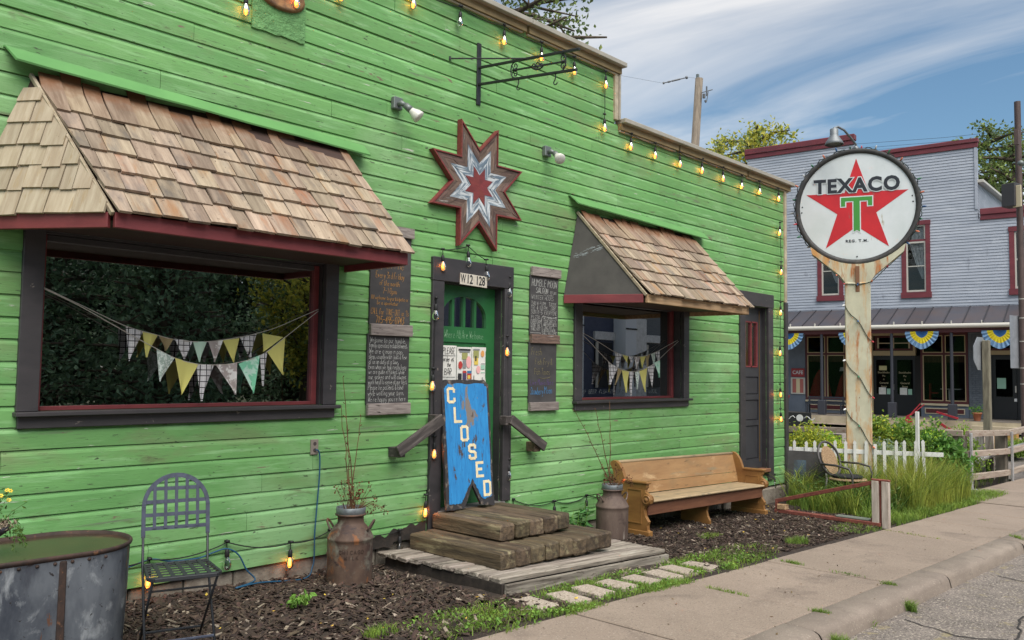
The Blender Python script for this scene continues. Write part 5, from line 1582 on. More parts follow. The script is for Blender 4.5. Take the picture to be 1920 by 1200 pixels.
def dried(label, x, y, z, tips, nb, col=None):
    t = thing('dried_plant', label, 'dried plant', (x, y, z), 'dried plants in the milk cans')
    b = MB()
    for tp in tips:
        a = V((x + random.uniform(-.04, .04), y + random.uniform(-.04, .04), z))
        tp = V(tp)
        n = 10
        pts = [a.lerp(tp, i / n) + V((random.uniform(-.008, .008), random.uniform(-.008, .008), 0)) * (1 if 0 < i < n else 0) for i in range(n + 1)]
        b.tube(pts, [0.0055 * (1 - 0.6 * i / n) for i in range(n + 1)], 6)
        for i in range(3, n + 1):
            if random.random() < 0.8:
                c = pts[i]
                q = c + V((random.uniform(-1, 1), random.uniform(-1, 1), random.uniform(0.3, 1))) * 0.022
                b.tube([c, q], [0.002, 0.0045], 5)
    b.build('tall_stalk', STEM, t)
    b = MB()
    cen = []
    for i in range(nb):
        a = V((x + random.uniform(-.06, .06), y + random.uniform(-.06, .06), z))
        an, rr = random.uniform(0, 2 * PI), random.uniform(0.02, 0.13)
        tp = a + V((rr * math.cos(an), rr * math.sin(an), random.uniform(0.06, 0.24)))
        mid = a.lerp(tp, 0.5) + V((0, 0, 0.02))
        b.tube([a, mid, tp], [0.0026, 0.002, 0.0014], 5)
        for k in range(7):
            cen.append(tuple(tp + V((random.gauss(0, .012), random.gauss(0, .012), random.gauss(0, .012)))))
    for k in range(7):          # drooping side spray
        a = V((x + 0.05, y - 0.03, z + 0.02))
        tp = a + V((0.10 + 0.10 * random.random(), -0.05 + random.uniform(-.05, .05), 0.06 + random.uniform(-.1, .06)))
        b.tube([a, a.lerp(tp, 0.5) + V((0, 0, 0.05)), tp], [0.0026, 0.002, 0.0014], 5)
        for k in range(8):
            cen.append(tuple(tp + V((random.gauss(0, .016), random.gauss(0, .016), random.gauss(0, .016)))))
    b.build('short_stem', STEM, t)
    put('seed_head', np_mesh('seed_head', leaves(np.array(cen), 0.02, 0.8), 4, SEED), t, 'stuff')
dried('three tall bare stalks and brown seed heads standing in the left milk can', CX1, CY1, cz1, [onY(643, 707, -.36), onY(640, 760, -.42), onY(677, 782, -.30), onY(650, 800, -.40)], 26)
dried('tall bare stalks and reddish dried flowers standing in the milk can by the pew', 7.37, -0.46, cz2, [onY(1078, 770, -.40), onY(1117, 768, -.42), onY(1143, 752, -.34)], 24)
put_f = leaves(np.array([(7.46, -0.54, cz2 + 0.09 + random.gauss(0, .008)) for _ in range(12)]) + RNG.normal(size=(12, 3)) * 0.008, 0.024, 0.8)
tag(put('orange_flower', np_mesh('orange_flower', put_f, 4, mat('orange_petal', L((206, 96, 44)), 0.8))), 'small orange flower head beside the dried stalks near the pew', 'flower')

# ------------------------------------------------------------------ church pew
OAK = mat('golden_oak_varnish', L((148, 108, 60)), 0.45, L((122, 84, 46)), (3.2, 3.2, 9), (0.3, 0.7), bump=0.25, bscale=(60, 60, 14), bdist=0.002, spots=[(L((120, 82, 44)), (5, 5, 9), 0.62, 0.8)])
OAKB = mat('faded_oak_back', L((166, 130, 88)), 0.55, L((140, 104, 68)), (1.6, 9, 9), (0.3, 0.7), bump=0.3, bscale=(5, 70, 70), bdist=0.002,
           spots=[(L((140, 112, 78)), (2.0, 4, 5), 0.54, 0.74), (L((208, 176, 134)), (1.6, 5, 5), 0.58, 0.78), (L((112, 88, 60)), (5, 20, 20), 0.64, 0.76), (L((128, 120, 96)), (1.2, 3, 9), 0.64, 0.8)])
OAKR = mat('red_brown_apron', L((124, 82, 58)), 0.6, L((92, 56, 40)), (1.6, 14, 14), (0.3, 0.7), bump=0.3, bscale=(5, 60, 60), spots=[(L((60, 42, 34)), (3, 20, 20), 0.66, 0.74)])
OAKG = mat('grey_worn_seat', L((176, 152, 118)), 0.7, L((132, 116, 90)), (1.6, 20, 20), (0.3, 0.7), bump=0.4, bscale=(5, 80, 80), spots=[(L((104, 100, 84)), (3, 9, 9), 0.6, 0.76)])
PX0, PX1 = 7.77, 10.52
pewM = Matrix.Translation((PX0, 0, G(PX0) - 0.01)) @ Matrix.Rotation(0.024, 4, 'Y')
pew = thing('church_pew', 'long golden oak church pew with scrolled ends standing against the green wall', 'pew', (PX0, -0.4, G(PX0)))
LN = PX1 - PX0
def endpanel(x, t_):
    """profile in (depth towards street d, z); panel across x"""
    out_ = [(0.16, 0.0), (0.66, 0.0), (0.66, 0.055), (0.635, 0.07), (0.63, 0.12), (0.645, 0.16), (0.60, 0.22), (0.585, 0.29), (0.60, 0.325), (0.63, 0.335), (0.665, 0.36), (0.672, 0.40), (0.655, 0.44), (0.62, 0.465), (0.60, 0.475), (0.595, 0.50), (0.615, 0.53), (0.615, 0.565), (0.33, 0.565), (0.32, 0.60), (0.285, 0.69), (0.24, 0.755), (0.195, 0.785), (0.16, 0.79), (0.125, 0.77), (0.12, 0.74), (0.14, 0.71), (0.165, 0.66), (0.175, 0.58), (0.16, 0.30)]
    b = MB(pewM)
    n = len(out_)
    b.add([(x, -d, z) for d, z in out_] + [(x + t_, -d, z) for d, z in out_], [tuple(range(n))[::-1], tuple(range(n, 2 * n))] + [(i, (i + 1) % n, (i + 1) % n + n, i + n) for i in range(n)])
    return b
for i, x in enumerate((0.0, LN - 0.05)):
    endpanel(x, 0.05).build('end_panel', OAK, pew)
    face = -1 if i == 0 else 1
    xf = x if i == 0 else x + 0.05
    for (d0, d1, z0, z1, pr, nm) in ((0.17, 0.668, 0.0, 0.06, 0.012, 'base_moulding'), (0.335, 0.635, 0.565, 0.59, 0.02, 'arm_cap')):
        MB(pewM).cbox(x - pr, x + 0.05 + pr, -d1, -d0, z0 + (0.0005 if nm == 'arm_cap' else -0.002), z1, 0.006).build(nm, OAK, pew)
    for side in (0, 1):
        xx = x - 0.008 if side == 0 else x + 0.05
        for (d0, d1, z0, z1) in ((0.36, 0.372, 0.135, 0.50), (0.548, 0.56, 0.135, 0.50), (0.372, 0.548, 0.49, 0.502), (0.372, 0.548, 0.133, 0.145)):
            MB(pewM).box(xx, xx + 0.008, -d1, -d0, z0, z1).build('panel_moulding', OAK, pew)
        Tm = pewM @ Matrix.Translation((xx + (0.006 if side == 0 else 0.002), -0.622, 0.398)) @ Matrix.Rotation(PI / 2 * (-1 if side == 0 else 1), 4, 'Y')
        MB(Tm).lathe([(0.052, 0.0), (0.052, 0.012), (0.042, 0.02), (0.036, 0.012), (0.024, 0.012), (0.018, 0.022), (0, 0.026)], 24).build('scroll_boss', OAK, pew, True)
def slab(name, d0, z0, d1, z1, t_, m, x0=0.051, x1=None):
    x1 = LN - 0.051 if x1 is None else x1
    dv = V((0, -(d1 - d0), z1 - z0))
    n = V((0, (z1 - z0), (d1 - d0))).normalized() * t_
    q = [V((0, -d0, z0)), V((0, -d1, z1))]
    pr = [q[0], q[1], q[1] + n, q[0] + n]
    b = MB(pewM).add([(x0, p.y, p.z) for p in pr] + [(x1, p.y, p.z) for p in pr], [(0, 1, 2, 3), (7, 6, 5, 4)] + [(i, i + 4, (i + 1) % 4 + 4, (i + 1) % 4) for i in range(4)])
    b.build(name, m, pew)
slab('back_board', 0.262, 0.40, 0.238, 0.523, 0.02, OAKB)
slab('back_board', 0.237, 0.527, 0.172, 0.765, 0.02, OAKB)
MB(pewM).tube([(0.052, -0.165, 0.768), (LN - 0.052, -0.165, 0.768)], 0.018, 10).build('top_rail', OAKG, pew, True)
MB(pewM).cbox(0.051, LN - 0.051, -0.655, -0.24, 0.362, 0.39, 0.010).build('seat', OAKG, pew)
MB(pewM).cbox(0.051, LN - 0.051, -0.615, -0.59, 0.225, 0.3615, 0.003).build('apron', OAKR, pew)
ctr = [(0.2, 0.0), (0.60, 0.0), (0.60, 0.04), (0.57, 0.09), (0.555, 0.15), (0.57, 0.20), (0.58, 0.225), (0.58, 0.36), (0.2, 0.36)]
n = len(ctr)
x = LN * 0.5
MB(pewM).add([(x, -d, z) for d, z in ctr] + [(x + 0.04, -d, z) for d, z in ctr], [tuple(range(n))[::-1], tuple(range(n, 2 * n))] + [(i, (i + 1) % n, (i + 1) % n + n, i + n) for i in range(n)]).build('centre_leg', OAK, pew)

# ------------------------------------------------------------------ galvanised tank with a planter on it
TANK = mat('galvanised_steel_worn', L((112, 117, 124)), 0.6, L((66, 71, 81)), (4, 4, 2.0), (0.38, 0.62), metal=0.35, bump=0.3, bscale=(30, 30, 30), bdist=0.004,
           spots=[(L((160, 164, 168)), (7, 7, 5), 0.56, 0.74), (L((58, 60, 70)), (5, 5, 1.1), 0.56, 0.74), (L((110, 78, 62)), (6, 6, 2.5), 0.655, 0.67), (L((46, 40, 40)), (22, 22, 22), 0.67, 0.72)])
TANKRUST = mat('dark_rust', L((64, 46, 38)), 0.8, L((42, 32, 28)), (16, 16, 16), bump=0.4, spots=[(L((108, 74, 52)), (20, 20, 20), 0.64, 0.72)])
TOPWET = mat('wet_rusted_lid', L((70, 56, 42)), 0.16, L((50, 42, 34)), (4, 4, 4), (0.3, 0.7), spots=[(L((82, 62, 48)), (3, 3, 3), 0.62, 0.66)], spec=0.3)
ZR = 0.60
tk = thing('stock_tank', 'big oval galvanised tank with rusty seam and wet rusty top at the left edge', 'tank', (1.3, -0.79, 0.0))
def oval(r, x1=1.775, x0=0.3, yc=-0.79, n=20):
    pts = [(x1 + r * math.cos(a), yc + r * math.sin(a)) for a in np.linspace(-PI / 2, PI / 2, n)]
    pts += [(x0 + r * math.cos(a), yc + r * math.sin(a)) for a in np.linspace(PI / 2, 3 * PI / 2, n)]
    return pts
def loft(b, rings):
    n = len(rings[0][0])
    o = len(b.v)
    for pts, z in rings:
        b.v += [(x, y, z) for x, y in pts]
    for i in range(len(rings) - 1):
        for k in range(n):
            b.f.append((o + i * n + k, o + i * n + (k + 1) % n, o + (i + 1) * n + (k + 1) % n, o + (i + 1) * n + k))
    return b
loft(MB(), [(oval(0.318), -0.02), (oval(0.322), 0.02), (oval(0.335), 0.3), (oval(0.343), ZR - 0.02)]).build('shell', TANK, tk, True)
loft(MB(), [(oval(0.343), ZR - 0.022), (oval(0.354), ZR - 0.012), (oval(0.356), ZR), (oval(0.350), ZR + 0.008), (oval(0.340), ZR + 0.004), (oval(0.336), ZR - 0.014)]).build('rim', TANKRUST, tk, True)
b = MB()
pts = oval(0.3365)
b.v = [(x, y, ZR - 0.012) for x, y in pts]
b.f = [tuple(range(len(pts)))]
b.build('lid', TOPWET, tk)
sx_ = 1.66
MB().cbox(sx_ - 0.018, sx_ + 0.018, -0.79 - 0.350, -0.79 - 0.318, 0.0, ZR - 0.025, 0.006).build('seam', TANKRUST, tk)
b = MB()
for i in range(16):
    x = 0.6 + i * 0.085
    b.lathe([(0.010, 0), (0.008, 0.006), (0, 0.008)], 8, M=Matrix.Translation((x, -0.79 - 0.3425, ZR - 0.035)) @ Matrix.Rotation(PI / 2, 4, 'X'))
b.build('rivet', TANKRUST, tk, True)
pp = onZ(0, 1015, ZR)
PXc, PYc = 1.33, -0.82
pl = thing('planter_bowl', 'dark bowl on a wooden collar standing on the wet tank top', 'planter', (PXc, PYc, ZR - 0.012))
MB().lathe([(0.06, -0.012), (0.075, -0.01), (0.078, 0.075), (0.07, 0.078)], 24, (PXc, PYc, ZR)).build('collar', BARNGREY, pl, True)
MB().lathe([(0.07, 0.078), (0.105, 0.085), (0.15, 0.12), (0.158, 0.145), (0.152, 0.148), (0.14, 0.13), (0.0, 0.125)], 28, (PXc, PYc, ZR)).build('bowl', mat('dark_blue_bowl', L((56, 54, 62)), 0.4), pl, True)
FLW = mat('yellow_petal', L((222, 186, 52)), 0.7, island=0.15)
LFG = mat('planter_leaf', L((96, 128, 52)), 0.7, L((70, 100, 44)), (30, 30, 30), island=0.3, trans=0.25)
fl = thing('flowering_plant', 'plant with small yellow daisy flowers and trailing stems growing in the bowl', 'plant', (PXc, PYc, ZR + 0.13))
b = MB()
cen, fc = [], []
for i in range(60):
    a = V((PXc + random.uniform(-.09, .09), PYc + random.uniform(-.09, .09), ZR + 0.13))
    an, rr = random.uniform(0, 2 * PI), random.uniform(0.03, 0.2)
    tp = a + V((rr * math.cos(an) * 0.9, rr * math.sin(an) * 0.6, random.uniform(0.06, 0.24)))
    pts = [a, a.lerp(tp, .5) + V((0, 0, .02)), tp]
    b.tube(pts, [0.0016, 0.0014, 0.001], 4)
    for k in range(9):
        cen.append(tuple(a.lerp(tp, random.uniform(.2, .95)) + V((random.gauss(0, .013), random.gauss(0, .013), random.gauss(0, .013)))))
    if random.random() < 0.45:
        fc.append(tp)
for i in range(10):      # trailing stems over the rim
    a = V((PXc + 0.13, PYc - 0.03 + random.uniform(-.08, .08), ZR + 0.14))
    tp = a + V((random.uniform(0.02, 0.12), random.uniform(-.05, .05), -random.uniform(0.05, 0.13)))
    mid = a.lerp(tp, .4) + V((0.02, 0, 0.05))
    b.tube([a, mid, tp], 0.0013, 4)
    for k in range(8):
        cen.append(tuple(mid.lerp(tp, random.random()) + V((random.gauss(0, .008), random.gauss(0, .008), random.gauss(0, .008)))))
b.build('stem', LFG, fl)
put('leaf_cluster', np_mesh('leaf_cluster', leaves(np.array(cen), 0.024, 0.5), 4, LFG), fl)
b = MB()
for p in fc:
    nrm = V((random.uniform(-.6, .6), -0.6 + random.uniform(-.5, .5), 0.8)).normalized()
    t1_ = nrm.orthogonal().normalized()
    t2_ = nrm.cross(t1_)
    for k in range(6):
        an = k * PI / 3
        d = t1_ * math.cos(an) + t2_ * math.sin(an)
        s_ = t2_ * math.cos(an) - t1_ * math.sin(an)
        b.add([p + d * .002 - s_ * .002, p + d * .009 - s_ * .0045, p + d * .014, p + d * .009 + s_ * .0045], [(0, 1, 2, 3)])
b.build('flower', FLW, fl)
cen = [(PXc + 0.09 + random.gauss(0, .03), PYc - 0.06 + random.gauss(0, .03), ZR + 0.155 + random.gauss(0, .012)) for _ in range(160)]
tag(put('succulent', np_mesh('succulent', leaves(np.array(cen), 0.035, 0.35), 4, mat('pinkish_succulent', L((164, 144, 128)), 0.7, L((130, 126, 96)), (40, 40, 40), island=0.25))), 'pinkish grey succulent clump at the front of the bowl', 'plant')

# ------------------------------------------------------------------ folding lattice garden chair
CHM = mat('grey_blue_painted_metal', L((72, 77, 94)), 0.55, L((58, 62, 76)), (25, 25, 25), metal=0.2, bump=0.15)
CHD = mat('dark_painted_metal', L((46, 48, 52)), 0.5, metal=0.2)
CO = V((2.265, -1.185, G(2.2) - 0.005))
ch = thing('garden_chair', 'folding metal garden chair with arched lattice back standing on the mulch', 'chair', CO)
CT = Matrix.Translation(CO) @ Matrix.Rotation(rad(-17), 4, 'Z') @ Matrix.Diagonal((0.87, 1.0, 1.03, 1))
# local: x right, y back towards wall (+), z up. Backrest plane leans back
HWc = 0.205
def bk(u, h):             # point on backrest plane: u across, h height
    return V((u, 0.10 + (h - 0.45) * 0.16 + 0.05, h))
arch = [bk(-HWc, 0.60), bk(-HWc, 0.76)] + [bk(-HWc * math.cos(PI * i / 16), 0.76 + 0.175 * math.sin(PI * i / 16)) for i in range(1, 16)] + [bk(HWc, 0.76), bk(HWc, 0.60)]
b = MB(CT)
for a, c in zip(arch, arch[1:]):
    b.beam(a, c + (c - a).normalized() * 0.004, 0.012, 0.026, up=(0, 1, 0.001))
b.v = b.v
# swap so that the strap is wide in the plane of the back
b2 = MB(CT)
for i, (a, c) in enumerate(zip(arch, arch[1:])):
    nrm = V((0, -1, 0.16)).normalized()
    b2.beam(a - (c - a) * 0.02, c + (c - a) * 0.02, 0.026, 0.007, up=nrm)
b2.build('back_frame', CHM, ch)
nrm = V((0, -1, 0.16)).normalized()
for k, u in enumerate((-0.137, -0.068, 0.0, 0.068, 0.137)):
    ht = 0.76 + 0.175 * math.sqrt(max(0, 1 - (u / HWc) ** 2))
    MB(CT).beam(bk(u, 0.642) + nrm * 0.003, bk(u, ht) + nrm * 0.003, 0.021, 0.003, up=nrm).build('lattice_strip', CHM, ch)
for h in (0.645, 0.718, 0.79, 0.862):
    hw = HWc if h <= 0.76 else HWc * math.sqrt(max(0.02, 1 - ((h - 0.76) / 0.175) ** 2))
    MB(CT).beam(bk(-hw, h) - nrm * 0.001, bk(hw, h) - nrm * 0.001, 0.021, 0.003, up=nrm).build('lattice_strip', CHM, ch)
for s in (-1, 1):
    MB(CT).tube([bk(s * HWc, 0.605), bk(s * HWc, 0.45), V((s * (HWc + 0.006), -0.17, 0.0))], 0.0085, 8).build('leg', CHD, ch, True)
    MB(CT).tube([V((s * (HWc - 0.012), -0.22, 0.435)), V((s * (HWc - 0.014), 0.26, 0.0))], 0.0085, 8).build('leg', CHD, ch, True)
    MB(CT).lathe([(0.012, -0.003), (0.012, 0.02), (0, 0.022)], 10, (s * (HWc + 0.006), -0.17, 0)).build('foot', CHD, ch, True)
seat = [(-HWc + 0.01, 0.14), (HWc - 0.01, 0.14), (HWc + 0.012, -0.20), (HWc - 0.02, -0.245), (-HWc + 0.02, -0.245), (-HWc - 0.012, -0.20)]
b = MB(CT)
for a, c in zip(seat, seat[1:] + seat[:1]):
    b.beam((a[0], a[1], 0.448), (c[0], c[1], 0.448), 0.016, 0.02)
b.build('seat_frame', CHD, ch)
for u in (-0.14, -0.07, 0.0, 0.07, 0.14):
    MB(CT).beam((u, 0.14, 0.458), (u * 1.04, -0.24, 0.458), 0.026, 0.003).build('seat_strip', CHD, ch)
for v in (0.09, 0.03, -0.03, -0.09, -0.15, -0.21):
    MB(CT).beam((-HWc, v, 0.4545), (HWc, v, 0.4545), 0.022, 0.003).build('seat_strip', CHD, ch)
MB(CT).tube([V((-HWc, -0.115, 0.09)), V((HWc, -0.115, 0.09))], 0.008, 6).build('stretcher', CHM, ch)
MB(CT).tube([V((-HWc, 0.19, 0.065)), V((HWc, 0.19, 0.065))], 0.007, 6).build('stretcher', CHD, ch)
MB(CT).tube([V((-HWc, -0.15, 0.37)), V((HWc, -0.15, 0.37))], 0.006, 6).build('stretcher', CHD, ch)
# ------------------------------------------------------------------ mulch, grass, weeds
CHIP = mat('bark_chip', L((74, 59, 48)), 0.95, L((46, 36, 31)), (30, 30, 30), (0.35, 0.65), island=0.6, spots=[(L((138, 124, 108)), (11, 11, 11), 0.70, 0.76)])
CHIPL = mat('pale_bark_chip', L((148, 136, 122)), 0.95, L((108, 94, 80)), (30, 30, 30), island=0.3)
def in_deck(x, y):
    return (4.55 < x) & (x < 6.97) & (y > -1.5)
def yardz(x, y):
    return np.array([G(a) - 0.012 + 0.022 * noise.noise(V((a * 3, c * 3, 3.1))) for a, c in zip(x, y)])
def chips(n, xr, yr, lr, m, name, thin=0.006):
    x = RNG.uniform(*xr, n)
    y = RNG.uniform(*yr, n)
    k = ~in_deck(x, y)
    x, y = x[k], y[k]
    n = len(x)
    z = yardz(x, y) + RNG.uniform(0.0, 0.02, n)
    c = np.stack([x, y, z], 1)
    an = RNG.uniform(0, 2 * PI, n)
    tl_ = RNG.normal(0, 0.28, n)
    d = np.stack([np.cos(an) * np.cos(tl_), np.sin(an) * np.cos(tl_), np.sin(tl_)], 1)
    s = np.stack([-np.sin(an), np.cos(an), RNG.normal(0, 0.3, n)], 1)
    s /= np.linalg.norm(s, axis=1)[:, None]
    u = np.cross(d, s)
    l_ = RNG.uniform(*lr, n)[:, None] / 2
    w_ = l_ * RNG.uniform(0.12, 0.45, n)[:, None]
    t_ = RNG.uniform(0.4, 1, n)[:, None] * thin / 2
    tp = RNG.uniform(0.3, 1, n)[:, None]
    P = lambda a, b_, e: c + d * l_ * a + s * w_ * b_ * (1 if a < 0 else tp) + u * t_ * e
    q = [P(-1, -1, 1), P(1, -1, 1), P(1, 1, 1), P(-1, 1, 1), P(-1, -1, -1), P(1, -1, -1), P(1, -1, 1), P(-1, -1, 1), P(1, 1, -1), P(-1, 1, -1), P(-1, 1, 1), P(1, 1, 1),
         P(-1, 1, -1), P(-1, -1, -1), P(-1, -1, 1), P(-1, 1, 1), P(1, -1, -1), P(1, 1, -1), P(1, 1, 1), P(1, -1, 1)]
    o = put(name, np_mesh(name, np.stack(q, 1).reshape(-1, 3), 4, m), None, 'stuff')
    return o
tag(chips(15000, (0.6, 4.8), (-2.0, 0.02), (0.02, 0.10), CHIP, 'bark_mulch'), 'dark brown bark mulch along the foot of the wall left of the platform', 'mulch')
tag(chips(15000, (6.8, 11.6), (-2.0, 0.02), (0.02, 0.07), CHIP, 'bark_mulch'), 'dark bark mulch in front of the pew right of the platform', 'mulch')
tag(chips(2600, (0.6, 11.6), (-1.95, 0.0), (0.02, 0.09), CHIPL, 'pale_bark'), 'scattered paler bark shreds lying among the dark mulch', 'mulch')
LEAFY = mat('fallen_leaf', L((200, 168, 70)), 0.8, island=0.3)
x, y = RNG.uniform(1, 11.5, 90), RNG.uniform(-1.95, -0.1, 90)
k = ~in_deck(x, y)
lz = np.stack([x[k], y[k], yardz(x[k], y[k]) + 0.028], 1)
dd = np.stack([np.cos(RNG.uniform(0, 6, k.sum())), np.sin(RNG.uniform(0, 6, k.sum())), np.zeros(k.sum())], 1)
tag(put('fallen_leaves', np_mesh('fallen_leaves', leaves(lz, 0.035, 0.6, 3, dd), 4, LEAFY), None, 'stuff'), 'small yellow fallen leaves scattered over the mulch', 'leaves')
GRASS = mat('green_grass', L((132, 156, 58)), 0.7, L((98, 128, 50)), (2.5, 2.5, 2.5), island=0.3, trans=0.3)
GRASSY = mat('yellow_green_grass', L((154, 160, 66)), 0.7, L((118, 140, 54)), (2.0, 2.0, 2.0), island=0.35, trans=0.3)
CLOVER = mat('low_weed_leaf', L((126, 164, 64)), 0.7, L((92, 130, 50)), (3, 3, 3), island=0.3, trans=0.25)
# grass verge beside the pavement round the stepping stones
def verge(n):
    x = RNG.uniform(3.2, 8.0, n)
    y = RNG.uniform(-2.16, -1.45, n)
    pr = np.clip((-y - 1.50) * 4.0, 0, 1)
    pr *= np.clip((x - 3.3) * 1.5, 0, 1) * np.clip((7.9 - x) * 2.2, 0, 1)
    nz_ = np.array([noise.noise(V((a * 2.3, c * 3.5, 5))) for a, c in zip(x, y)])
    k = (RNG.uniform(0, 1, n) < pr * np.clip(0.62 + nz_ * 2.2, 0.03, 1))
    for q in STONES:
        k &= ~((np.abs(x - q[0]) < 0.095) & (np.abs(y - q[1]) < 0.14))
    return x[k], y[k]
x, y = verge(26000)
base = np.stack([x, y, GV(x) - 0.012], 1)
tag(put('grass_verge', np_mesh('grass_verge', blades(base, 0.055, 0.005, 0.8), 4, GRASS), None, 'stuff'), 'strip of short green grass between the platform and the pavement', 'grass')
x, y = verge(4200)
tag(put('low_weeds', np_mesh('low_weeds', leaves(np.stack([x, y, GV(x) + RNG.uniform(0, 0.03, len(x))], 1), 0.028, 0.8, 2), 4, CLOVER), None, 'stuff'), 'low broad leaved weeds growing through the grass strip', 'weeds')
def patch(cx_, cy_, r, n, h, m=GRASS, name='grass_patch', label='', wd=0.005, lean=0.8, sq=0.5, zoff=-0.01):
    a = RNG.uniform(0, 2 * PI, n)
    rr = r * np.sqrt(RNG.uniform(0, 1, n))
    x, y = cx_ + rr * np.cos(a), cy_ + rr * np.sin(a) * sq
    b_ = np.stack([x, y, GV(x) + zoff], 1)
    return tag(put(name, np_mesh(name, blades(b_, h, wd, lean), 4, m), None, 'stuff'), label, 'grass')
p = onG(1330, 1005); patch(p.x, p.y, 0.22, 260, 0.05, GRASS, label='thin grass patch in the mulch below the middle of the pew')
p = onG(1395, 1035); patch(p.x, p.y, 0.55, 900, 0.05, GRASS, label='larger grass patch in the mulch beside the pavement past the stones')
p = onG(1495, 1017); patch(p.x, p.y, 0.2, 350, 0.08, GRASS, label='small bright grass tuft in the mulch near the red frame')
p = onG(1605, 990); patch(p.x, p.y, 0.5, 700, 0.05, GRASS, label='grass patch in front of the red frame by the pavement')
p = onG(715, 1188); patch(p.x, p.y, 0.12, 260, 0.07, GRASS, label='bright grass tuft in the mulch at the bottom of the view', sq=0.8)
p = onG(560, 1140); q = leaves(np.array([(p.x + random.gauss(0, .04), p.y + random.gauss(0, .03), G(p.x) + 0.05 + random.gauss(0, .02)) for _ in range(80)]), 0.045, 0.6)
tag(put('seedling', np_mesh('seedling', q, 4, CLOVER), None, 'stuff'), 'small leafy green seedling in the mulch between chair and milk can', 'plant')
# tufts in pavement and curb joints
def joint(px0, py0, px1, py1, n, h, label, dz=0.0, m=GRASS):
    a, c = onG(px0, py0), onG(px1, py1)
    t = np.clip(RNG.normal(0.5, 0.28, n), 0, 1)[:, None]
    b_ = np.array(a)[None] * (1 - t) + np.array(c)[None] * t + RNG.normal(0, 0.014, (n, 3)) * [1, 1, 0]
    b_[:, 2] = GV(b_[:, 0]) - 0.008 + dz
    tag(put('joint_grass', np_mesh('joint_grass', blades(b_, h, 0.005, 0.9), 4, m), None, 'stuff'), label, 'grass', 'grass tufts in the pavement joints')
joint(1330, 1102, 1400, 1118, 170, 0.04, 'grass tufts in the second pavement joint, nearest the verge')
joint(1465, 1052, 1505, 1060, 170, 0.045, 'grass tuft at the verge end of the third pavement joint')
joint(1555, 1070, 1620, 1082, 110, 0.03, 'sparse grass in the street half of the third pavement joint')
joint(1520, 1145, 1555, 1150, 150, 0.04, 'grass where the pavement joint meets the nearest curb joint')
joint(1655, 1094, 1680, 1098, 130, 0.045, 'grass tuft behind the curb at the second curb stone')
joint(1692, 1112, 1716, 1120, 260, 0.09, 'bushy grass tuft in the gutter at the farther curb joint', -0.11)
joint(1560, 1176, 1600, 1190, 420, 0.10, 'bushy weeds in the gutter at the nearest curb joint', -0.115)
joint(1625, 1145, 1640, 1140, 60, 0.05, 'single grass sprig in the gutter below the curb', -0.115)
joint(1640, 990, 1760, 1010, 120, 0.03, 'sparse grass along the fourth pavement joint', m=GRASSY)
joint(1895, 1005, 1920, 1012, 140, 0.05, 'grass on the curb at the far right edge of the view')
joint(1835, 973, 1850, 976, 60, 0.03, 'tiny grass sprig in the pavement joint near the rail fence')
# litter on the pavement and in the gutter
xl, yl = RNG.uniform(3.2, 12, 110), np.concatenate([RNG.uniform(-3.4, -2.15, 70), RNG.normal(-3.62, 0.05, 40)])
zl = GV(xl) + np.where(yl > -3.48, 0.004, -0.122)
an_ = RNG.uniform(0, 6.28, 110)
tag(put('leaf_litter', np_mesh('leaf_litter', leaves(np.stack([xl, yl, zl], 1), 0.026, 0.5, 4, np.stack([np.cos(an_), np.sin(an_), np.zeros(110)], 1)), 4, mat('brown_leaf_litter', L((104, 84, 58)), 0.9, island=0.4)), None, 'stuff'), 'tiny brown bits of leaf litter on the pavement and gutter', 'leaves')
# green weed between steps and right milk can
wd_ = thing('leafy_weed', 'tall leafy green weed growing between the steps and the right milk can', 'weed', (6.95, -0.25, G(6.95)))
b = MB()
cen, dr_ = [], []
for i in range(7):
    a = V((6.95 + random.uniform(-.14, .14), -0.25 + random.uniform(-.08, .08), G(6.95)))
    tp = a + V((random.uniform(-.12, .12), random.uniform(-.12, .06), random.uniform(0.22, 0.42)))
    b.tube([a, a.lerp(tp, .5), tp], [0.004, 0.0035, 0.002], 5)
    for k in range(9):
        t = random.uniform(.25, 1)
        an = random.uniform(0, 2 * PI)
        d = V((math.cos(an), math.sin(an), random.uniform(-.35, .25)))
        cen.append(tuple(a.lerp(tp, t) + d * 0.05))
        dr_.append(tuple(d))
b.build('stem', CLOVER, wd_)
put('leaf_cluster', np_mesh('leaf_cluster', leaves(np.array(cen), 0.10, 0.5, 2, np.array(dr_) * 3), 4, mat('weed_leaf', L((72, 124, 56)), 0.6, L((54, 98, 44)), (10, 10, 10), island=0.25, trans=0.25)), wd_)
LW_ = mat('mixed_weed_leaf', L((112, 142, 66)), 0.7, L((78, 106, 48)), (6, 6, 6), island=0.35, trans=0.3)
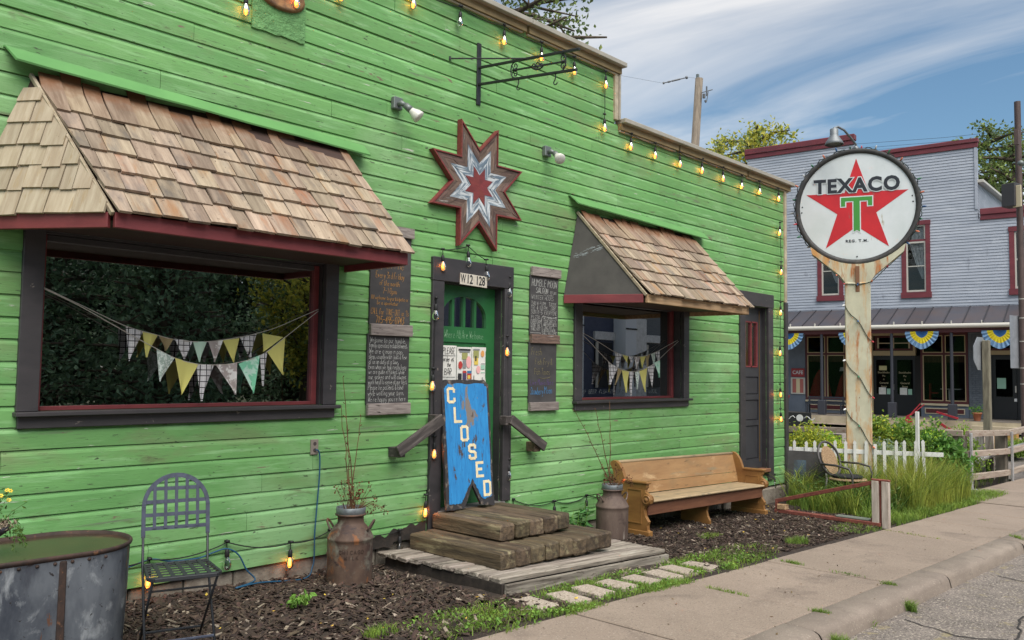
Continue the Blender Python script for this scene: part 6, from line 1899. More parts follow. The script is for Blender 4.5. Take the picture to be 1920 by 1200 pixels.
# tall grass by the corner
def tallgrass(n, xr, yr, h, m, label, wd=0.008, lean=0.55, dens=None):
    x, y = RNG.uniform(*xr, n), RNG.uniform(*yr, n)
    clear = (x < 12.55) & (y > -0.62)
    if 'arching' not in label[:8]:
        x, y = x[~clear], y[~clear]
    if dens is not None:
        k = dens(x, y)
        x, y = x[k], y[k]
    hz = h * (0.5 + 0.85 * np.array([noise.noise(V((a * 1.7, c * 1.7, 8))) + 0.5 for a, c in zip(x, y)]))
    tag(put('tall_grass', np_mesh('tall_grass', blades(np.stack([x, y, GV(x) - 0.02], 1), hz, wd, lean, 0.6), 4, m), None, 'stuff'), label, 'grass')
wedge = lambda x, y: (y < -0.15 - (x - 12.2) * 0.05) & (RNG.uniform(0, 1, len(x)) < 0.9)
tallgrass(9000, (11.35, 15.5), (-1.75, -0.12), 0.30, GRASS, 'dense tall green grass round the wicker chair at the corner', dens=lambda x, y: (y > -1.78 + 0.25 * np.maximum(0, 12.2 - x)) & (x > 11.3 - (y + 0.1) * 0.2))
tallgrass(6000, (12.4, 15.2), (-1.95, -0.7), 0.78, GRASSY, 'taller yellowish grass in front of the picket fence', lean=0.5)
tallgrass(5200, (11.2, 16.6), (-2.10, -1.55), 0.15, GRASS, 'short grass fringe along the pavement near the rail fence', lean=0.8)
tallgrass(700, (11.9, 12.7), (-0.85, -0.25), 0.5, GRASSY, 'arching grass in front of the leaning blackboard', wd=0.012, lean=0.9)
tallgrass(2600, (11.7, 15.2), (-1.75, -0.3), 0.62, mat('dark_coarse_grass', L((86, 118, 46)), 0.7, L((62, 92, 36)), (2, 2, 2), island=0.35, trans=0.3), 'coarse dark arching grass among the tall grass at the corner', wd=0.014, lean=1.1)
tallgrass(900, (11.5, 12.5), (-1.45, -0.75), 0.46, GRASSY, 'taller grass in front of the wicker chair seat', wd=0.010, lean=0.8)
tallgrass(500, (12.3, 14.9), (-1.7, -0.9), 0.85, mat('straw_grass', L((168, 156, 96)), 0.8, island=0.3, trans=0.2), 'sparse straw coloured seed stalks above the tall grass', wd=0.006, lean=0.5)
q = np.stack([RNG.uniform(11.6, 15, 900), RNG.uniform(-1.8, -0.3, 900), np.zeros(900)], 1)
q[:, 2] = GV(q[:, 0]) + RNG.uniform(0.05, 0.38, 900)
tag(put('weed_leaves', np_mesh('weed_leaves', leaves(q, 0.075, 0.4, 0.8), 4, LW_), None, 'stuff'), 'broad weed leaves mixed into the tall grass by the corner', 'weeds')
tallgrass(3500, (14.8, 20.4), (-1.35, 6), 0.3, GRASS, 'rough grass beyond the picket and rail fences', lean=0.6)
# ------------------------------------------------------------------ fallen red frame, blackboard, wicker chair
REDW = mat('weathered_red_wood', L((136, 76, 62)), 0.8, L((104, 54, 46)), (3, 20, 20), bump=0.5)
WHITEW = mat('weathered_white_post', L((196, 184, 172)), 0.8, L((150, 136, 124)), (20, 20, 3), bump=0.6)
fr = thing('timber_rack', 'low red and white wooden frame lying open like a wedge beside the pavement', 'frame', (10.8, -1.4, G(10.8)))
A0, A1 = V((10.86, -0.62, G(10.8) + 0.03)), V((10.80, -2.03, G(10.8) + 0.03))
zt = onPl(1650, 902, (10.8, 0, 0), (1, 0, 0)).z
plank('lower_rail', A0, A1, 0.10, 0.045, REDW, fr)
plank('upper_rail', A0 + V((0, 0.0, 0.125)), V((10.80, -2.02, zt)), 0.05, 0.05, REDW, fr)
MB().cbox(10.80, 10.90, -0.78, -0.66, G(10.8) + 0.056, G(10.8) + 0.125, 0.005).build('block', RAWWOOD, fr)
MB().cbox(10.83, 10.87, -0.655, -0.62, G(10.8) + 0.05, G(10.8) + 0.16, 0.004).build('block', REDW, fr)
for dy in (-1.965, -2.085):
    MB().cbox(10.765, 10.835, dy - 0.042, dy + 0.042, G(10.8) - 0.01, zt + 0.0, 0.004).build('post', WHITEW, fr)
MB().cbox(10.79, 10.82, -2.04, -2.01, G(10.8), zt - 0.01, 0.003).build('post', REDW, fr)
MB().cbox(10.77, 10.83, -2.135, -1.915, zt + 0.001, zt + 0.022, 0.004).build('cap', REDW, fr)
MB().cbox(10.79, 10.84, -1.92, -1.90, zt - 0.11, zt - 0.02, 0.003).build('bracket', REDW, fr)
MB().cbox(10.79, 10.84, -1.92, -1.90, G(10.8), G(10.8) + 0.10, 0.003).build('bracket', REDW, fr)
o = MB().cbox(10.80, 10.92, -1.88, -1.45, G(10.8) + 0.052, G(10.8) + 0.075, 0.008).build('plank', mat('grey_green_board', L((128, 136, 122)), 0.9, L((100, 104, 96)), (9, 3, 9), bump=0.6), None)
tag(o, 'short grey green board lying on the lower rail of the red frame', 'board')

bbd = thing('leaning_blackboard', 'black board with blue chalk marks leaning on the corner of the green building', 'chalkboard', (12.62, -0.2, G(12.6)))
P0b, P1b = atD(1477, 932, 12.85), atD(1547, 927, 12.6)
P0b.z = P1b.z = G(12.6) - 0.02
ux = (P1b - P0b).normalized()
bw = (P1b - P0b).length
nb = V((ux.y, -ux.x, 0)).normalized()
if nb.dot(CAM - P0b) < 0:
    nb = -nb
upb = (V((0, 0, 1)) - nb * 0.16).normalized()
yb = upb.cross(ux)
TB = Matrix(((ux.x, yb.x, upb.x, P0b.x), (ux.y, yb.y, upb.y, P0b.y), (ux.z, yb.z, upb.z, P0b.z), (0, 0, 0, 1)))
MB().cbox(-0.02, bw, -0.012, 0.012, 0, 0.78, 0.003).build('board', SLATE, bbd, mw=TB)
MB().box(0.08, 0.26, -0.0132, -0.0125, 0.06, 0.64).build('chalk_field', mat('rubbed_blue_chalk', L((78, 96, 110)), 0.9, L((60, 64, 68)), (5, 5, 5), (0.35, 0.6)), bbd, mw=TB)
Mv = TB @ Matrix.Translation((0.235, 0, 0.10)) @ Matrix.Rotation(-PI / 2, 4, 'Y')
c_ = chalk('FOOD', 0.02, 0.0, 0.09, -0.0145, None, None, 0.42, lw=0.006)
c_.build('chalk_writing', mat('dark_chalk_letters', L((36, 40, 46)), 0.9), bbd, mw=Mv)
c_ = chalk('OPEN  DAILY', 0.02, -0.22, 0.07, -0.0145, None, None, 0.5, lw=0.004)
c_.build('chalk_writing', CHALKY, bbd, mw=Mv)

WICK = mat('tan_wicker', L((166, 138, 106)), 0.8, L((120, 96, 70)), (70, 70, 70), (0.4, 0.6), bump=0.8, bscale=(110, 110, 110), bdist=0.004)
WCH = mat('dark_rattan_frame', L((70, 66, 66)), 0.5)
wc_ = thing('wicker_chair', 'small round backed wicker chair with dark frame half hidden in the tall grass', 'chair', (12.5, -0.75, G(12.5)))
cO = atD(1590, 905, 12.2)
cO.z = G(12.4)
WT = Matrix.Translation(cO) @ Matrix.Rotation(rad(-8), 4, 'Z')
# local: x right, -y front
def wb(u, h):
    return V((u, 0.20 + (h - 0.42) * 0.35, h))
oval_ = [wb(-0.27 * math.cos(2 * PI * i / 24), 0.68 + 0.24 * math.sin(2 * PI * i / 24)) for i in range(25)]
MB(WT).tube(oval_, 0.018, 8, cap=False).build('back_frame', WCH, wc_, True)
b = MB(WT)
n = 14
ins = [wb(0.19 * math.cos(2 * PI * i / n), 0.66 + 0.20 * math.sin(2 * PI * i / n)) for i in range(n)]
b.add([p + V((0, -0.006, 0)) for p in ins] + [p + V((0, 0.006, 0)) for p in ins], [tuple(range(n)), tuple(range(n, 2 * n))[::-1]] + [((i + 1) % n, i, i + n, (i + 1) % n + n) for i in range(n)])
b.build('back_weave', WICK, wc_)
MB(WT).tube([wb(-0.26, 0.62), V((-0.30, 0.0, 0.62)), V((-0.29, -0.18, 0.59)), V((-0.27, -0.22, 0.50)), V((-0.26, -0.22, 0.0))], 0.016, 8).build('arm', WCH, wc_, True)
MB(WT).tube([wb(0.26, 0.62), V((0.30, 0.0, 0.62)), V((0.29, -0.18, 0.59)), V((0.27, -0.22, 0.50)), V((0.26, -0.22, 0.0))], 0.016, 8).build('arm', WCH, wc_, True)
MB(WT).lathe([(0.0, 0.40), (0.25, 0.40), (0.262, 0.41), (0.25, 0.425), (0.0, 0.43)], 24).build('seat', WICK, wc_)
MB(WT).lathe([(0.0, 0.432), (0.20, 0.434), (0.22, 0.45), (0.19, 0.468), (0.0, 0.47)], 20, (0.02, 0.02, 0)).build('cushion', mat('black_cushion', (0.012, 0.012, 0.014), 0.9), wc_, True)
for x in (-0.22, 0.22):
    MB(WT).tube([V((x, 0.20, 0.42)), V((x, 0.26, 0.0))], 0.014, 8).build('leg', WCH, wc_, True)

# ------------------------------------------------------------------ round star sign on its rusty pole
SC0 = V((13.194, -0.850, 4.235))
SUx, SUn = V((0.373, -0.928, 0)).normalized(), V((-0.928, -0.373, 0)).normalized()
SM = Matrix(((SUx.x, -SUn.x, 0, SC0.x), (SUx.y, -SUn.y, 0, SC0.y), (0, 0, 1, SC0.z), (0, 0, 0, 1)))     # local x right, y away from viewer, z up
SIGNW = mat('white_enamel', L((208, 212, 214)), 0.3, L((194, 200, 200)), (2, 2, 2), bump=0.05, spots=[(L((160, 150, 122)), (9, 9, 1.6), 0.70, 0.78)])
SIGNR = mat('red_enamel', L((196, 30, 38)), 0.35, L((178, 26, 34)), (3, 3, 3), spots=[(L((160, 70, 66)), (14, 14, 5), 0.74, 0.77)])
SIGNG = mat('green_enamel', L((62, 138, 52)), 0.35)
SIGNK = mat('black_enamel', L((34, 36, 42)), 0.35)
RINGK = mat('black_ring', L((46, 46, 46)), 0.6, L((70, 66, 62)), (12, 12, 12), (0.5, 0.7), bump=0.3)
POLE = mat('cream_paint_rusting', L((196, 192, 168)), 0.7, L((170, 166, 144)), (3, 3, 2), bump=0.4, bscale=(40, 40, 40), bdist=0.003,
           spots=[(L((190, 140, 82)), (5, 5, 1.1), 0.50, 0.70), (L((166, 106, 60)), (8, 8, 1.5), 0.57, 0.70), (L((118, 76, 52)), (16, 16, 5), 0.74, 0.78)])
sg = thing('round_sign', 'round red star sign lettered TEXACO with green T on a rusty cream pole', 'sign', (SC0.x, SC0.y, G(13)))
RX = Matrix.Rotation(PI / 2, 4, 'X')
MB(SM @ RX).lathe([(0.0, 0.055), (0.838, 0.055), (0.838, -0.055), (0.0, -0.055)], 72).build('face', SIGNW, sg)
MB(SM @ RX).lathe([(0.836, 0.056), (0.842, 0.075), (0.90, 0.088), (0.912, 0.075), (0.912, -0.075), (0.90, -0.088), (0.842, -0.075), (0.836, -0.056)], 72).build('ring', RINGK, sg, True)
def star5(R, r, cz=0.0):
    return [((R if i % 2 == 0 else r) * math.sin(PI * i / 5), cz + (R if i % 2 == 0 else r) * math.cos(PI * i / 5)) for i in range(10)][::-1]
MB(SM).prism(star5(0.775, 0.775 * 0.382, -0.02), -0.058, -0.0555).build('star', SIGNR, sg)
def offs(poly, d):
    n = len(poly)
    out_ = []
    for i in range(n):
        p0, p1, p2 = V((*poly[i - 1], 0)), V((*poly[i], 0)), V((*poly[(i + 1) % n], 0))
        e1, e2 = (p1 - p0).normalized(), (p2 - p1).normalized()
        n1, n2 = V((e1.y, -e1.x, 0)), V((e2.y, -e2.x, 0))
        m_ = (n1 + n2)
        m_ = m_ / max(0.3, m_.dot(n1))
        q = p1 + m_ * d
        out_.append((q.x, q.y))
    return out_
Tp = [(-0.045, -0.40), (0.0, -0.372), (0.045, -0.40), (0.045, 0.085), (0.165, 0.085), (0.165, 0.005), (0.225, 0.005), (0.225, 0.145), (-0.225, 0.145), (-0.225, 0.005), (-0.165, 0.005), (-0.165, 0.085), (-0.045, 0.085)]
MB(SM).prism(offs(Tp, 0.016), -0.0605, -0.0582).build('letter_outline', SIGNW, sg)
MB(SM).prism(Tp, -0.063, -0.0607).build('letter', SIGNG, sg)
letter('lettering_outline', 'TEXACO', 0.30, SIGNW, sg, SM @ Matrix.Translation((0, -0.0655, 0.325)), 0.001, 0.026, 0.95, 1.14)
letter('lettering', 'TEXACO', 0.30, SIGNK, sg, SM @ Matrix.Translation((0, -0.0685, 0.325)), 0.001, 0.012, 0.95, 1.14)
letter('lettering', 'REG. T.M.', 0.058, SIGNK, sg, SM @ Matrix.Translation((0, -0.0575, -0.545)), 0.001, 0.002, 1.1, 1.25)
for x, z in ((-0.80, 0.03), (-0.81, -0.06), (0.79, 0.12), (0.80, 0.03), (0, -0.79)):
    MB(SM @ Matrix.Translation((x, -0.056, z)) @ RX).lathe([(0.012, 0), (0.010, 0.006), (0, 0.007)], 10).build('screw', SIGNK, sg)
# yoke and pole
yk = [(-0.175, -1.20), (0.175, -1.20), (0.26, -1.08), (0.66, -0.735), (0.685, -0.62)] + [(0.915 * math.sin(a), -0.915 * math.cos(a)) for a in np.linspace(rad(45), rad(-45), 16)] + [(-0.685, -0.62), (-0.66, -0.735), (-0.26, -1.08)]
MB(SM).prism(yk, -0.13, 0.13).build('yoke', POLE, sg)
zb = G(13) - 0.3 - SC0.z
MB(SM).cbox(-0.185, 0.185, -0.15, 0.15, zb, -1.201, 0.012).build('pole', POLE, sg)
MB(SM).cbox(-0.03, 0.03, -0.155, -0.149, -1.35, -0.95, 0.002).build('patch_plate', mat('rust_patch', L((120, 84, 60)), 0.8), sg)
# gooseneck lamp
gb = SM @ V((0.0, 0.0, 0.915))
g1 = [gb, gb + V((0, 0, 0.08)), SM @ V((-0.06, -0.10, 1.06)), SM @ V((-0.17, -0.25, 1.17)), SM @ V((-0.26, -0.36, 1.20)), SM @ V((-0.31, -0.42, 1.17)), SM @ V((-0.315, -0.43, 1.10))]
MB().tube(g1, 0.018, 8).build('lamp_arm', GALV, sg, True)
MB(Matrix.Translation(SM @ V((0, 0, 0.90)))).lathe([(0.05, 0), (0.055, 0.03), (0.03, 0.06), (0.02, 0.07)], 12).build('lamp_base', GALV, sg, True)
MB(Matrix.Translation(SM @ V((-0.315, -0.43, 0.905)))).lathe([(0.135, 0.0), (0.14, 0.004), (0.12, 0.05), (0.075, 0.12), (0.062, 0.15), (0.062, 0.24), (0.05, 0.25), (0.0, 0.25)], 24).build('lamp_shade', mat('dull_grey_shade', L((120, 124, 126)), 0.5, metal=0.4), sg, True)
# small coloured lights wound round ring and pole
MINI = {k: mat('mini_bulb_' + k, L(c), 0.25) for k, c in dict(red=(170, 50, 60), green=(50, 110, 80), blue=(60, 96, 140), clear=(206, 206, 206), orange=(206, 120, 90)).items()}
ml_ = thing('fairy_lights', 'unlit coloured fairy lights wound round the ring and pole of the star sign', 'fairy lights', SC0)
path, spots_ = [], []
for i in range(145):
    a = 2 * PI * i / 144
    r = 0.925 + 0.012 * math.sin(i * 1.9)
    p = SM @ V((r * math.sin(a), -0.02 + 0.07 * math.sin(i * 0.9), r * math.cos(a)))
    path.append(p)
    if i % 5 == 2:
        spots_.append((p, (SM.to_3x3() @ V((math.sin(a), -0.5 + random.uniform(-.6, .3), math.cos(a)))).normalized()))
MB().tube(path, 0.007, 5).build('cord', mat('green_cord', (0.02, 0.035, 0.025), 0.6), ml_)
path = [SM @ V((-0.62, -0.14, -0.77)), SM @ V((-0.30, -0.145, -1.08)), SM @ V((-0.19, -0.16, -1.22)), SM @ V((0.0, -0.163, -1.24)), SM @ V((0.2, -0.15, -1.2)), SM @ V((0.42, -0.14, -0.98)), SM @ V((0.64, -0.12, -0.77))]
for i in range(1, 4):
    spots_ += [(path[i], V((-0.9, -0.3, -0.2))), (path[i + 2], V((-0.8, -0.4, 0.3)))]
MB().tube(path, 0.007, 5).build('cord', MATS['green_cord'], ml_)
for z0 in (-1.55, -2.40, -3.15, -3.95):
    path = [SM @ V((-0.19 + 0.38 * t, -0.162, z0 - 0.55 * t - 0.03 * math.sin(t * 9))) for t in np.linspace(0, 1, 9)]
    MB().tube(path, 0.006, 5).build('cord', MATS['green_cord'], ml_)
    for k in (0, 4, 8):
        spots_.append((path[k], (SM.to_3x3() @ V((-0.5 + 0.12 * k, -1, -0.3))).normalized()))
keys = list(MINI)
mb_ = {k: MB().lathe([(0.009, 0), (0.011, 0.012), (0.012, 0.03), (0.006, 0.05), (0, 0.055)], 8).mesh('mini_bulb', MINI[k], True) for k in keys}
for i, (p, d) in enumerate(spots_):
    q = V((0, 0, 1)).rotation_difference(V(d))
    put('mini_bulb', mb_[keys[(i * 3 + i // 4) % 5]], ml_, mw=Matrix.Translation(p) @ q.to_matrix().to_4x4() @ Matrix.Diagonal((1.25, 1.25, 1.25, 1)))

# ------------------------------------------------------------------ fences
pf = thing('picket_fence', 'short white picket fence with pointed pickets at the corner behind the wicker chair', 'fence', (13, -0.9, G(13)))
F0, F1 = V((12.62, 0.02, 0)), V((13.50, -1.84, 0))
fu = (F1 - F0).normalized()
fn = V((fu.y, -fu.x, 0))
def fence_at(px):
    d = ray(px, 825)
    t = (F0 - CAM).dot(V((fn.x, fn.y, 0))) / d.dot(V((fn.x, fn.y, 0)))
    p = CAM + d * t
    return p
WP = mat('white_fence_paint', L((214, 214, 210)), 0.6, L((190, 190, 184)), (6, 6, 3), bump=0.2)
for k, px in enumerate([1492 + 18.55 * i for i in range(14)]):
    p = fence_at(px)
    ztop_ = p.z + random.uniform(-0.008, 0.008)
    gz = G(p.x) - 0.05
    hz = ztop_ - gz
    M_ = Matrix(((fu.x, -fn.x, 0, p.x), (fu.y, -fn.y, 0, p.y), (0, 0, 1, gz), (0, 0, 0, 1))) @ Matrix.Rotation(random.uniform(-0.025, 0.025), 4, 'Y')
    if k == 8:
        poly = [(-0.022, 0), (0.022, 0), (0.022, hz - 0.06), (-0.022, hz - 0.06)]
    else:
        poly = [(-0.022, 0), (0.022, 0), (0.022, hz - 0.075), (0.016, hz - 0.066), (0.024, hz - 0.056), (0.024, hz - 0.035), (0, hz), (-0.024, hz - 0.035), (-0.024, hz - 0.056), (-0.016, hz - 0.066), (-0.022, hz - 0.075)]
    MB().prism(poly, -0.035, -0.012).build('picket', WP, pf, mw=M_)
for zr in (0.44,):
    a, c = F0 + V((0, 0, zr)), F1 + fu * 0.12 + V((0, 0, zr))
    plank('rail', a, c, 0.065, 0.02, WP, pf, up=(-fn.x, -fn.y, 0))
stk = atD(1720, 800, 13.6)
o = MB().cbox(stk.x - 0.026, stk.x + 0.026, stk.y - 0.026, stk.y + 0.026, G(stk.x) - 0.1, atD(1720, 772, 13.6).z, 0.004).build('stake', WP, None)
tag(o, 'tall plain white stake standing behind the right end of the picket fence', 'stake')
RAILW = mat('weathered_fence_rail', L((172, 158, 144)), 0.85, L((128, 112, 100)), (2.5, 20, 20), (0.3, 0.7), rand=0.1, bump=0.7, bscale=(7, 70, 70), bdist=0.004, coords='obj', spots=[(L((120, 86, 72)), (4, 14, 14), 0.62, 0.72)])
POSTW = mat('grey_square_post', L((112, 104, 92)), 0.9, L((84, 78, 70)), (14, 14, 4), bump=0.5)
METP = mat('white_metal_post', L((172, 172, 172)), 0.5, L((140, 136, 134)), (14, 14, 5))
rf = thing('rail_fence', 'three rail weathered timber fence with white metal uprights along the pavement', 'fence', (17, -1.35, G(17)))
PT = [V((17.0, -1.35, 0)), V((19.25, -1.50, 0)), V((21.6, -1.66, 0)), V((24.0, -1.8, 0))]
for p in PT:
    gz = G(p.x)
    MB().cbox(p.x - 0.10, p.x + 0.10, p.y + 0.03, p.y + 0.22, gz - 0.1, gz + 0.98, 0.008).build('post', POSTW, rf)
    MB().cbox(p.x - 0.03, p.x + 0.03, p.y - 0.085, p.y - 0.045, gz + 0.002, gz + 1.03, 0.004).build('upright', METP, rf)
    MB().cbox(p.x - 0.06, p.x + 0.06, p.y - 0.14, p.y - 0.03, gz - 0.03, gz + 0.02, 0.004).build('base_plate', METP, rf)
for a, c in zip(PT, PT[1:]):
    for h in (1.04, 0.64, 0.22):
        plank('rail', (a.x, a.y - 0.005, G(a.x) + h - (0.03 if h > 1 else 0)), (c.x - 0.01, c.y - 0.005, G(c.x) + h - (0.03 if h > 1 else 0)), 0.075, 0.11, RAILW, rf, up=(0, 0, 1), wob=0.004)
for h, ddz in ((1.02, 0), (0.62, 0), (0.20, 0)):
    a, c = V((16.92, -1.30, G(17) + h)), V((16.55, 3.2, G(17) + h - 0.13))
    plank('rail', a, c, 0.07, 0.11, RAILW, rf, wob=0.004)
MB().cbox(16.72, 16.90, 0.9, 1.08, -0.5, 0.42, 0.008).build('post', POSTW, rf)
pz_ = onPl(1840, 868, (0, -1.2, 0), (0, 1, 0))
o = MB().tube([V((16.95, -1.02, -0.22)), V((19.4, -1.12, 0.0)), V((23.5, -1.3, 0.14))], 0.06, 10).build('pipe', METP, None, True)
tag(o, 'pale grey pipe running behind the rail fence', 'pipe')
wbp = thing('white_boards', 'two upright white boards with a blue number standing behind the rail fence', 'sign', (18.4, -0.9, -0.4))
for (pa, pb) in ((1829, 1846), (1848, 1863)):
    A_, B_ = atD(pa, 808, 17.6), atD(pb, 806, 17.4)
    d_ = (B_ - A_)
    d_.z = 0
    ln = d_.length
    n_ = V((-d_.y, d_.x, 0)).normalized()
    plank('board', (A_ + B_) / 2 + V((0, 0, -1.0)), (A_ + B_) / 2, ln, 0.03, WHITEW, wbp, up=(n_.x, n_.y, 0.0))
    if pa == 1829:
        Mx = Matrix(((d_.x / ln, -n_.x, 0, B_.x - 0.02), (d_.y / ln, -n_.y, 0, B_.y), (0, 0, 1, B_.z - 0.10), (0, 0, 0, 1)))
        nn = V((-d_.y, d_.x, 0)).normalized()
        if nn.dot(CAM - A_) < 0:
            nn = -nn
        Mx.translation = Mx.translation + nn * 0.02
        letter('number', '5', 0.14, mat('navy_print', L((40, 52, 92)), 0.6), wbp, Mx, 0.002, 0.003)
c = atD(1883, 816, 21)
o = MB().cbox(c.x - 0.09, c.x + 0.09, c.y - 0.3, c.y + 0.3, G(c.x) - 0.05, c.z + 0.08, 0.01).build('timber_block', mat('orange_timber', L((190, 146, 86)), 0.8, L((160, 116, 66)), (4, 4, 12)), None)
tag(o, 'short orange brown timber block by the street beyond the rail fence', 'block')

# ------------------------------------------------------------------ shrubs behind the picket fence
def leafmat(n, a, c, tr=0.3):
    return mat(n, L(a), 0.65, L(c), (4, 4, 4), (0.3, 0.7), island=0.3, trans=tr)
LY, LG, LS, LD, LB = leafmat('yellow_green_leaf', (214, 212, 78), (178, 190, 66), 0.4), leafmat('mid_green_leaf', (152, 178, 76), (114, 146, 60), 0.4), leafmat('silver_leaf', (178, 192, 168), (142, 164, 130), 0.4), leafmat('deep_green_leaf', (108, 156, 66), (80, 122, 52), 0.4), leafmat('lime_leaf', (192, 218, 76), (150, 192, 64), 0.4)
TWIG = mat('grey_brown_twig', L((92, 78, 62)), 0.9)
def shrub(label, px, ptop, depth, wpx, m, n=2600, lsz=0.065, sq=1.0, seed=0, group='shrubs behind the picket fence', m2=None):
    c = atD(px, ptop, depth)
    gz = G(c.x)
    R = wpx / 2 * depth / FPX
    H = c.z - gz
    t = thing('shrub', label, 'shrub', (c.x, c.y, gz), group)
    bs, cen = MB(), []
    nb_ = 26
    tips = []
    for i in range(nb_):
        an = random.uniform(0, 2 * PI)
        rr = R * math.sqrt(random.random()) * 0.95
        h = H * (1 - 0.45 * (rr / R) ** 2) * random.uniform(0.55, 1.02)
        tp = V((c.x + rr * math.cos(an), c.y + rr * math.sin(an) * sq, gz + h))
        a = V((c.x + rr * 0.3 * math.cos(an), c.y + rr * 0.3 * math.sin(an) * sq, gz))
        mid = a.lerp(tp, .55) + V((0, 0, 0.05))
        bs.tube([a, mid, tp], [0.01, 0.007, 0.003], 5)
        tips.append((a, mid, tp))
    bs.build('stem', TWIG, t)
    n = int(n * 2.4)
    C = np.zeros((n, 3))
    for i in range(n):
        a, mid, tp = random.choice(tips)
        u = random.random() ** 0.6
        p = mid.lerp(tp, u) if random.random() < 0.8 else a.lerp(mid, random.uniform(0.3, 1))
        s_ = 0.05 + 0.11 * R
        C[i] = (p.x + random.gauss(0, s_), p.y + random.gauss(0, s_), max(gz + 0.03, p.z + random.gauss(0, s_ * 0.7)))
    k = len(C) if m2 is None else int(len(C) * 0.7)
    put('foliage', np_mesh('foliage', leaves(C[:k], lsz, 0.6, 0.8), 4, m), t)
    if m2:
        put('foliage', np_mesh('foliage', leaves(C[k:], lsz, 0.6, 0.8), 4, m2), t)
    return t
shrub('yellow leaved shrub at the building corner behind the picket fence', 1518, 786, 14.6, 120, LY, 3600, 0.06, m2=LG)
shrub('small lime shrub between the yellow shrub and the sign pole', 1560, 800, 15.2, 50, LB, 1200, group='shrubs behind the picket fence')
shrub('mid green shrub immediately right of the sign pole', 1650, 776, 15.0, 90, LG, 3600, m2=LY)
shrub('silvery shrub low between the green shrubs right of the sign pole', 1655, 812, 13.9, 70, LS, 1800, 0.045)
shrub('mid green shrub beside the white stake', 1700, 778, 15.0, 80, LG, 3200, m2=LD)
shrub('broad deep green shrub right of the white stake', 1748, 783, 14.8, 90, LD, 3200, 0.06, m2=LB)
shrub('lime green low shrub near the rail fence corner', 1800, 800, 16.2, 70, LG, 2400, 0.055, m2=LB)
shrub('big leaved low plant behind the picket fence end', 1765, 808, 14.6, 80, LD, 1300, 0.11)
shrub('low green bush behind the rail fence, left of the white boards', 1822, 842, 17.8, 60, LD, 1600, 0.06)
shrub('low green bush behind the rail fence, right of the white boards', 1905, 825, 20.5, 60, LG, 1600, 0.06)
shrub('dark low bush under the rails behind the first fence post', 1775, 850, 16.8, 90, LD, 2000, 0.06)
# ------------------------------------------------------------------ the grey corner building across the side street
FO = V((31.532, 4.466, 0.0))
FUx, FNo = V((0.12360, -0.99233, 0)), V((-0.99233, -0.12360, 0))
FM = Matrix(((FUx.x, -FNo.x, 0, FO.x), (FUx.y, -FNo.y, 0, FO.y), (0, 0, 1, 0), (0, 0, 0, 1)))       # local x along the front, y inwards, z up
GSID = mat('pale_blue_grey_siding', L((168, 173, 183)), 0.6, L((150, 156, 167)), (0.5, 0.5, 3), bump=0.1, spots=[(L((184, 188, 196)), (1.5, 1.5, 8), 0.58, 0.8), (L((132, 136, 146)), (3, 3, 1.2), 0.66, 0.82)])
GREYLOW = mat('slate_grey_paint', L((104, 112, 124)), 0.6, L((90, 98, 110)), (2, 2, 2))
MAROON = mat('maroon_trim', L((116, 48, 56)), 0.55, L((98, 40, 48)), (2, 2, 6))
MAROOND = mat('dark_maroon', L((84, 34, 36)), 0.55)
CREAM = mat('tan_cream_trim', L((178, 158, 122)), 0.6)
CREAML = mat('pale_cream_trim', L((196, 182, 152)), 0.6)
TINROOF = mat('dark_tin_roof', L((74, 74, 82)), 0.5, L((86, 76, 76)), (1, 1, 1), (0.4, 0.7), rand=0.12, bump=0.1, metal=0.2)
TINDK = mat('roof_seam', L((44, 44, 50)), 0.5)
GUTTER = mat('white_gutter', L((188, 184, 174)), 0.5)
BLKPOST = mat('charcoal_post', L((50, 52, 60)), 0.5)
BLKDOOR = mat('black_door_paint', L((28, 29, 33)), 0.35)
GLASS2 = glass_mat('storefront_glass', (0.75, 0.76, 0.76, 1), 0.035)
CURT = mat('white_lace_curtain', L((190, 196, 200)), 0.9, L((150, 158, 164)), (30, 30, 2))
gb_ = thing('corner_shop', 'two storey pale grey clapboard shop with maroon trim and tin porch roof across the street', 'building', (FO.x, FO.y, -0.1))
def F(name, m, smooth=False, parent=None):
    pass
WINS = [(0.045, 0.685, 4.60, 6.98), (3.40, 4.06, 4.58, 6.50), (-2.92, -2.28, 4.60, 6.98)]
def lap(b, x0, x1, z0, z1, holes, ex=0.105):
    z = z0
    while z < z1 - 0.01:
        ze = min(z + ex, z1)
        spans = [(x0, x1)]
        for (a, c, h0, h1) in holes:
            if h0 < z + ex / 2 < h1:
                ns = []
                for s, e in spans:
                    if c <= s or a >= e:
                        ns.append((s, e))
                    else:
                        if a > s:
                            ns.append((s, a))
                        if c < e:
                            ns.append((c, e))
                spans = ns
        for s, e in spans:
            b.add([(s, -0.022, z), (e, -0.022, z), (e, -0.004, ze), (s, -0.004, ze), (s, 0.01, z + 0.001), (e, 0.01, z + 0.001)], [(0, 1, 2, 3), (4, 5, 1, 0)])
        z += ex
b = MB(FM)
lap(b, -5.80, -1.70, 3.95, 10.25, WINS)
lap(b, -1.699, 2.34, 3.95, 9.55, WINS)
lap(b, 2.341, 9.0, 3.95, 7.02, WINS)
b.build('siding', GSID, gb_)
b = MB(FM)
wall_grid(b, -5.8, 2.34, 3.6, 9.5, 0.011, 0.25, WINS)
wall_grid(b, 2.341, 9.0, 3.6, 7.0, 0.011, 0.25, WINS)
b.box(-5.8, -1.7, 0.011, 0.25, 9.501, 10.3)
b.box(-5.8, -5.6, 0.251, 9, -0.1, 7.4).box(8.8, 9.0, 0.251, 9, -0.1, 6.9).box(-5.8, 9, 9.001, 9.2, -0.1, 7)
b.build('wall', mat('upper_wall_sheath', L((140, 146, 160)), 0.8), gb_)
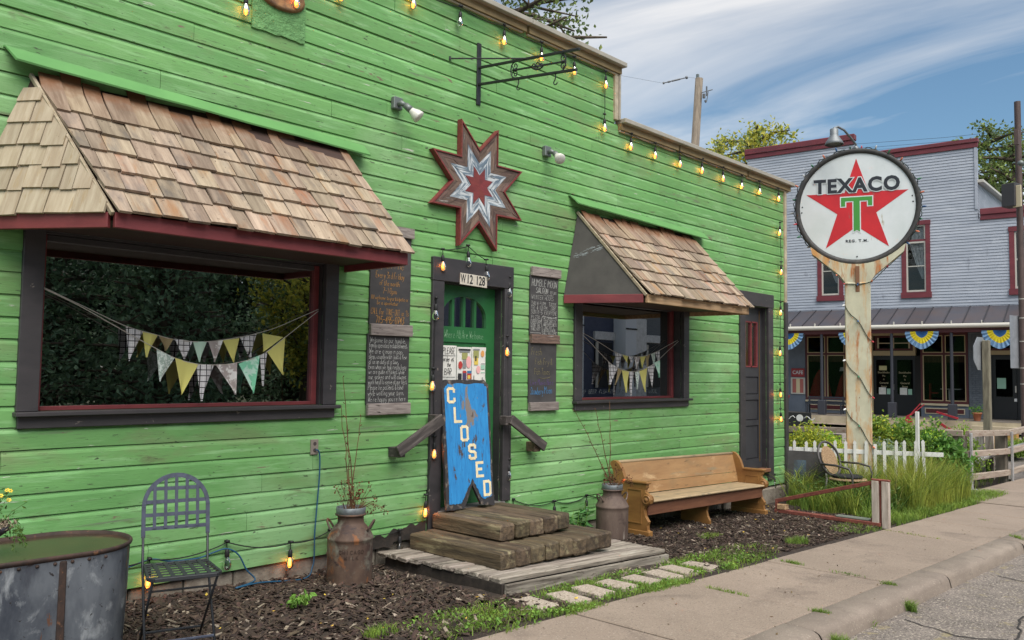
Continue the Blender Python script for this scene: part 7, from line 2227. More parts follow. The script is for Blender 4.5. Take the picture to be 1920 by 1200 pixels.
MB(FM).box(-5.6, 2.1, 0.26, 9.0, 6.61, 6.7).box(2.35, 8.8, 0.26, 9.0, 6.6, 6.7).build('roof', MATS['roof_felt'], gb_)
for x0, x1, z0, z1 in ((-5.9, -1.66, 10.25, 10.62), (-1.655, 2.40, 9.55, 9.84), (2.405, 9.0, 7.0, 7.36)):
    MB(FM).cbox(x0, x1, -0.10, 0.2, z0 + 0.14, z1, 0.02).build('cornice', MAROON, gb_)
    MB(FM).cbox(x0, x1 - 0.02, -0.06, 0.009, z0 - 0.03, z0 + 0.138, 0.01).build('frieze', MAROON, gb_)
MB(FM).box(2.26, 2.345, -0.05, 0.01, 7.36, 9.52).build('corner_board', GSID, gb_)
# dormer-like side gable behind the low wing
FMI = FM.inverted()
sidep = lambda px, py: FMI @ onPl(px, py, FM @ V((2.34, 0, 0)), FUx)
sA, sB = sidep(1838, 347), sidep(1888, 386)
sl_ = (sB.z - sA.z) / (sB.y - sA.y)
zs = lambda y: sA.z + sl_ * (y - sA.y)
YE = min(9.0, max(2.0, sidep(1912, 404).y))
print('SIDE', sA, sB, YE)
b = MB(FM)
z = 6.7
while z < max(zs(0.02), zs(YE)) - 0.1:
    y0_, y1_ = 0.02, YE
    if sl_ > 0 and z + 0.105 > zs(0.02):
        y0_ = min(YE, (z + 0.105 - sA.z) / sl_ + sA.y)
    if sl_ < 0 and z + 0.105 > zs(YE):
        y1_ = max(0.02, (z + 0.105 - sA.z) / sl_ + sA.y)
    b.add([(2.352, y0_, z), (2.352, y1_, z), (2.336, y1_, z + 0.105), (2.336, y0_, z + 0.105)], [(0, 1, 2, 3)])
    z += 0.105
b.build('side_siding', GSID, gb_)
MB(FM).add([(2.335, 0.26, 6.6), (2.335, YE, 6.6), (2.335, YE, max(6.6, zs(YE))), (2.335, 0.26, zs(0.26)), (2.2, 0.26, 6.6), (2.2, YE, 6.6), (2.2, YE, max(6.6, zs(YE))), (2.2, 0.26, zs(0.26))], [(0, 1, 2, 3), (7, 6, 5, 4), (3, 2, 6, 7), (0, 3, 7, 4)]).build('side_wall', GSID, gb_)
MB(FM).beam((2.42, 0.02, zs(0.02) + 0.06), (2.42, YE, zs(YE) + 0.06), 0.22, 0.10).build('side_gutter', GUTTER, gb_)
def sub(name, loc):
    o = thing(name, None, None, FM @ V(loc))
    o.parent = gb_
    o.matrix_parent_inverse = PW[gb_.name].inverted()
    return o
for k, (x0, x1, z0, z1) in enumerate(WINS):
    wn = sub('window', (x0, 0, z0))
    tr_ = 0.15
    for q in ((x0 - tr_, x0, z0 - 0.02, z1 + 0.001), (x1, x1 + tr_, z0 - 0.02, z1 + 0.001)):
        MB(FM).box(q[0], q[1], -0.05, 0.012, q[2], q[3]).build('frame', MAROON, wn)
    MB(FM).box(x0 - tr_ - 0.02, x1 + tr_ + 0.02, -0.06, 0.012, z1 + 0.002, z1 + 0.16).build('frame', MAROON, wn)
    MB(FM).box(x0 - tr_ - 0.03, x1 + tr_ + 0.03, -0.09, 0.012, z0 - 0.22, z0 - 0.021).build('sill', MAROON, wn)
    zm = z0 + (z1 - z0) * (0.74 if k != 1 else 0.5)
    for q in ((x0, x0 + 0.05, z0, z1), (x1 - 0.05, x1, z0, z1), (x0 + 0.051, x1 - 0.051, z0, z0 + 0.06), (x0 + 0.051, x1 - 0.051, z1 - 0.05, z1), (x0 + 0.051, x1 - 0.051, zm - 0.02, zm + 0.04)):
        MB(FM).box(q[0], q[1], -0.01, 0.05, q[2], q[3]).build('sash', GUTTER, wn)
    if k != 1:
        MB(FM).box(x0 + 0.002, x1 - 0.002, -0.015, 0.02, zm + 0.041, zm + 0.11).build('transom_bar', MAROON, wn)
        MB(FM).box(x0 + 0.051, x1 - 0.051, -0.008, 0.04, z0 + 0.90, z0 + 0.93).build('meeting_rail', GUTTER, wn)
    MB(FM).box(x0 + 0.03, x1 - 0.03, 0.02, 0.024, z0 + 0.03, z1 - 0.03).build('pane', GLASS2, wn)
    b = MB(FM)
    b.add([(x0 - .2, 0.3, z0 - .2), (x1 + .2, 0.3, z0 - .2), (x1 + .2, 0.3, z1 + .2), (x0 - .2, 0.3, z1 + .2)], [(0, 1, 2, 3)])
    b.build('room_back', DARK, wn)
    # tied-back curtain
    b = MB(FM)
    nn = 18
    for j in range(nn + 1):
        v = j / nn
        z = z1 - 0.04 - (z1 - z0 - 0.5) * v
        wd_c = 0.56 * (1 - 0.8 * v ** 1.6)
        for i in range(nn + 1):
            u = i / nn
            b.v.append(tuple(FM @ V((x1 - 0.04 - wd_c * (1 - u), 0.09 + 0.015 * math.sin(u * 26), z))))
    for j in range(nn):
        for i in range(nn):
            q = j * (nn + 1) + i
            b.f.append((q + nn + 1, q + nn + 2, q + 1, q))
    b.build('curtain', CURT, wn, True)
# porch: floor, steps, roof panels, gutter, posts
MB(FM).box(-6.5, 8.5, -1.9, 0.0, -0.12, 0.17).build('porch_floor', mat('porch_cream', L((176, 164, 140)), 0.8, L((150, 138, 116)), (2, 2, 2)), gb_)
MB(FM).box(-6.4, 8.5, -1.88, 0.0, 0.1705, 0.19).build('porch_deck', mat('porch_deck_grey', L((112, 104, 96)), 0.8), gb_)
MB(FM).box(2.3, 4.6, -2.3, -1.901, -0.12, 0.05).build('step', MATS['porch_cream'], gb_)
n = 26
pw_ = 15.0 / n
RA, RB = V((0, -0.02, 4.02)), V((0, -1.72, 3.36))
for i in range(n):
    x0, x1 = -6.6 + i * pw_, -6.6 + (i + 1) * pw_
    b = MB(FM).add([(x0, RB.y, RB.z), (x1, RB.y, RB.z), (x1, RA.y, RA.z), (x0, RA.y, RA.z), (x0, RB.y, RB.z - 0.03), (x1, RB.y, RB.z - 0.03), (x1, RA.y, RA.z - 0.03), (x0, RA.y, RA.z - 0.03)],
                   [(0, 1, 2, 3), (7, 6, 5, 4), (0, 4, 5, 1), (1, 5, 6, 2), (2, 6, 7, 3), (3, 7, 4, 0)])
    b.build('roof_panel', TINROOF, gb_)
    MB(FM).beam((x1, RB.y + 0.002, RB.z + 0.016), (x1, RA.y, RA.z + 0.016), 0.03, 0.035).build('roof_seam', TINDK, gb_)
MB(FM).lathe([(0.075, -7.5), (0.075, 7.5)], 10, M=Matrix.Translation((0.9, -1.76, 3.27)) @ Matrix.Rotation(PI / 2, 4, 'Y')).build('gutter', GUTTER, gb_, True)
for i in range(17):
    x = -6.2 + i * 0.88
    MB(FM).box(x - 0.012, x + 0.012, -1.80, -1.70, 3.33, 3.44).build('gutter_strap', GUTTER, gb_)
MB(FM).box(-6.5, 8.4, -1.66, -1.54, 3.06, 3.24).build('porch_beam', MAROOND, gb_)
MB(FM).box(-6.5, 8.4, -1.539, -0.02, 3.245, 3.26).build('porch_ceiling', mat('porch_ceiling_paint', L((92, 86, 80)), 0.8), gb_)
for x in (-4.75, -2.49, -0.15, 1.69, 4.05, 6.3):
    MB(FM).lathe([(0.055, 0.7), (0.05, 3.05)], 12, (x, -1.6, 0)).build('post', BLKPOST, gb_, True)
    MB(FM).cbox(x - 0.13, x + 0.13, -1.73, -1.47, 0.19, 0.70, 0.02).build('post_base', BLKPOST, gb_)
# shop front
def fb(name, m, x0, x1, y0, y1, z0, z1):
    return MB(FM).box(x0, x1, y0, y1, z0, z1).build(name, m, gb_)
fb('pillar', GREYLOW, -6.5, -3.56, -0.02, 0.25, 0.19, 3.24)
fb('pillar', GREYLOW, 4.2, 8.4, -0.02, 0.25, 0.19, 3.24)
# grey painted brick pier: courses of bricks
BRK = mat('painted_grey_brick', L((112, 118, 126)), 0.8, L((98, 104, 112)), (5, 5, 5), rand=0.06, bump=0.3)
fb('pillar', GREYLOW, 1.96, 2.56, 0.0, 0.25, 0.19, 3.24)
z, r_ = 0.2, 0
b = MB(FM)
while z < 3.18:
    x = 1.965 - (0.105 if r_ % 2 else 0)
    while x < 2.55:
        b.cbox(max(x, 1.965) + 0.005, min(x + 0.21, 2.555) - 0.005, -0.02, 0.0, z + 0.005, z + 0.07, 0.004)
        x += 0.21
    z += 0.075
    r_ += 1
ob = b.build('brickwork', BRK, gb_)
ob['kind'] = 'stuff'
def storefront(x0, x1, lights, zsill=0.75, zt=2.35, ztop=3.05):
    wn = sub('shop_window', (x0, 0, 0.2))
    bx = lambda nm, m, *q: MB(FM).box(*q).build(nm, m, wn)
    bx('bulkhead', GREYLOW, x0 + 0.001, x1 - 0.001, 0.0, 0.2, 0.19, zsill - 0.16)
    bx('sill', CREAML, x0, x1, -0.06, 0.2, zsill - 0.159, zsill - 0.09)
    bx('panel_frame', CREAML, x0 + 0.12, x1 - 0.12, -0.02, -0.001, 0.30, 0.50)
    bx('panel', MAROOND, x0 + 0.15, x1 - 0.15, -0.028, -0.021, 0.33, 0.47)
    bx('frame', MAROOND, x0, x1, -0.01, 0.1, zsill - 0.089, zsill - 0.01)
    bx('frame', MAROOND, x0, x1, -0.01, 0.1, ztop, 3.24)
    bx('frame', MAROOND, x0, x0 + 0.07, -0.01, 0.1, zsill - 0.009, ztop - 0.001)
    bx('frame', MAROOND, x1 - 0.07, x1, -0.01, 0.1, zsill - 0.009, ztop - 0.001)
    xs = [x0 + 0.07 + (x1 - x0 - 0.14) * i / lights for i in range(lights + 1)]
    for i in range(lights):
        a, c = xs[i] + (0.035 if i else 0), xs[i + 1] - (0.035 if i < lights - 1 else 0)
        for z0, z1 in ((zsill, zt), (zt + 0.08, ztop - 0.01)):
            for q in ((a + 0.002, a + 0.03, z0, z1), (c - 0.03, c - 0.002, z0, z1), (a + 0.031, c - 0.031, z0, z0 + 0.028), (a + 0.031, c - 0.031, z1 - 0.028, z1)):
                bx('bead', CREAM, q[0], q[1], -0.02, 0.05, q[2], q[3])
            bx('pane', GLASS2, a + 0.02, c - 0.02, 0.03, 0.034, z0 + 0.02, z1 - 0.02)
        if i:
            bx('mullion', MAROOND, xs[i] - 0.034, xs[i] + 0.034, -0.015, 0.08, zsill, ztop - 0.001)
        bx('valance', mat('brown_bamboo_blind', L((104, 78, 60)), 0.9, L((70, 52, 40)), (30, 30, 2)), a + 0.04, c - 0.04, 0.08, 0.09, zt - 0.26, zt - 0.02)
    bx('transom_bar', MAROOND, x0 + 0.071, x1 - 0.071, -0.012, 0.08, zt + 0.001, zt + 0.079)
    return wn
w1 = storefront(-3.55, -1.32, 3)
w2 = storefront(0.46, 1.95, 2)
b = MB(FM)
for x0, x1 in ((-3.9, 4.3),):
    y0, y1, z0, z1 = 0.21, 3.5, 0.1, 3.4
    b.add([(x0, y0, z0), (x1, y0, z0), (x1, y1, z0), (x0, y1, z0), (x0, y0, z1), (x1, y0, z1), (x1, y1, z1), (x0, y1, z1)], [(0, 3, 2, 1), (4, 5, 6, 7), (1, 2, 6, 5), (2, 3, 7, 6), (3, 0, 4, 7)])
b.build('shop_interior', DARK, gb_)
REDCL = mat('red_drape', L((150, 40, 36)), 0.9, L((110, 26, 26)), (12, 12, 1))
b = MB(FM)
for cx_ in (-3.05, -2.1):
    pts = [(cx_ - 0.42, 0.78), (cx_ + 0.42, 0.78), (cx_ + 0.32, 1.3), (cx_ + 0.28, 1.75), (cx_ - 0.05, 1.8), (cx_ - 0.22, 1.5)]
    b.prism(pts, 0.12, 0.18)
b.build('window_display', REDCL, gb_)
MB(FM).prism([(-2.35, 1.75), (-1.8, 1.78), (-1.85, 1.92), (-2.3, 1.9)], 0.13, 0.19).build('window_display', WHITE, gb_)
MB(FM).box(1.05, 1.70, 0.12, 0.45, 1.15, 1.18).box(1.30, 1.36, 0.2, 0.3, 0.6, 1.149).build('cafe_table', WHITE, gb_)
MB(FM).box(0.70, 0.74, 0.12, 0.4, 0.8, 1.35).box(0.70, 0.98, 0.12, 0.4, 1.0, 1.04).build('cafe_chair', REDCL, gb_)
# main double door with transom
dd = sub('double_door', (-0.38, 0.1, 0.2))
bx = lambda nm, m, *q: MB(FM).box(*q).build(nm, m, dd)
bx('frame', CREAM, -1.319, -1.13, -0.03, 0.2, 0.19, 3.05)
bx('frame', CREAM, -1.129, 0.30, -0.03, 0.2, 2.33, 2.50)
bx('frame', CREAM, 0.22, 0.30, -0.03, 0.2, 2.501, 3.05)
bx('frame', CREAM, -1.319, 0.459, -0.03, 0.2, 3.051, 3.24)
bx('jamb', MATS['dark_interior'], 0.28, 0.459, 0.0, 0.2, 0.19, 2.329)  # solid strip painted near-black for the shade of the recess beside the doors
for q in ((-1.05, -0.98, 2.52, 3.03), (0.13, 0.20, 2.52, 3.03), (-0.979, 0.129, 2.52, 2.58), (-0.979, 0.129, 2.98, 3.03)):
    bx('transom_frame', MAROOND, q[0], q[1], -0.02, 0.08, q[2], q[3])
for q in ((-0.97, -0.92, 2.59, 2.97), (0.07, 0.12, 2.59, 2.97), (-0.44, -0.41, 2.59, 2.97), (-0.919, -0.441, 2.76, 2.79), (-0.409, 0.069, 2.76, 2.79)):
    bx('transom_bead', CREAML, q[0], q[1], -0.01, 0.06, q[2], q[3])
bx('pane', GLASS2, -0.98, 0.13, 0.03, 0.034, 2.58, 2.98)
for x0 in (-1.125, -0.42):
    x1 = x0 + 0.70
    b = MB(FM)
    wall_grid(b, x0, x1, 0.20, 2.325, 0.06, 0.11, [(x0 + 0.09, x1 - 0.09, 0.95, 2.18)])
    b.build('door_leaf', BLKDOOR, dd)
    bx('pane', GLASS2, x0 + 0.085, x1 - 0.085, 0.08, 0.084, 0.945, 2.185)
    for j, (txt, sz) in enumerate((('Stockholm', 0.10), ('Pie', 0.09), ('&', 0.08), ('General', 0.10), ('Store', 0.09))):
        letter('door_lettering', txt, sz, mat('gold_door_lettering', L((176, 164, 132)), 0.7), dd, FM @ Matrix.Translation((x0 + 0.35, 0.055, 1.72 - 0.125 * j)), 0.002, 0.001, 0.95)
    bx('paper', PAPER, x0 + 0.18, x0 + 0.42, 0.05, 0.056, 0.93, 1.18)
    bx('paper', INK['green'], x0 + 0.45, x0 + 0.58, 0.05, 0.056, 0.94, 1.14)
bx('paper', mat('cream_card', L((200, 192, 140)), 0.8), -0.93, -0.67, 0.05, 0.056, 1.80, 1.96)
bx('handle', GUTTER, -0.46, -0.43, 0.03, 0.06, 1.1, 1.3)
# second double door at the right
d3 = sub('double_door', (3.3, 0.1, 0.2))
bx = lambda nm, m, *q: MB(FM).box(*q).build(nm, m, d3)
bx('frame', CREAM, 2.561, 4.199, -0.03, 0.2, 2.36, 2.5)
bx('frame', MAROOND, 2.561, 4.199, -0.02, 0.1, 2.501, 2.58)
bx('frame', MAROOND, 3.33, 3.39, -0.02, 0.1, 2.581, 3.0)
bx('frame', MAROOND, 2.561, 4.199, -0.02, 0.1, 3.001, 3.24)
bx('pane', GLASS2, 2.57, 4.19, 0.03, 0.034, 2.58, 3.0)
bx('jamb', BLKDOOR, 2.561, 2.66, 0.0, 0.2, 0.19, 2.359)
bx('jamb', BLKDOOR, 4.1, 4.199, 0.0, 0.2, 0.19, 2.359)
for x0 in (2.662, 3.385):
    x1 = x0 + 0.71
    b = MB(FM)
    wall_grid(b, x0, x1, 0.20, 2.355, 0.06, 0.11, [(x0 + 0.10, x1 - 0.12, 0.95, 2.2)])
    b.build('door_leaf', BLKDOOR, d3)
    bx('pane', GLASS2, x0 + 0.095, x1 - 0.115, 0.08, 0.084, 0.945, 2.205)
bx('paper', INK['green'], 2.80, 3.06, 0.05, 0.056, 1.22, 1.58)
bx('paper', WHITE, 3.29, 3.37, 0.05, 0.058, 0.80, 0.90)
bx('paper', WHITE, 3.55, 3.80, 0.05, 0.058, 0.84, 0.92)
bx('handle', GUTTER, 3.32, 3.36, 0.02, 0.06, 1.1, 1.32)

# things at the shop: cafe sign, menu board, fans, bench, red farm tools, pot, black sign
def fthing(name, label, cat, loc, group=None):
    return thing(name, label, cat, FM @ V(loc), group)
cf = fthing('cafe_sign', 'small red sign lettered CAFE in white on the grey shop pillar', 'sign', (-3.82, -0.05, 1.72))
MB(FM).cbox(-4.08, -3.58, -0.06, -0.021, 1.52, 1.84, 0.006).build('board', mat('cafe_red', L((150, 44, 46)), 0.5), cf)
letter('lettering', 'CAFE', 0.19, WHITE, cf, FM @ Matrix.Translation((-3.83, -0.063, 1.68)), 0.002, 0.004, 0.9, 1.02)
mn = fthing('menu_board', 'white framed menu board with pink stripes under the red cafe sign', 'sign', (-3.82, -0.05, 1.2))
for q in ((-4.10, -4.04, 0.86, 1.49), (-3.62, -3.56, 0.86, 1.49), (-4.039, -3.621, 0.86, 0.91), (-4.039, -3.621, 1.44, 1.49)):
    MB(FM).box(q[0], q[1], -0.06, -0.021, q[2], q[3]).build('frame', GUTTER, mn)
for i, m in enumerate((INK['pink'], PAPER, INK['pink'])):
    MB(FM).box(-4.04 + 0.14 * i, -3.90 + 0.14 * i, -0.045, -0.0215, 0.91, 1.44).build('panel', mat('menu_pink', L((176, 104, 96)), 0.8) if i != 1 else mat('menu_cream', L((214, 198, 160)), 0.8), mn)
FB1, FB2, FB3 = mat('pale_blue_bunting', L((122, 156, 190)), 0.9, L((108, 142, 176)), (6, 6, 6)), mat('yellow_bunting', L((214, 196, 40)), 0.9, L((198, 178, 30)), (6, 6, 6)), mat('blue_bunting', L((44, 92, 146)), 0.9)
def fan(label, x):
    t = fthing('bunting_fan', label, 'bunting', (x, -1.72, 3.1), 'blue and yellow bunting fans under the porch')
    for nm, r0, r1, m in (('outer_band', 0.36, 0.52, FB1), ('middle_band', 0.19, 0.36, FB2), ('centre', 0.015, 0.19, FB3)):
        b = MB(FM)
        nn = 48
        for i in range(nn + 1):
            a = PI * i / nn
            for r in (r0, r1):
                rr = r * (1 + 0.12 * math.exp(-((a - PI / 2) / 0.35) ** 2))
                b.v.append(tuple(FM @ V((x - rr * math.cos(a), -1.72 + 0.10 * (r - 0.2) * (1 if i % 4 < 2 else -1) * 0.9, 3.10 - rr * math.sin(a) * 1.02))))
        for i in range(nn):
            b.f.append((2 * i, 2 * i + 1, 2 * i + 3, 2 * i + 2))
        b.build(nm, m, t)
fan('blue and yellow bunting fan at the left end of the porch, beside the green building', -3.62)
fan('blue and yellow bunting fan half hidden behind the rusty sign pole', -1.35)
fan('blue and yellow bunting fan in the middle of the porch above the shop window', 0.82)
fan('blue and yellow bunting fan at the right over the second black door', 3.10)
bn = fthing('porch_bench', 'dark slatted bench on the porch under the left shop window', 'bench', (-2.6, -0.9, 0.2))
for h in (0.58, 0.66, 0.74):
    MB(FM).box(-3.25, -1.95, -0.72, -0.69, 0.02 + h, 0.07 + h).build('back_slat', BLKPOST, bn)
for d in (0.78, 0.88, 0.98):
    MB(FM).box(-3.25, -1.95, -d - 0.04, -d + 0.04, 0.53, 0.56).build('seat_slat', BLKPOST, bn)
for x in (-3.2, -2.0):
    MB(FM).box(x - 0.025, x + 0.025, -0.73, -0.685, 0.19, 0.82).build('leg', BLKPOST, bn)
    MB(FM).box(x - 0.025, x + 0.025, -1.03, -0.98, 0.19, 0.55).build('leg', BLKPOST, bn)
REDT = mat('red_farm_paint', L((168, 44, 54)), 0.45, L((136, 32, 42)), (6, 6, 6))
pg = fthing('farm_plough', 'antique red farm plough standing on the porch under the right shop window', 'plough', (0.8, -1.9, 0.2))
PS = FM @ Matrix.Translation((0.30, -2.0, 0.10)) @ Matrix.Diagonal((0.62, 1, 0.62, 1)) @ Matrix.Translation((-0.28, 1.9, -0.2))
b = MB(PS).beam((0.28, -1.92, 0.36), (0.62, -1.90, 0.56), 0.06, 0.10)
b.build('beam', REDT, pg)
MB(PS).beam((0.55, -1.90, 0.52), (1.05, -1.8, 1.15), 0.035, 0.05).build('handle', REDT, pg)
MB(PS).beam((0.62, -1.85, 0.55), (1.22, -1.7, 1.12), 0.035, 0.05).build('handle', REDT, pg)
MB(PS).prism([(0.25, 0.22), (0.45, 0.2), (0.62, 0.02), (0.72, 0.05), (0.70, 0.30), (0.55, 0.50), (0.35, 0.46)], -2.04, -1.96).build('plough_share', REDT, pg)
MB(PS).beam((1.85, -1.9, 0.75), (2.9, -2.0, 0.45), 0.05, 0.10).build('drawbar', REDT, pg)
MB(PS).prism([(2.0, 0.12), (2.08, 0.24), (2.42, 0.0), (2.62, -0.10), (2.35, -0.10)], -2.08, -2.02).build('skid', REDT, pg)
lv = fthing('red_hand_pump', 'red iron lever pump on the porch near the building corner', 'pump', (-3.95, -1.3, 0.2))
MB(FM).beam((-4.0, -1.3, 0.2), (-3.82, -1.3, 0.78), 0.06, 0.06).tube([V((-3.82, -1.3, 0.74)), V((-3.80, -1.3, 0.84))], 0.06, 8).beam((-4.3, -1.3, 0.25), (-3.85, -1.3, 0.30), 0.06, 0.06).build('lever', REDT, lv)
pt_ = fthing('flower_pot', 'terracotta flower pot by the shop door step', 'flower pot', (2.42, -2.0, 0.17))
MB(FM).lathe([(0.09, 0.0), (0.13, 0.22), (0.145, 0.22), (0.145, 0.27), (0.12, 0.27), (0.11, 0.2)], 16, (2.42, -1.75, 0.19)).build('pot', mat('terracotta', L((150, 92, 66)), 0.8), pt_, True)
C = np.array([FM @ V((2.42 + random.gauss(0, .1), -1.75 + random.gauss(0, .1), 0.55 + random.gauss(0, .08))) for _ in range(150)])
tag(put('potted_plant', np_mesh('potted_plant', leaves(C, 0.07, 0.5), 4, LD)), 'small leafy plant growing in the terracotta pot', 'plant')
bs_ = thing('black_sign', 'black board with white scroll ornament standing beyond the yellow shrub', 'sign', atD(1495, 800, 22))
A_, B_ = atD(1466, 772, 22), atD(1521, 770, 21.6)
d_ = V((B_.x - A_.x, B_.y - A_.y, 0)).normalized()
ln = (V((B_.x, B_.y, 0)) - V((A_.x, A_.y, 0))).length
nn = V((d_.y, -d_.x, 0))
if nn.dot(CAM - A_) < 0:
    nn = -nn
BM = Matrix(((d_.x, -nn.x, 0, A_.x), (d_.y, -nn.y, 0, A_.y), (0, 0, 1, A_.z), (0, 0, 0, 1)))
MB(BM).cbox(0, ln, -0.02, 0.02, -1.1, 0.0, 0.005).build('board', BLACKINK, bs_)
MB(BM).lathe([(0.09, 0), (0.0, 0.001)], 16, M=Matrix.Translation((ln * 0.62, -0.0215, -0.14)) @ Matrix.Rotation(PI / 2, 4, 'X')).build('ornament', WHITE, bs_)
for sx in (-1, 1):
    MB(BM).tube([V((ln * 0.62 + sx * (0.12 + 0.05 * i), -0.024, -0.14 + 0.05 * math.sin(i * 1.3))) for i in range(6)], 0.010, 6).build('scroll', WHITE, bs_)

# ------------------------------------------------------------------ street signs, poles and wires at the right
sp = atD(1850, 700, 18.2)
ss = thing('stop_sign', 'grey back of an octagonal road sign on a weathered wooden post', 'road sign', (sp.x, sp.y, G(sp.x)))
MB().cbox(sp.x - 0.075, sp.x + 0.075, sp.y - 0.07, sp.y + 0.07, G(sp.x) - 0.1, atD(1850, 638, 18.2).z, 0.01).build('post', mat('weathered_grey_post', L((132, 126, 108)), 0.9, L((98, 92, 78)), (20, 20, 3), bump=0.6), ss)
oc = atD(1846, 663, 18.2)
nrm = V((0.38, 0.92, 0)).normalized()
view = (oc - CAM)
view.z = 0
view.normalize()
sd = V((-view.y, view.x, 0))
nrm = (view * 0.36 + sd * 0.93).normalized()
ux_ = V((-nrm.y, nrm.x, 0))
OM = Matrix(((ux_.x, nrm.x, 0, oc.x - view.x * 0.02), (ux_.y, nrm.y, 0, oc.y - view.y * 0.02), (0, 0, 1, oc.z), (0, 0, 0, 1)))
poly = [(0.385 * math.cos(rad(22.5 + 45 * i)), 0.385 * math.sin(rad(22.5 + 45 * i))) for i in range(8)]
MB(OM @ Matrix.Translation((0, 0.085, 0))).prism(poly, -0.004, 0.004).build('sign_panel', mat('bare_aluminium', L((168, 172, 178)), 0.45, L((150, 154, 160)), (6, 6, 6), metal=0.5), ss)
bp = atD(1919, 700, 21)
up_ = thing('street_pole', 'tall brown metal pole with sign backs and boxes at the right edge', 'pole', (bp.x, bp.y, G(bp.x)))
BRP = mat('brown_metal_pole', L((88, 70, 66)), 0.6, L((70, 56, 52)), (8, 8, 4))
MB().lathe([(0.075, G(bp.x) - 0.1 - 0), (0.075, 8.6)], 16, (bp.x, bp.y, 0)).build('pole', BRP, up_, True)
for py in (640, 596, 690, 560, 720):
    z = atD(1918, py, 21).z
    MB().lathe([(0.079, z - 0.01), (0.079, z + 0.01)], 16, (bp.x, bp.y, 0)).build('band', GUTTER, up_, True)
ctr_ = atD(1903, 641, 21)
hh = (atD(1903, 592, 21).z - atD(1903, 691, 21).z) / 2
view = (ctr_ - CAM)
view.z = 0
view.normalize()
sd = V((view.y, -view.x, 0))
ax = (sd * 0.42 + view * 0.9).normalized()
n2 = V((-ax.y, ax.x, 0))
RM = Matrix(((ax.x, n2.x, 0, ctr_.x), (ax.y, n2.y, 0, ctr_.y), (0, 0, 1, ctr_.z), (0, 0, 0, 1)))
MB(RM).cbox(-0.24, 0.24, -0.006, 0.006, -hh, hh, 0.003).build('sign_panel', MATS['bare_aluminium'], up_)
bc = atD(1897, 367, 21)
MB(Matrix.Translation(bc) @ Matrix.Rotation(rad(-14), 4, 'Z')).cbox(-0.18, 0.18, -0.16, 0.16, -0.29, 0.29, 0.01).build('equipment_box', mat('charcoal_box', L((58, 56, 58)), 0.6), up_)
MB(Matrix.Translation(atD(1907, 368, 20.8)) @ Matrix.Rotation(rad(-14), 4, 'Z')).cbox(-0.02, 0.02, -0.1, 0.1, -0.27, 0.27, 0.006).build('box_cover', CREAML, up_)
tp_ = atD(1906, 257, 21)
MB(Matrix.Translation(tp_)).cbox(-0.035, 0.035, -0.05, 0.05, -0.2, 0.2, 0.006).build('small_antenna', BRP, up_)
MB(Matrix.Translation(atD(1914, 306, 20.9))).lathe([(0, -0.08), (0.06, -0.05), (0.08, 0), (0.06, 0.05), (0, 0.08)], 12).build('ball_lamp', FG, up_, True)

pb_ = atD(1306, 280, 34)
pole2 = thing('utility_pole', 'weathered wooden utility pole rising behind the green building', 'pole', (pb_.x, pb_.y, 0))
PW_ = mat('grey_brown_pole_wood', L((130, 118, 104)), 0.9, L((98, 88, 78)), (14, 14, 2), bump=0.5)
ptop_ = atD(1311, 147, 34)
bas = atD(1303, 280, 34)
dv = (ptop_ - bas) / (ptop_.z - bas.z)
MB().tube([bas + dv * (0.0 - bas.z), ptop_], [0.2, 0.155], 14).build('pole', PW_, pole2, True)
MB().cbox(ptop_.x - 0.12, ptop_.x - 0.02, ptop_.y - 0.02, ptop_.y + 0.08, ptop_.z - 0.3, ptop_.z + 0.16, 0.01).build('cap_bracket', FG, pole2)
q = lambda x, y: atD(x, y, 33.8)
b = MB().tube([q(1315, 174), q(1336, 168)], 0.02, 6).tube([q(1325, 162), q(1325, 180)], 0.03, 6).tube([q(1328, 172), q(1325, 190)], 0.015, 6).tube([q(1320, 176), q(1320, 184)], 0.06, 8).tube([q(1322, 188), q(1324, 192)], 0.045, 8)
b.build('cutout_switch', mat('dark_hardware', L((92, 94, 98)), 0.5), pole2)
WIRE = mat('thin_wire', (0.03, 0.03, 0.032), 0.6)
def wire(label, pts, r=0.006, dep=(34, 34), name='power_line', m=None):
    P = [atD(x, y, dep[0] + (dep[1] - dep[0]) * i / max(1, len(pts) - 1)) for i, (x, y) in enumerate(pts)]
    return tag(MB().tube(P, r, 5).build(name, m or WIRE), label, 'wire', 'overhead power lines')
wire('upper thin power line crossing the sky from the shop parapet to the street pole', [(1334, 283), (1480, 276), (1620, 269), (1770, 258), (1912, 243)], 0.005, (34, 21.2))
wire('middle thin power line crossing the sky to the street pole', [(1334, 286), (1500, 283), (1650, 275), (1790, 264), (1912, 250)], 0.005, (34, 21.2))
wire('lowest thin power line leaving the sky above the shop toward the pole', [(1600, 284), (1740, 273), (1912, 259)], 0.004, (30, 21.2))
gi = thing('line_insulator', 'small dark insulator rod hanging in the sky left of the utility pole', 'insulator', atD(1266, 151, 33))
b = MB()
q = lambda t: atD(1243 + 46 * t, 156 - 11 * t, 33)
b.tube([q(0), q(1)], 0.022, 6).tube([q(0), q(0.05)], 0.05, 8).tube([q(0.2), q(0.3)], 0.04, 8).tube([q(0.36), q(0.7)], 0.035, 8).tube([q(0.93), q(1)], 0.06, 8)
b.build('rod', MATS['dark_hardware'], gi)
MB().tube([q(1), atD(1312, 147, 34)], 0.004, 4).tube([q(0), atD(1100, 130, 26), atD(700, -60, 22)], 0.004, 4).build('wire', WIRE, gi)

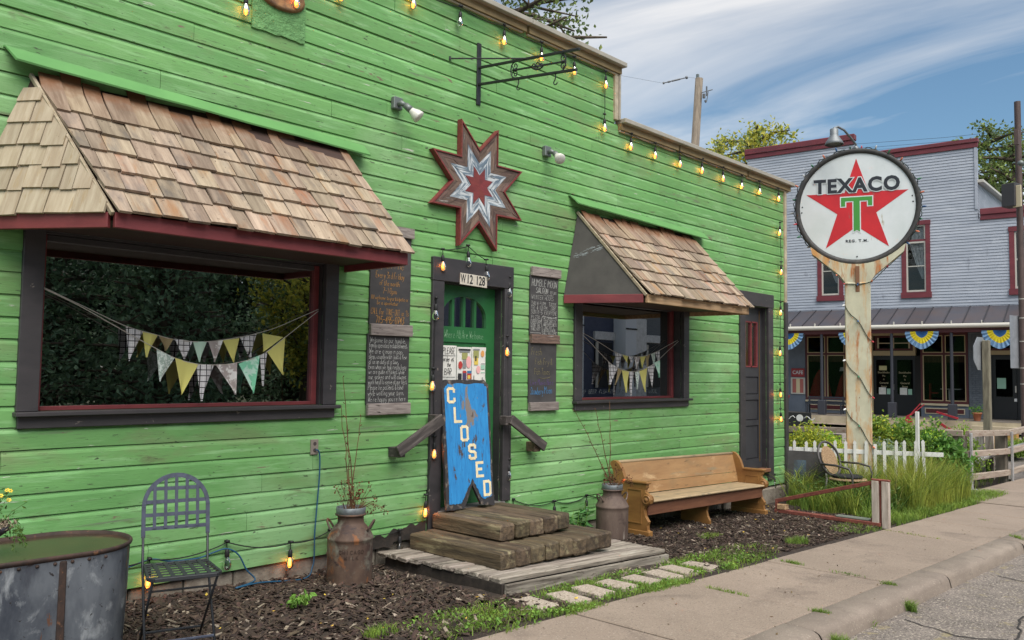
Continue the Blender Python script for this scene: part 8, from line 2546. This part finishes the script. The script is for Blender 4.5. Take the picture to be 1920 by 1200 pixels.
# ------------------------------------------------------------------ trees
BARK = mat('tree_bark', L((104, 92, 78)), 0.95, L((72, 62, 52)), (6, 6, 2), bump=0.8, bscale=(20, 20, 6), bdist=0.02)
def tree(label, base, h, R, m, n, lsz, crown0=0.35, m2=None, nb=40, seed=1, group='trees around the buildings', droop=0.0, squash=1.0, clump=0.5):
    random.seed(seed)
    t = thing('tree', label, 'tree', base, group)
    base = V(base)
    b = MB().tube([base, base + V((0.1, 0.05, h * 0.4)), base + V((0, 0.1, h * 0.9))], [h * 0.028, h * 0.02, h * 0.006], 10)
    b.build('trunk', BARK, t, True)
    b, C = MB(), []
    for i in range(nb):
        u = crown0 + (1 - crown0) * (i + random.random()) / nb
        an = i * 2.4 + random.uniform(-.4, .4)
        prof = math.sin(PI * min(1, 0.18 + 0.82 * (1 - (u - crown0) / (1 - crown0)) ** 0.8)) if droop == 0 else (1 - (u - crown0) / (1 - crown0)) * 0.95 + 0.05
        rr = R * prof * random.uniform(0.65, 1.05)
        a = base + V((0, 0.1 * u, h * (u - 0.1 * (1 - u))))
        e = base + V((rr * math.cos(an), rr * math.sin(an), h * u + (0.12 * h * (1 - u) if droop == 0 else -droop * rr)))
        mid = a.lerp(e, 0.55) + V((0, 0, 0.06 * rr))
        b.tube([a, mid, e], [h * 0.008, h * 0.005, h * 0.002], 5)
        for k in range(7):
            f = random.uniform(0.35, 1.0)
            c = a.lerp(mid, f * 2 * .55) if f < .5 else mid.lerp(e, (f - .5) * 2)
            c = c + V((random.gauss(0, 1), random.gauss(0, 1), random.gauss(0, .7))) * R * 0.09
            C.append(c)
            if k < 4:
                b.tube([mid.lerp(e, 0.3), c], [h * 0.003, h * 0.001], 4)
    b.build('branch', BARK, t, True)
    C = np.array([tuple(c) for c in C])
    idx = RNG.integers(0, len(C), n)
    P = C[idx] + RNG.normal(0, 1, (n, 3)) * np.array([1, 1, 0.75 * squash]) * R * 0.10 * clump / 0.5
    k = n if m2 is None else int(n * 0.65)
    put('crown', np_mesh('crown', leaves(P[:k], lsz, 0.6, 0.6), 4, m), t)
    if m2:
        put('crown', np_mesh('crown', leaves(P[k:], lsz, 0.6, 0.6), 4, m2), t)
    return t
TY, TG, TDK = leafmat('sunlight_coloured_leaf', (214, 204, 90), (176, 180, 78), 0.5), leafmat('tree_leaf', (142, 156, 84), (110, 130, 66), 0.4), leafmat('dark_tree_leaf', (106, 124, 80), (80, 100, 60), 0.4)  # first leaf colour has the yellow of sunlight painted into it
c = atD(955, 60, 19)
tree('thin leaved tree with open twigs showing over the top of the tall parapet', (c.x - 0.7, c.y + 0.2, 0.0), 10.8, 3.0, TDK, 5200, 0.13, 0.52, TG, 44, 5, clump=0.34)
c = atD(1420, 300, 46)
tree('yellow green tree coloured as sunlit behind the grey shop and the green roof end', (c.x, c.y, 0.0), c.z + 1.5, 3.1, TY, 9000, 0.24, 0.35, TG, 60, 6)
c = atD(1352, 300, 50)
tree('smaller pale tree low behind the end of the green parapet', (c.x, c.y, 0.0), c.z + 0.9, 1.7, TY, 2600, 0.22, 0.4, TG, 34, 8)
c = atD(1862, 330, 48)
tree('mid green tree behind the right shoulder of the grey shop', (c.x, c.y, 0.0), c.z + 2.6, 2.4, TG, 5200, 0.24, 0.4, TDK, 44, 9)
c = atD(1905, 345, 44)
tree('green tree beside the street pole behind the shop wing', (c.x, c.y, 0.0), c.z + 2.2, 2.2, TG, 4600, 0.22, 0.4, TDK, 40, 10)
# conifers and a dark house on the other side of the road, seen in the window panes
NEED = leafmat('spruce_needle', (128, 156, 118), (86, 116, 92), 0.2)
for i, (x, y, h, R) in enumerate(((2.5, -21, 12, 3.0), (6.2, -19.5, 13, 3.2), (9.0, -23, 14, 3.4), (11.2, -19.0, 12, 2.8), (14.4, -24, 13, 3.2), (21.5, -21.5, 11, 2.9), (-1.5, -23, 12, 3.1), (20, -26, 12, 3.0))):
    tree(['dark spruce across the road, tallest in the left pane reflection', 'dark spruce across the road opposite the large window', 'spruce set farther back across the road opposite the large window', 'spruce across the road opposite the door', 'spruce set back across the road right of the door',
          'lower spruce across the road beside the dark brick house', 'spruce across the road at the far left', 'spruce behind the dark brick house'][i], (x, y, -0.2), h, R, NEED, 13000, 0.20, 0.06, None, 90, 30 + i, 'spruces across the road', droop=0.25, clump=0.6)
tree('tree with sunlight yellow put into its leaf colour between the spruces across the road', (17.2, -20.5, -0.2), 7.2, 2.6, TY, 7000, 0.20, 0.2, TG, 44, 50)
tree('tree coloured as sunlit behind the spruces at the left across the road', (0.8, -30, -0.2), 9, 3.2, TY, 3600, 0.28, 0.2, TG, 44, 51)
n = 26000
P = np.stack([RNG.uniform(-16, 26, n), RNG.uniform(-37, -31, n), RNG.uniform(0, 1, n) ** 0.9 * 8.6], 1)
P[:, 2] *= 0.78 + 0.3 * np.array([noise.noise(V((a * 0.35, 0, 3))) for a in P[:, 0]])
tag(put('far_wood', np_mesh('far_wood', leaves(P, 0.62, 0.7, 0.5), 4, leafmat('far_wood_leaf', (58, 76, 54), (42, 58, 44), 0.15)), None, 'stuff'), 'dense dark wood far behind the spruces across the road', 'wood')
hs = thing('brick_house', 'dark brick house with white pilasters across the road', 'building', (30, -19, -0.3))
DKB = mat('dark_painted_brick', L((78, 84, 104)), 0.8, L((68, 74, 94)), (4, 4, 4))
GRB = mat('grey_brick', L((108, 112, 116)), 0.8, L((94, 98, 102)), (6, 6, 18), bump=0.3)
MB().box(21.5, 33.1, -23, -17, -0.4, 5.6).build('wall', DKB, hs)
MB().box(33.101, 46, -23, -17.2, -0.4, 5.4).build('wall', GRB, hs)
for x in (27.55, 31.45):
    MB().cbox(x, x + 0.85, -16.999, -16.3, -0.4, 4.15, 0.01).build('pilaster', mat('white_grey_paint', L((214, 218, 222)), 0.7), hs)
    MB().cbox(x - 0.05, x + 0.9, -16.998, -16.25, 4.151, 4.25, 0.01).build('pilaster_cap', CREAML, hs)
    MB().box(x - 0.02, x + 0.87, -16.29, -16.27, 3.55, 3.62).build('pilaster_band', BLACKINK, hs)
MB().cbox(32.305, 33.2, -16.999, -16.35, -0.4, 4.1, 0.01).build('pilaster', WHITE, hs)
for x in (29.9, 34.1, 38):
    MB().cbox(x, x + 1.5, -16.99 if x < 33 else -17.19, -16.85 if x < 33 else -17.0, 3.05, 3.42, 0.01).build('lintel', WHITE, hs)
    MB().box(x + 0.1, x + 1.4, -16.985 if x < 33 else -17.19, -16.93 if x < 33 else -17.1, 0.9, 2.94).build('window', BLACKINK, hs)
    MB().box(x + 0.1, x + 0.28, -16.92 if x < 33 else -17.09, -16.88 if x < 33 else -17.05, 0.9, 2.94).build('shutter', GUTTER, hs)
MB().box(21.3, 46.2, -23.2, -16.9, 5.601, 5.8).build('roof', MATS['roof_felt'], hs)
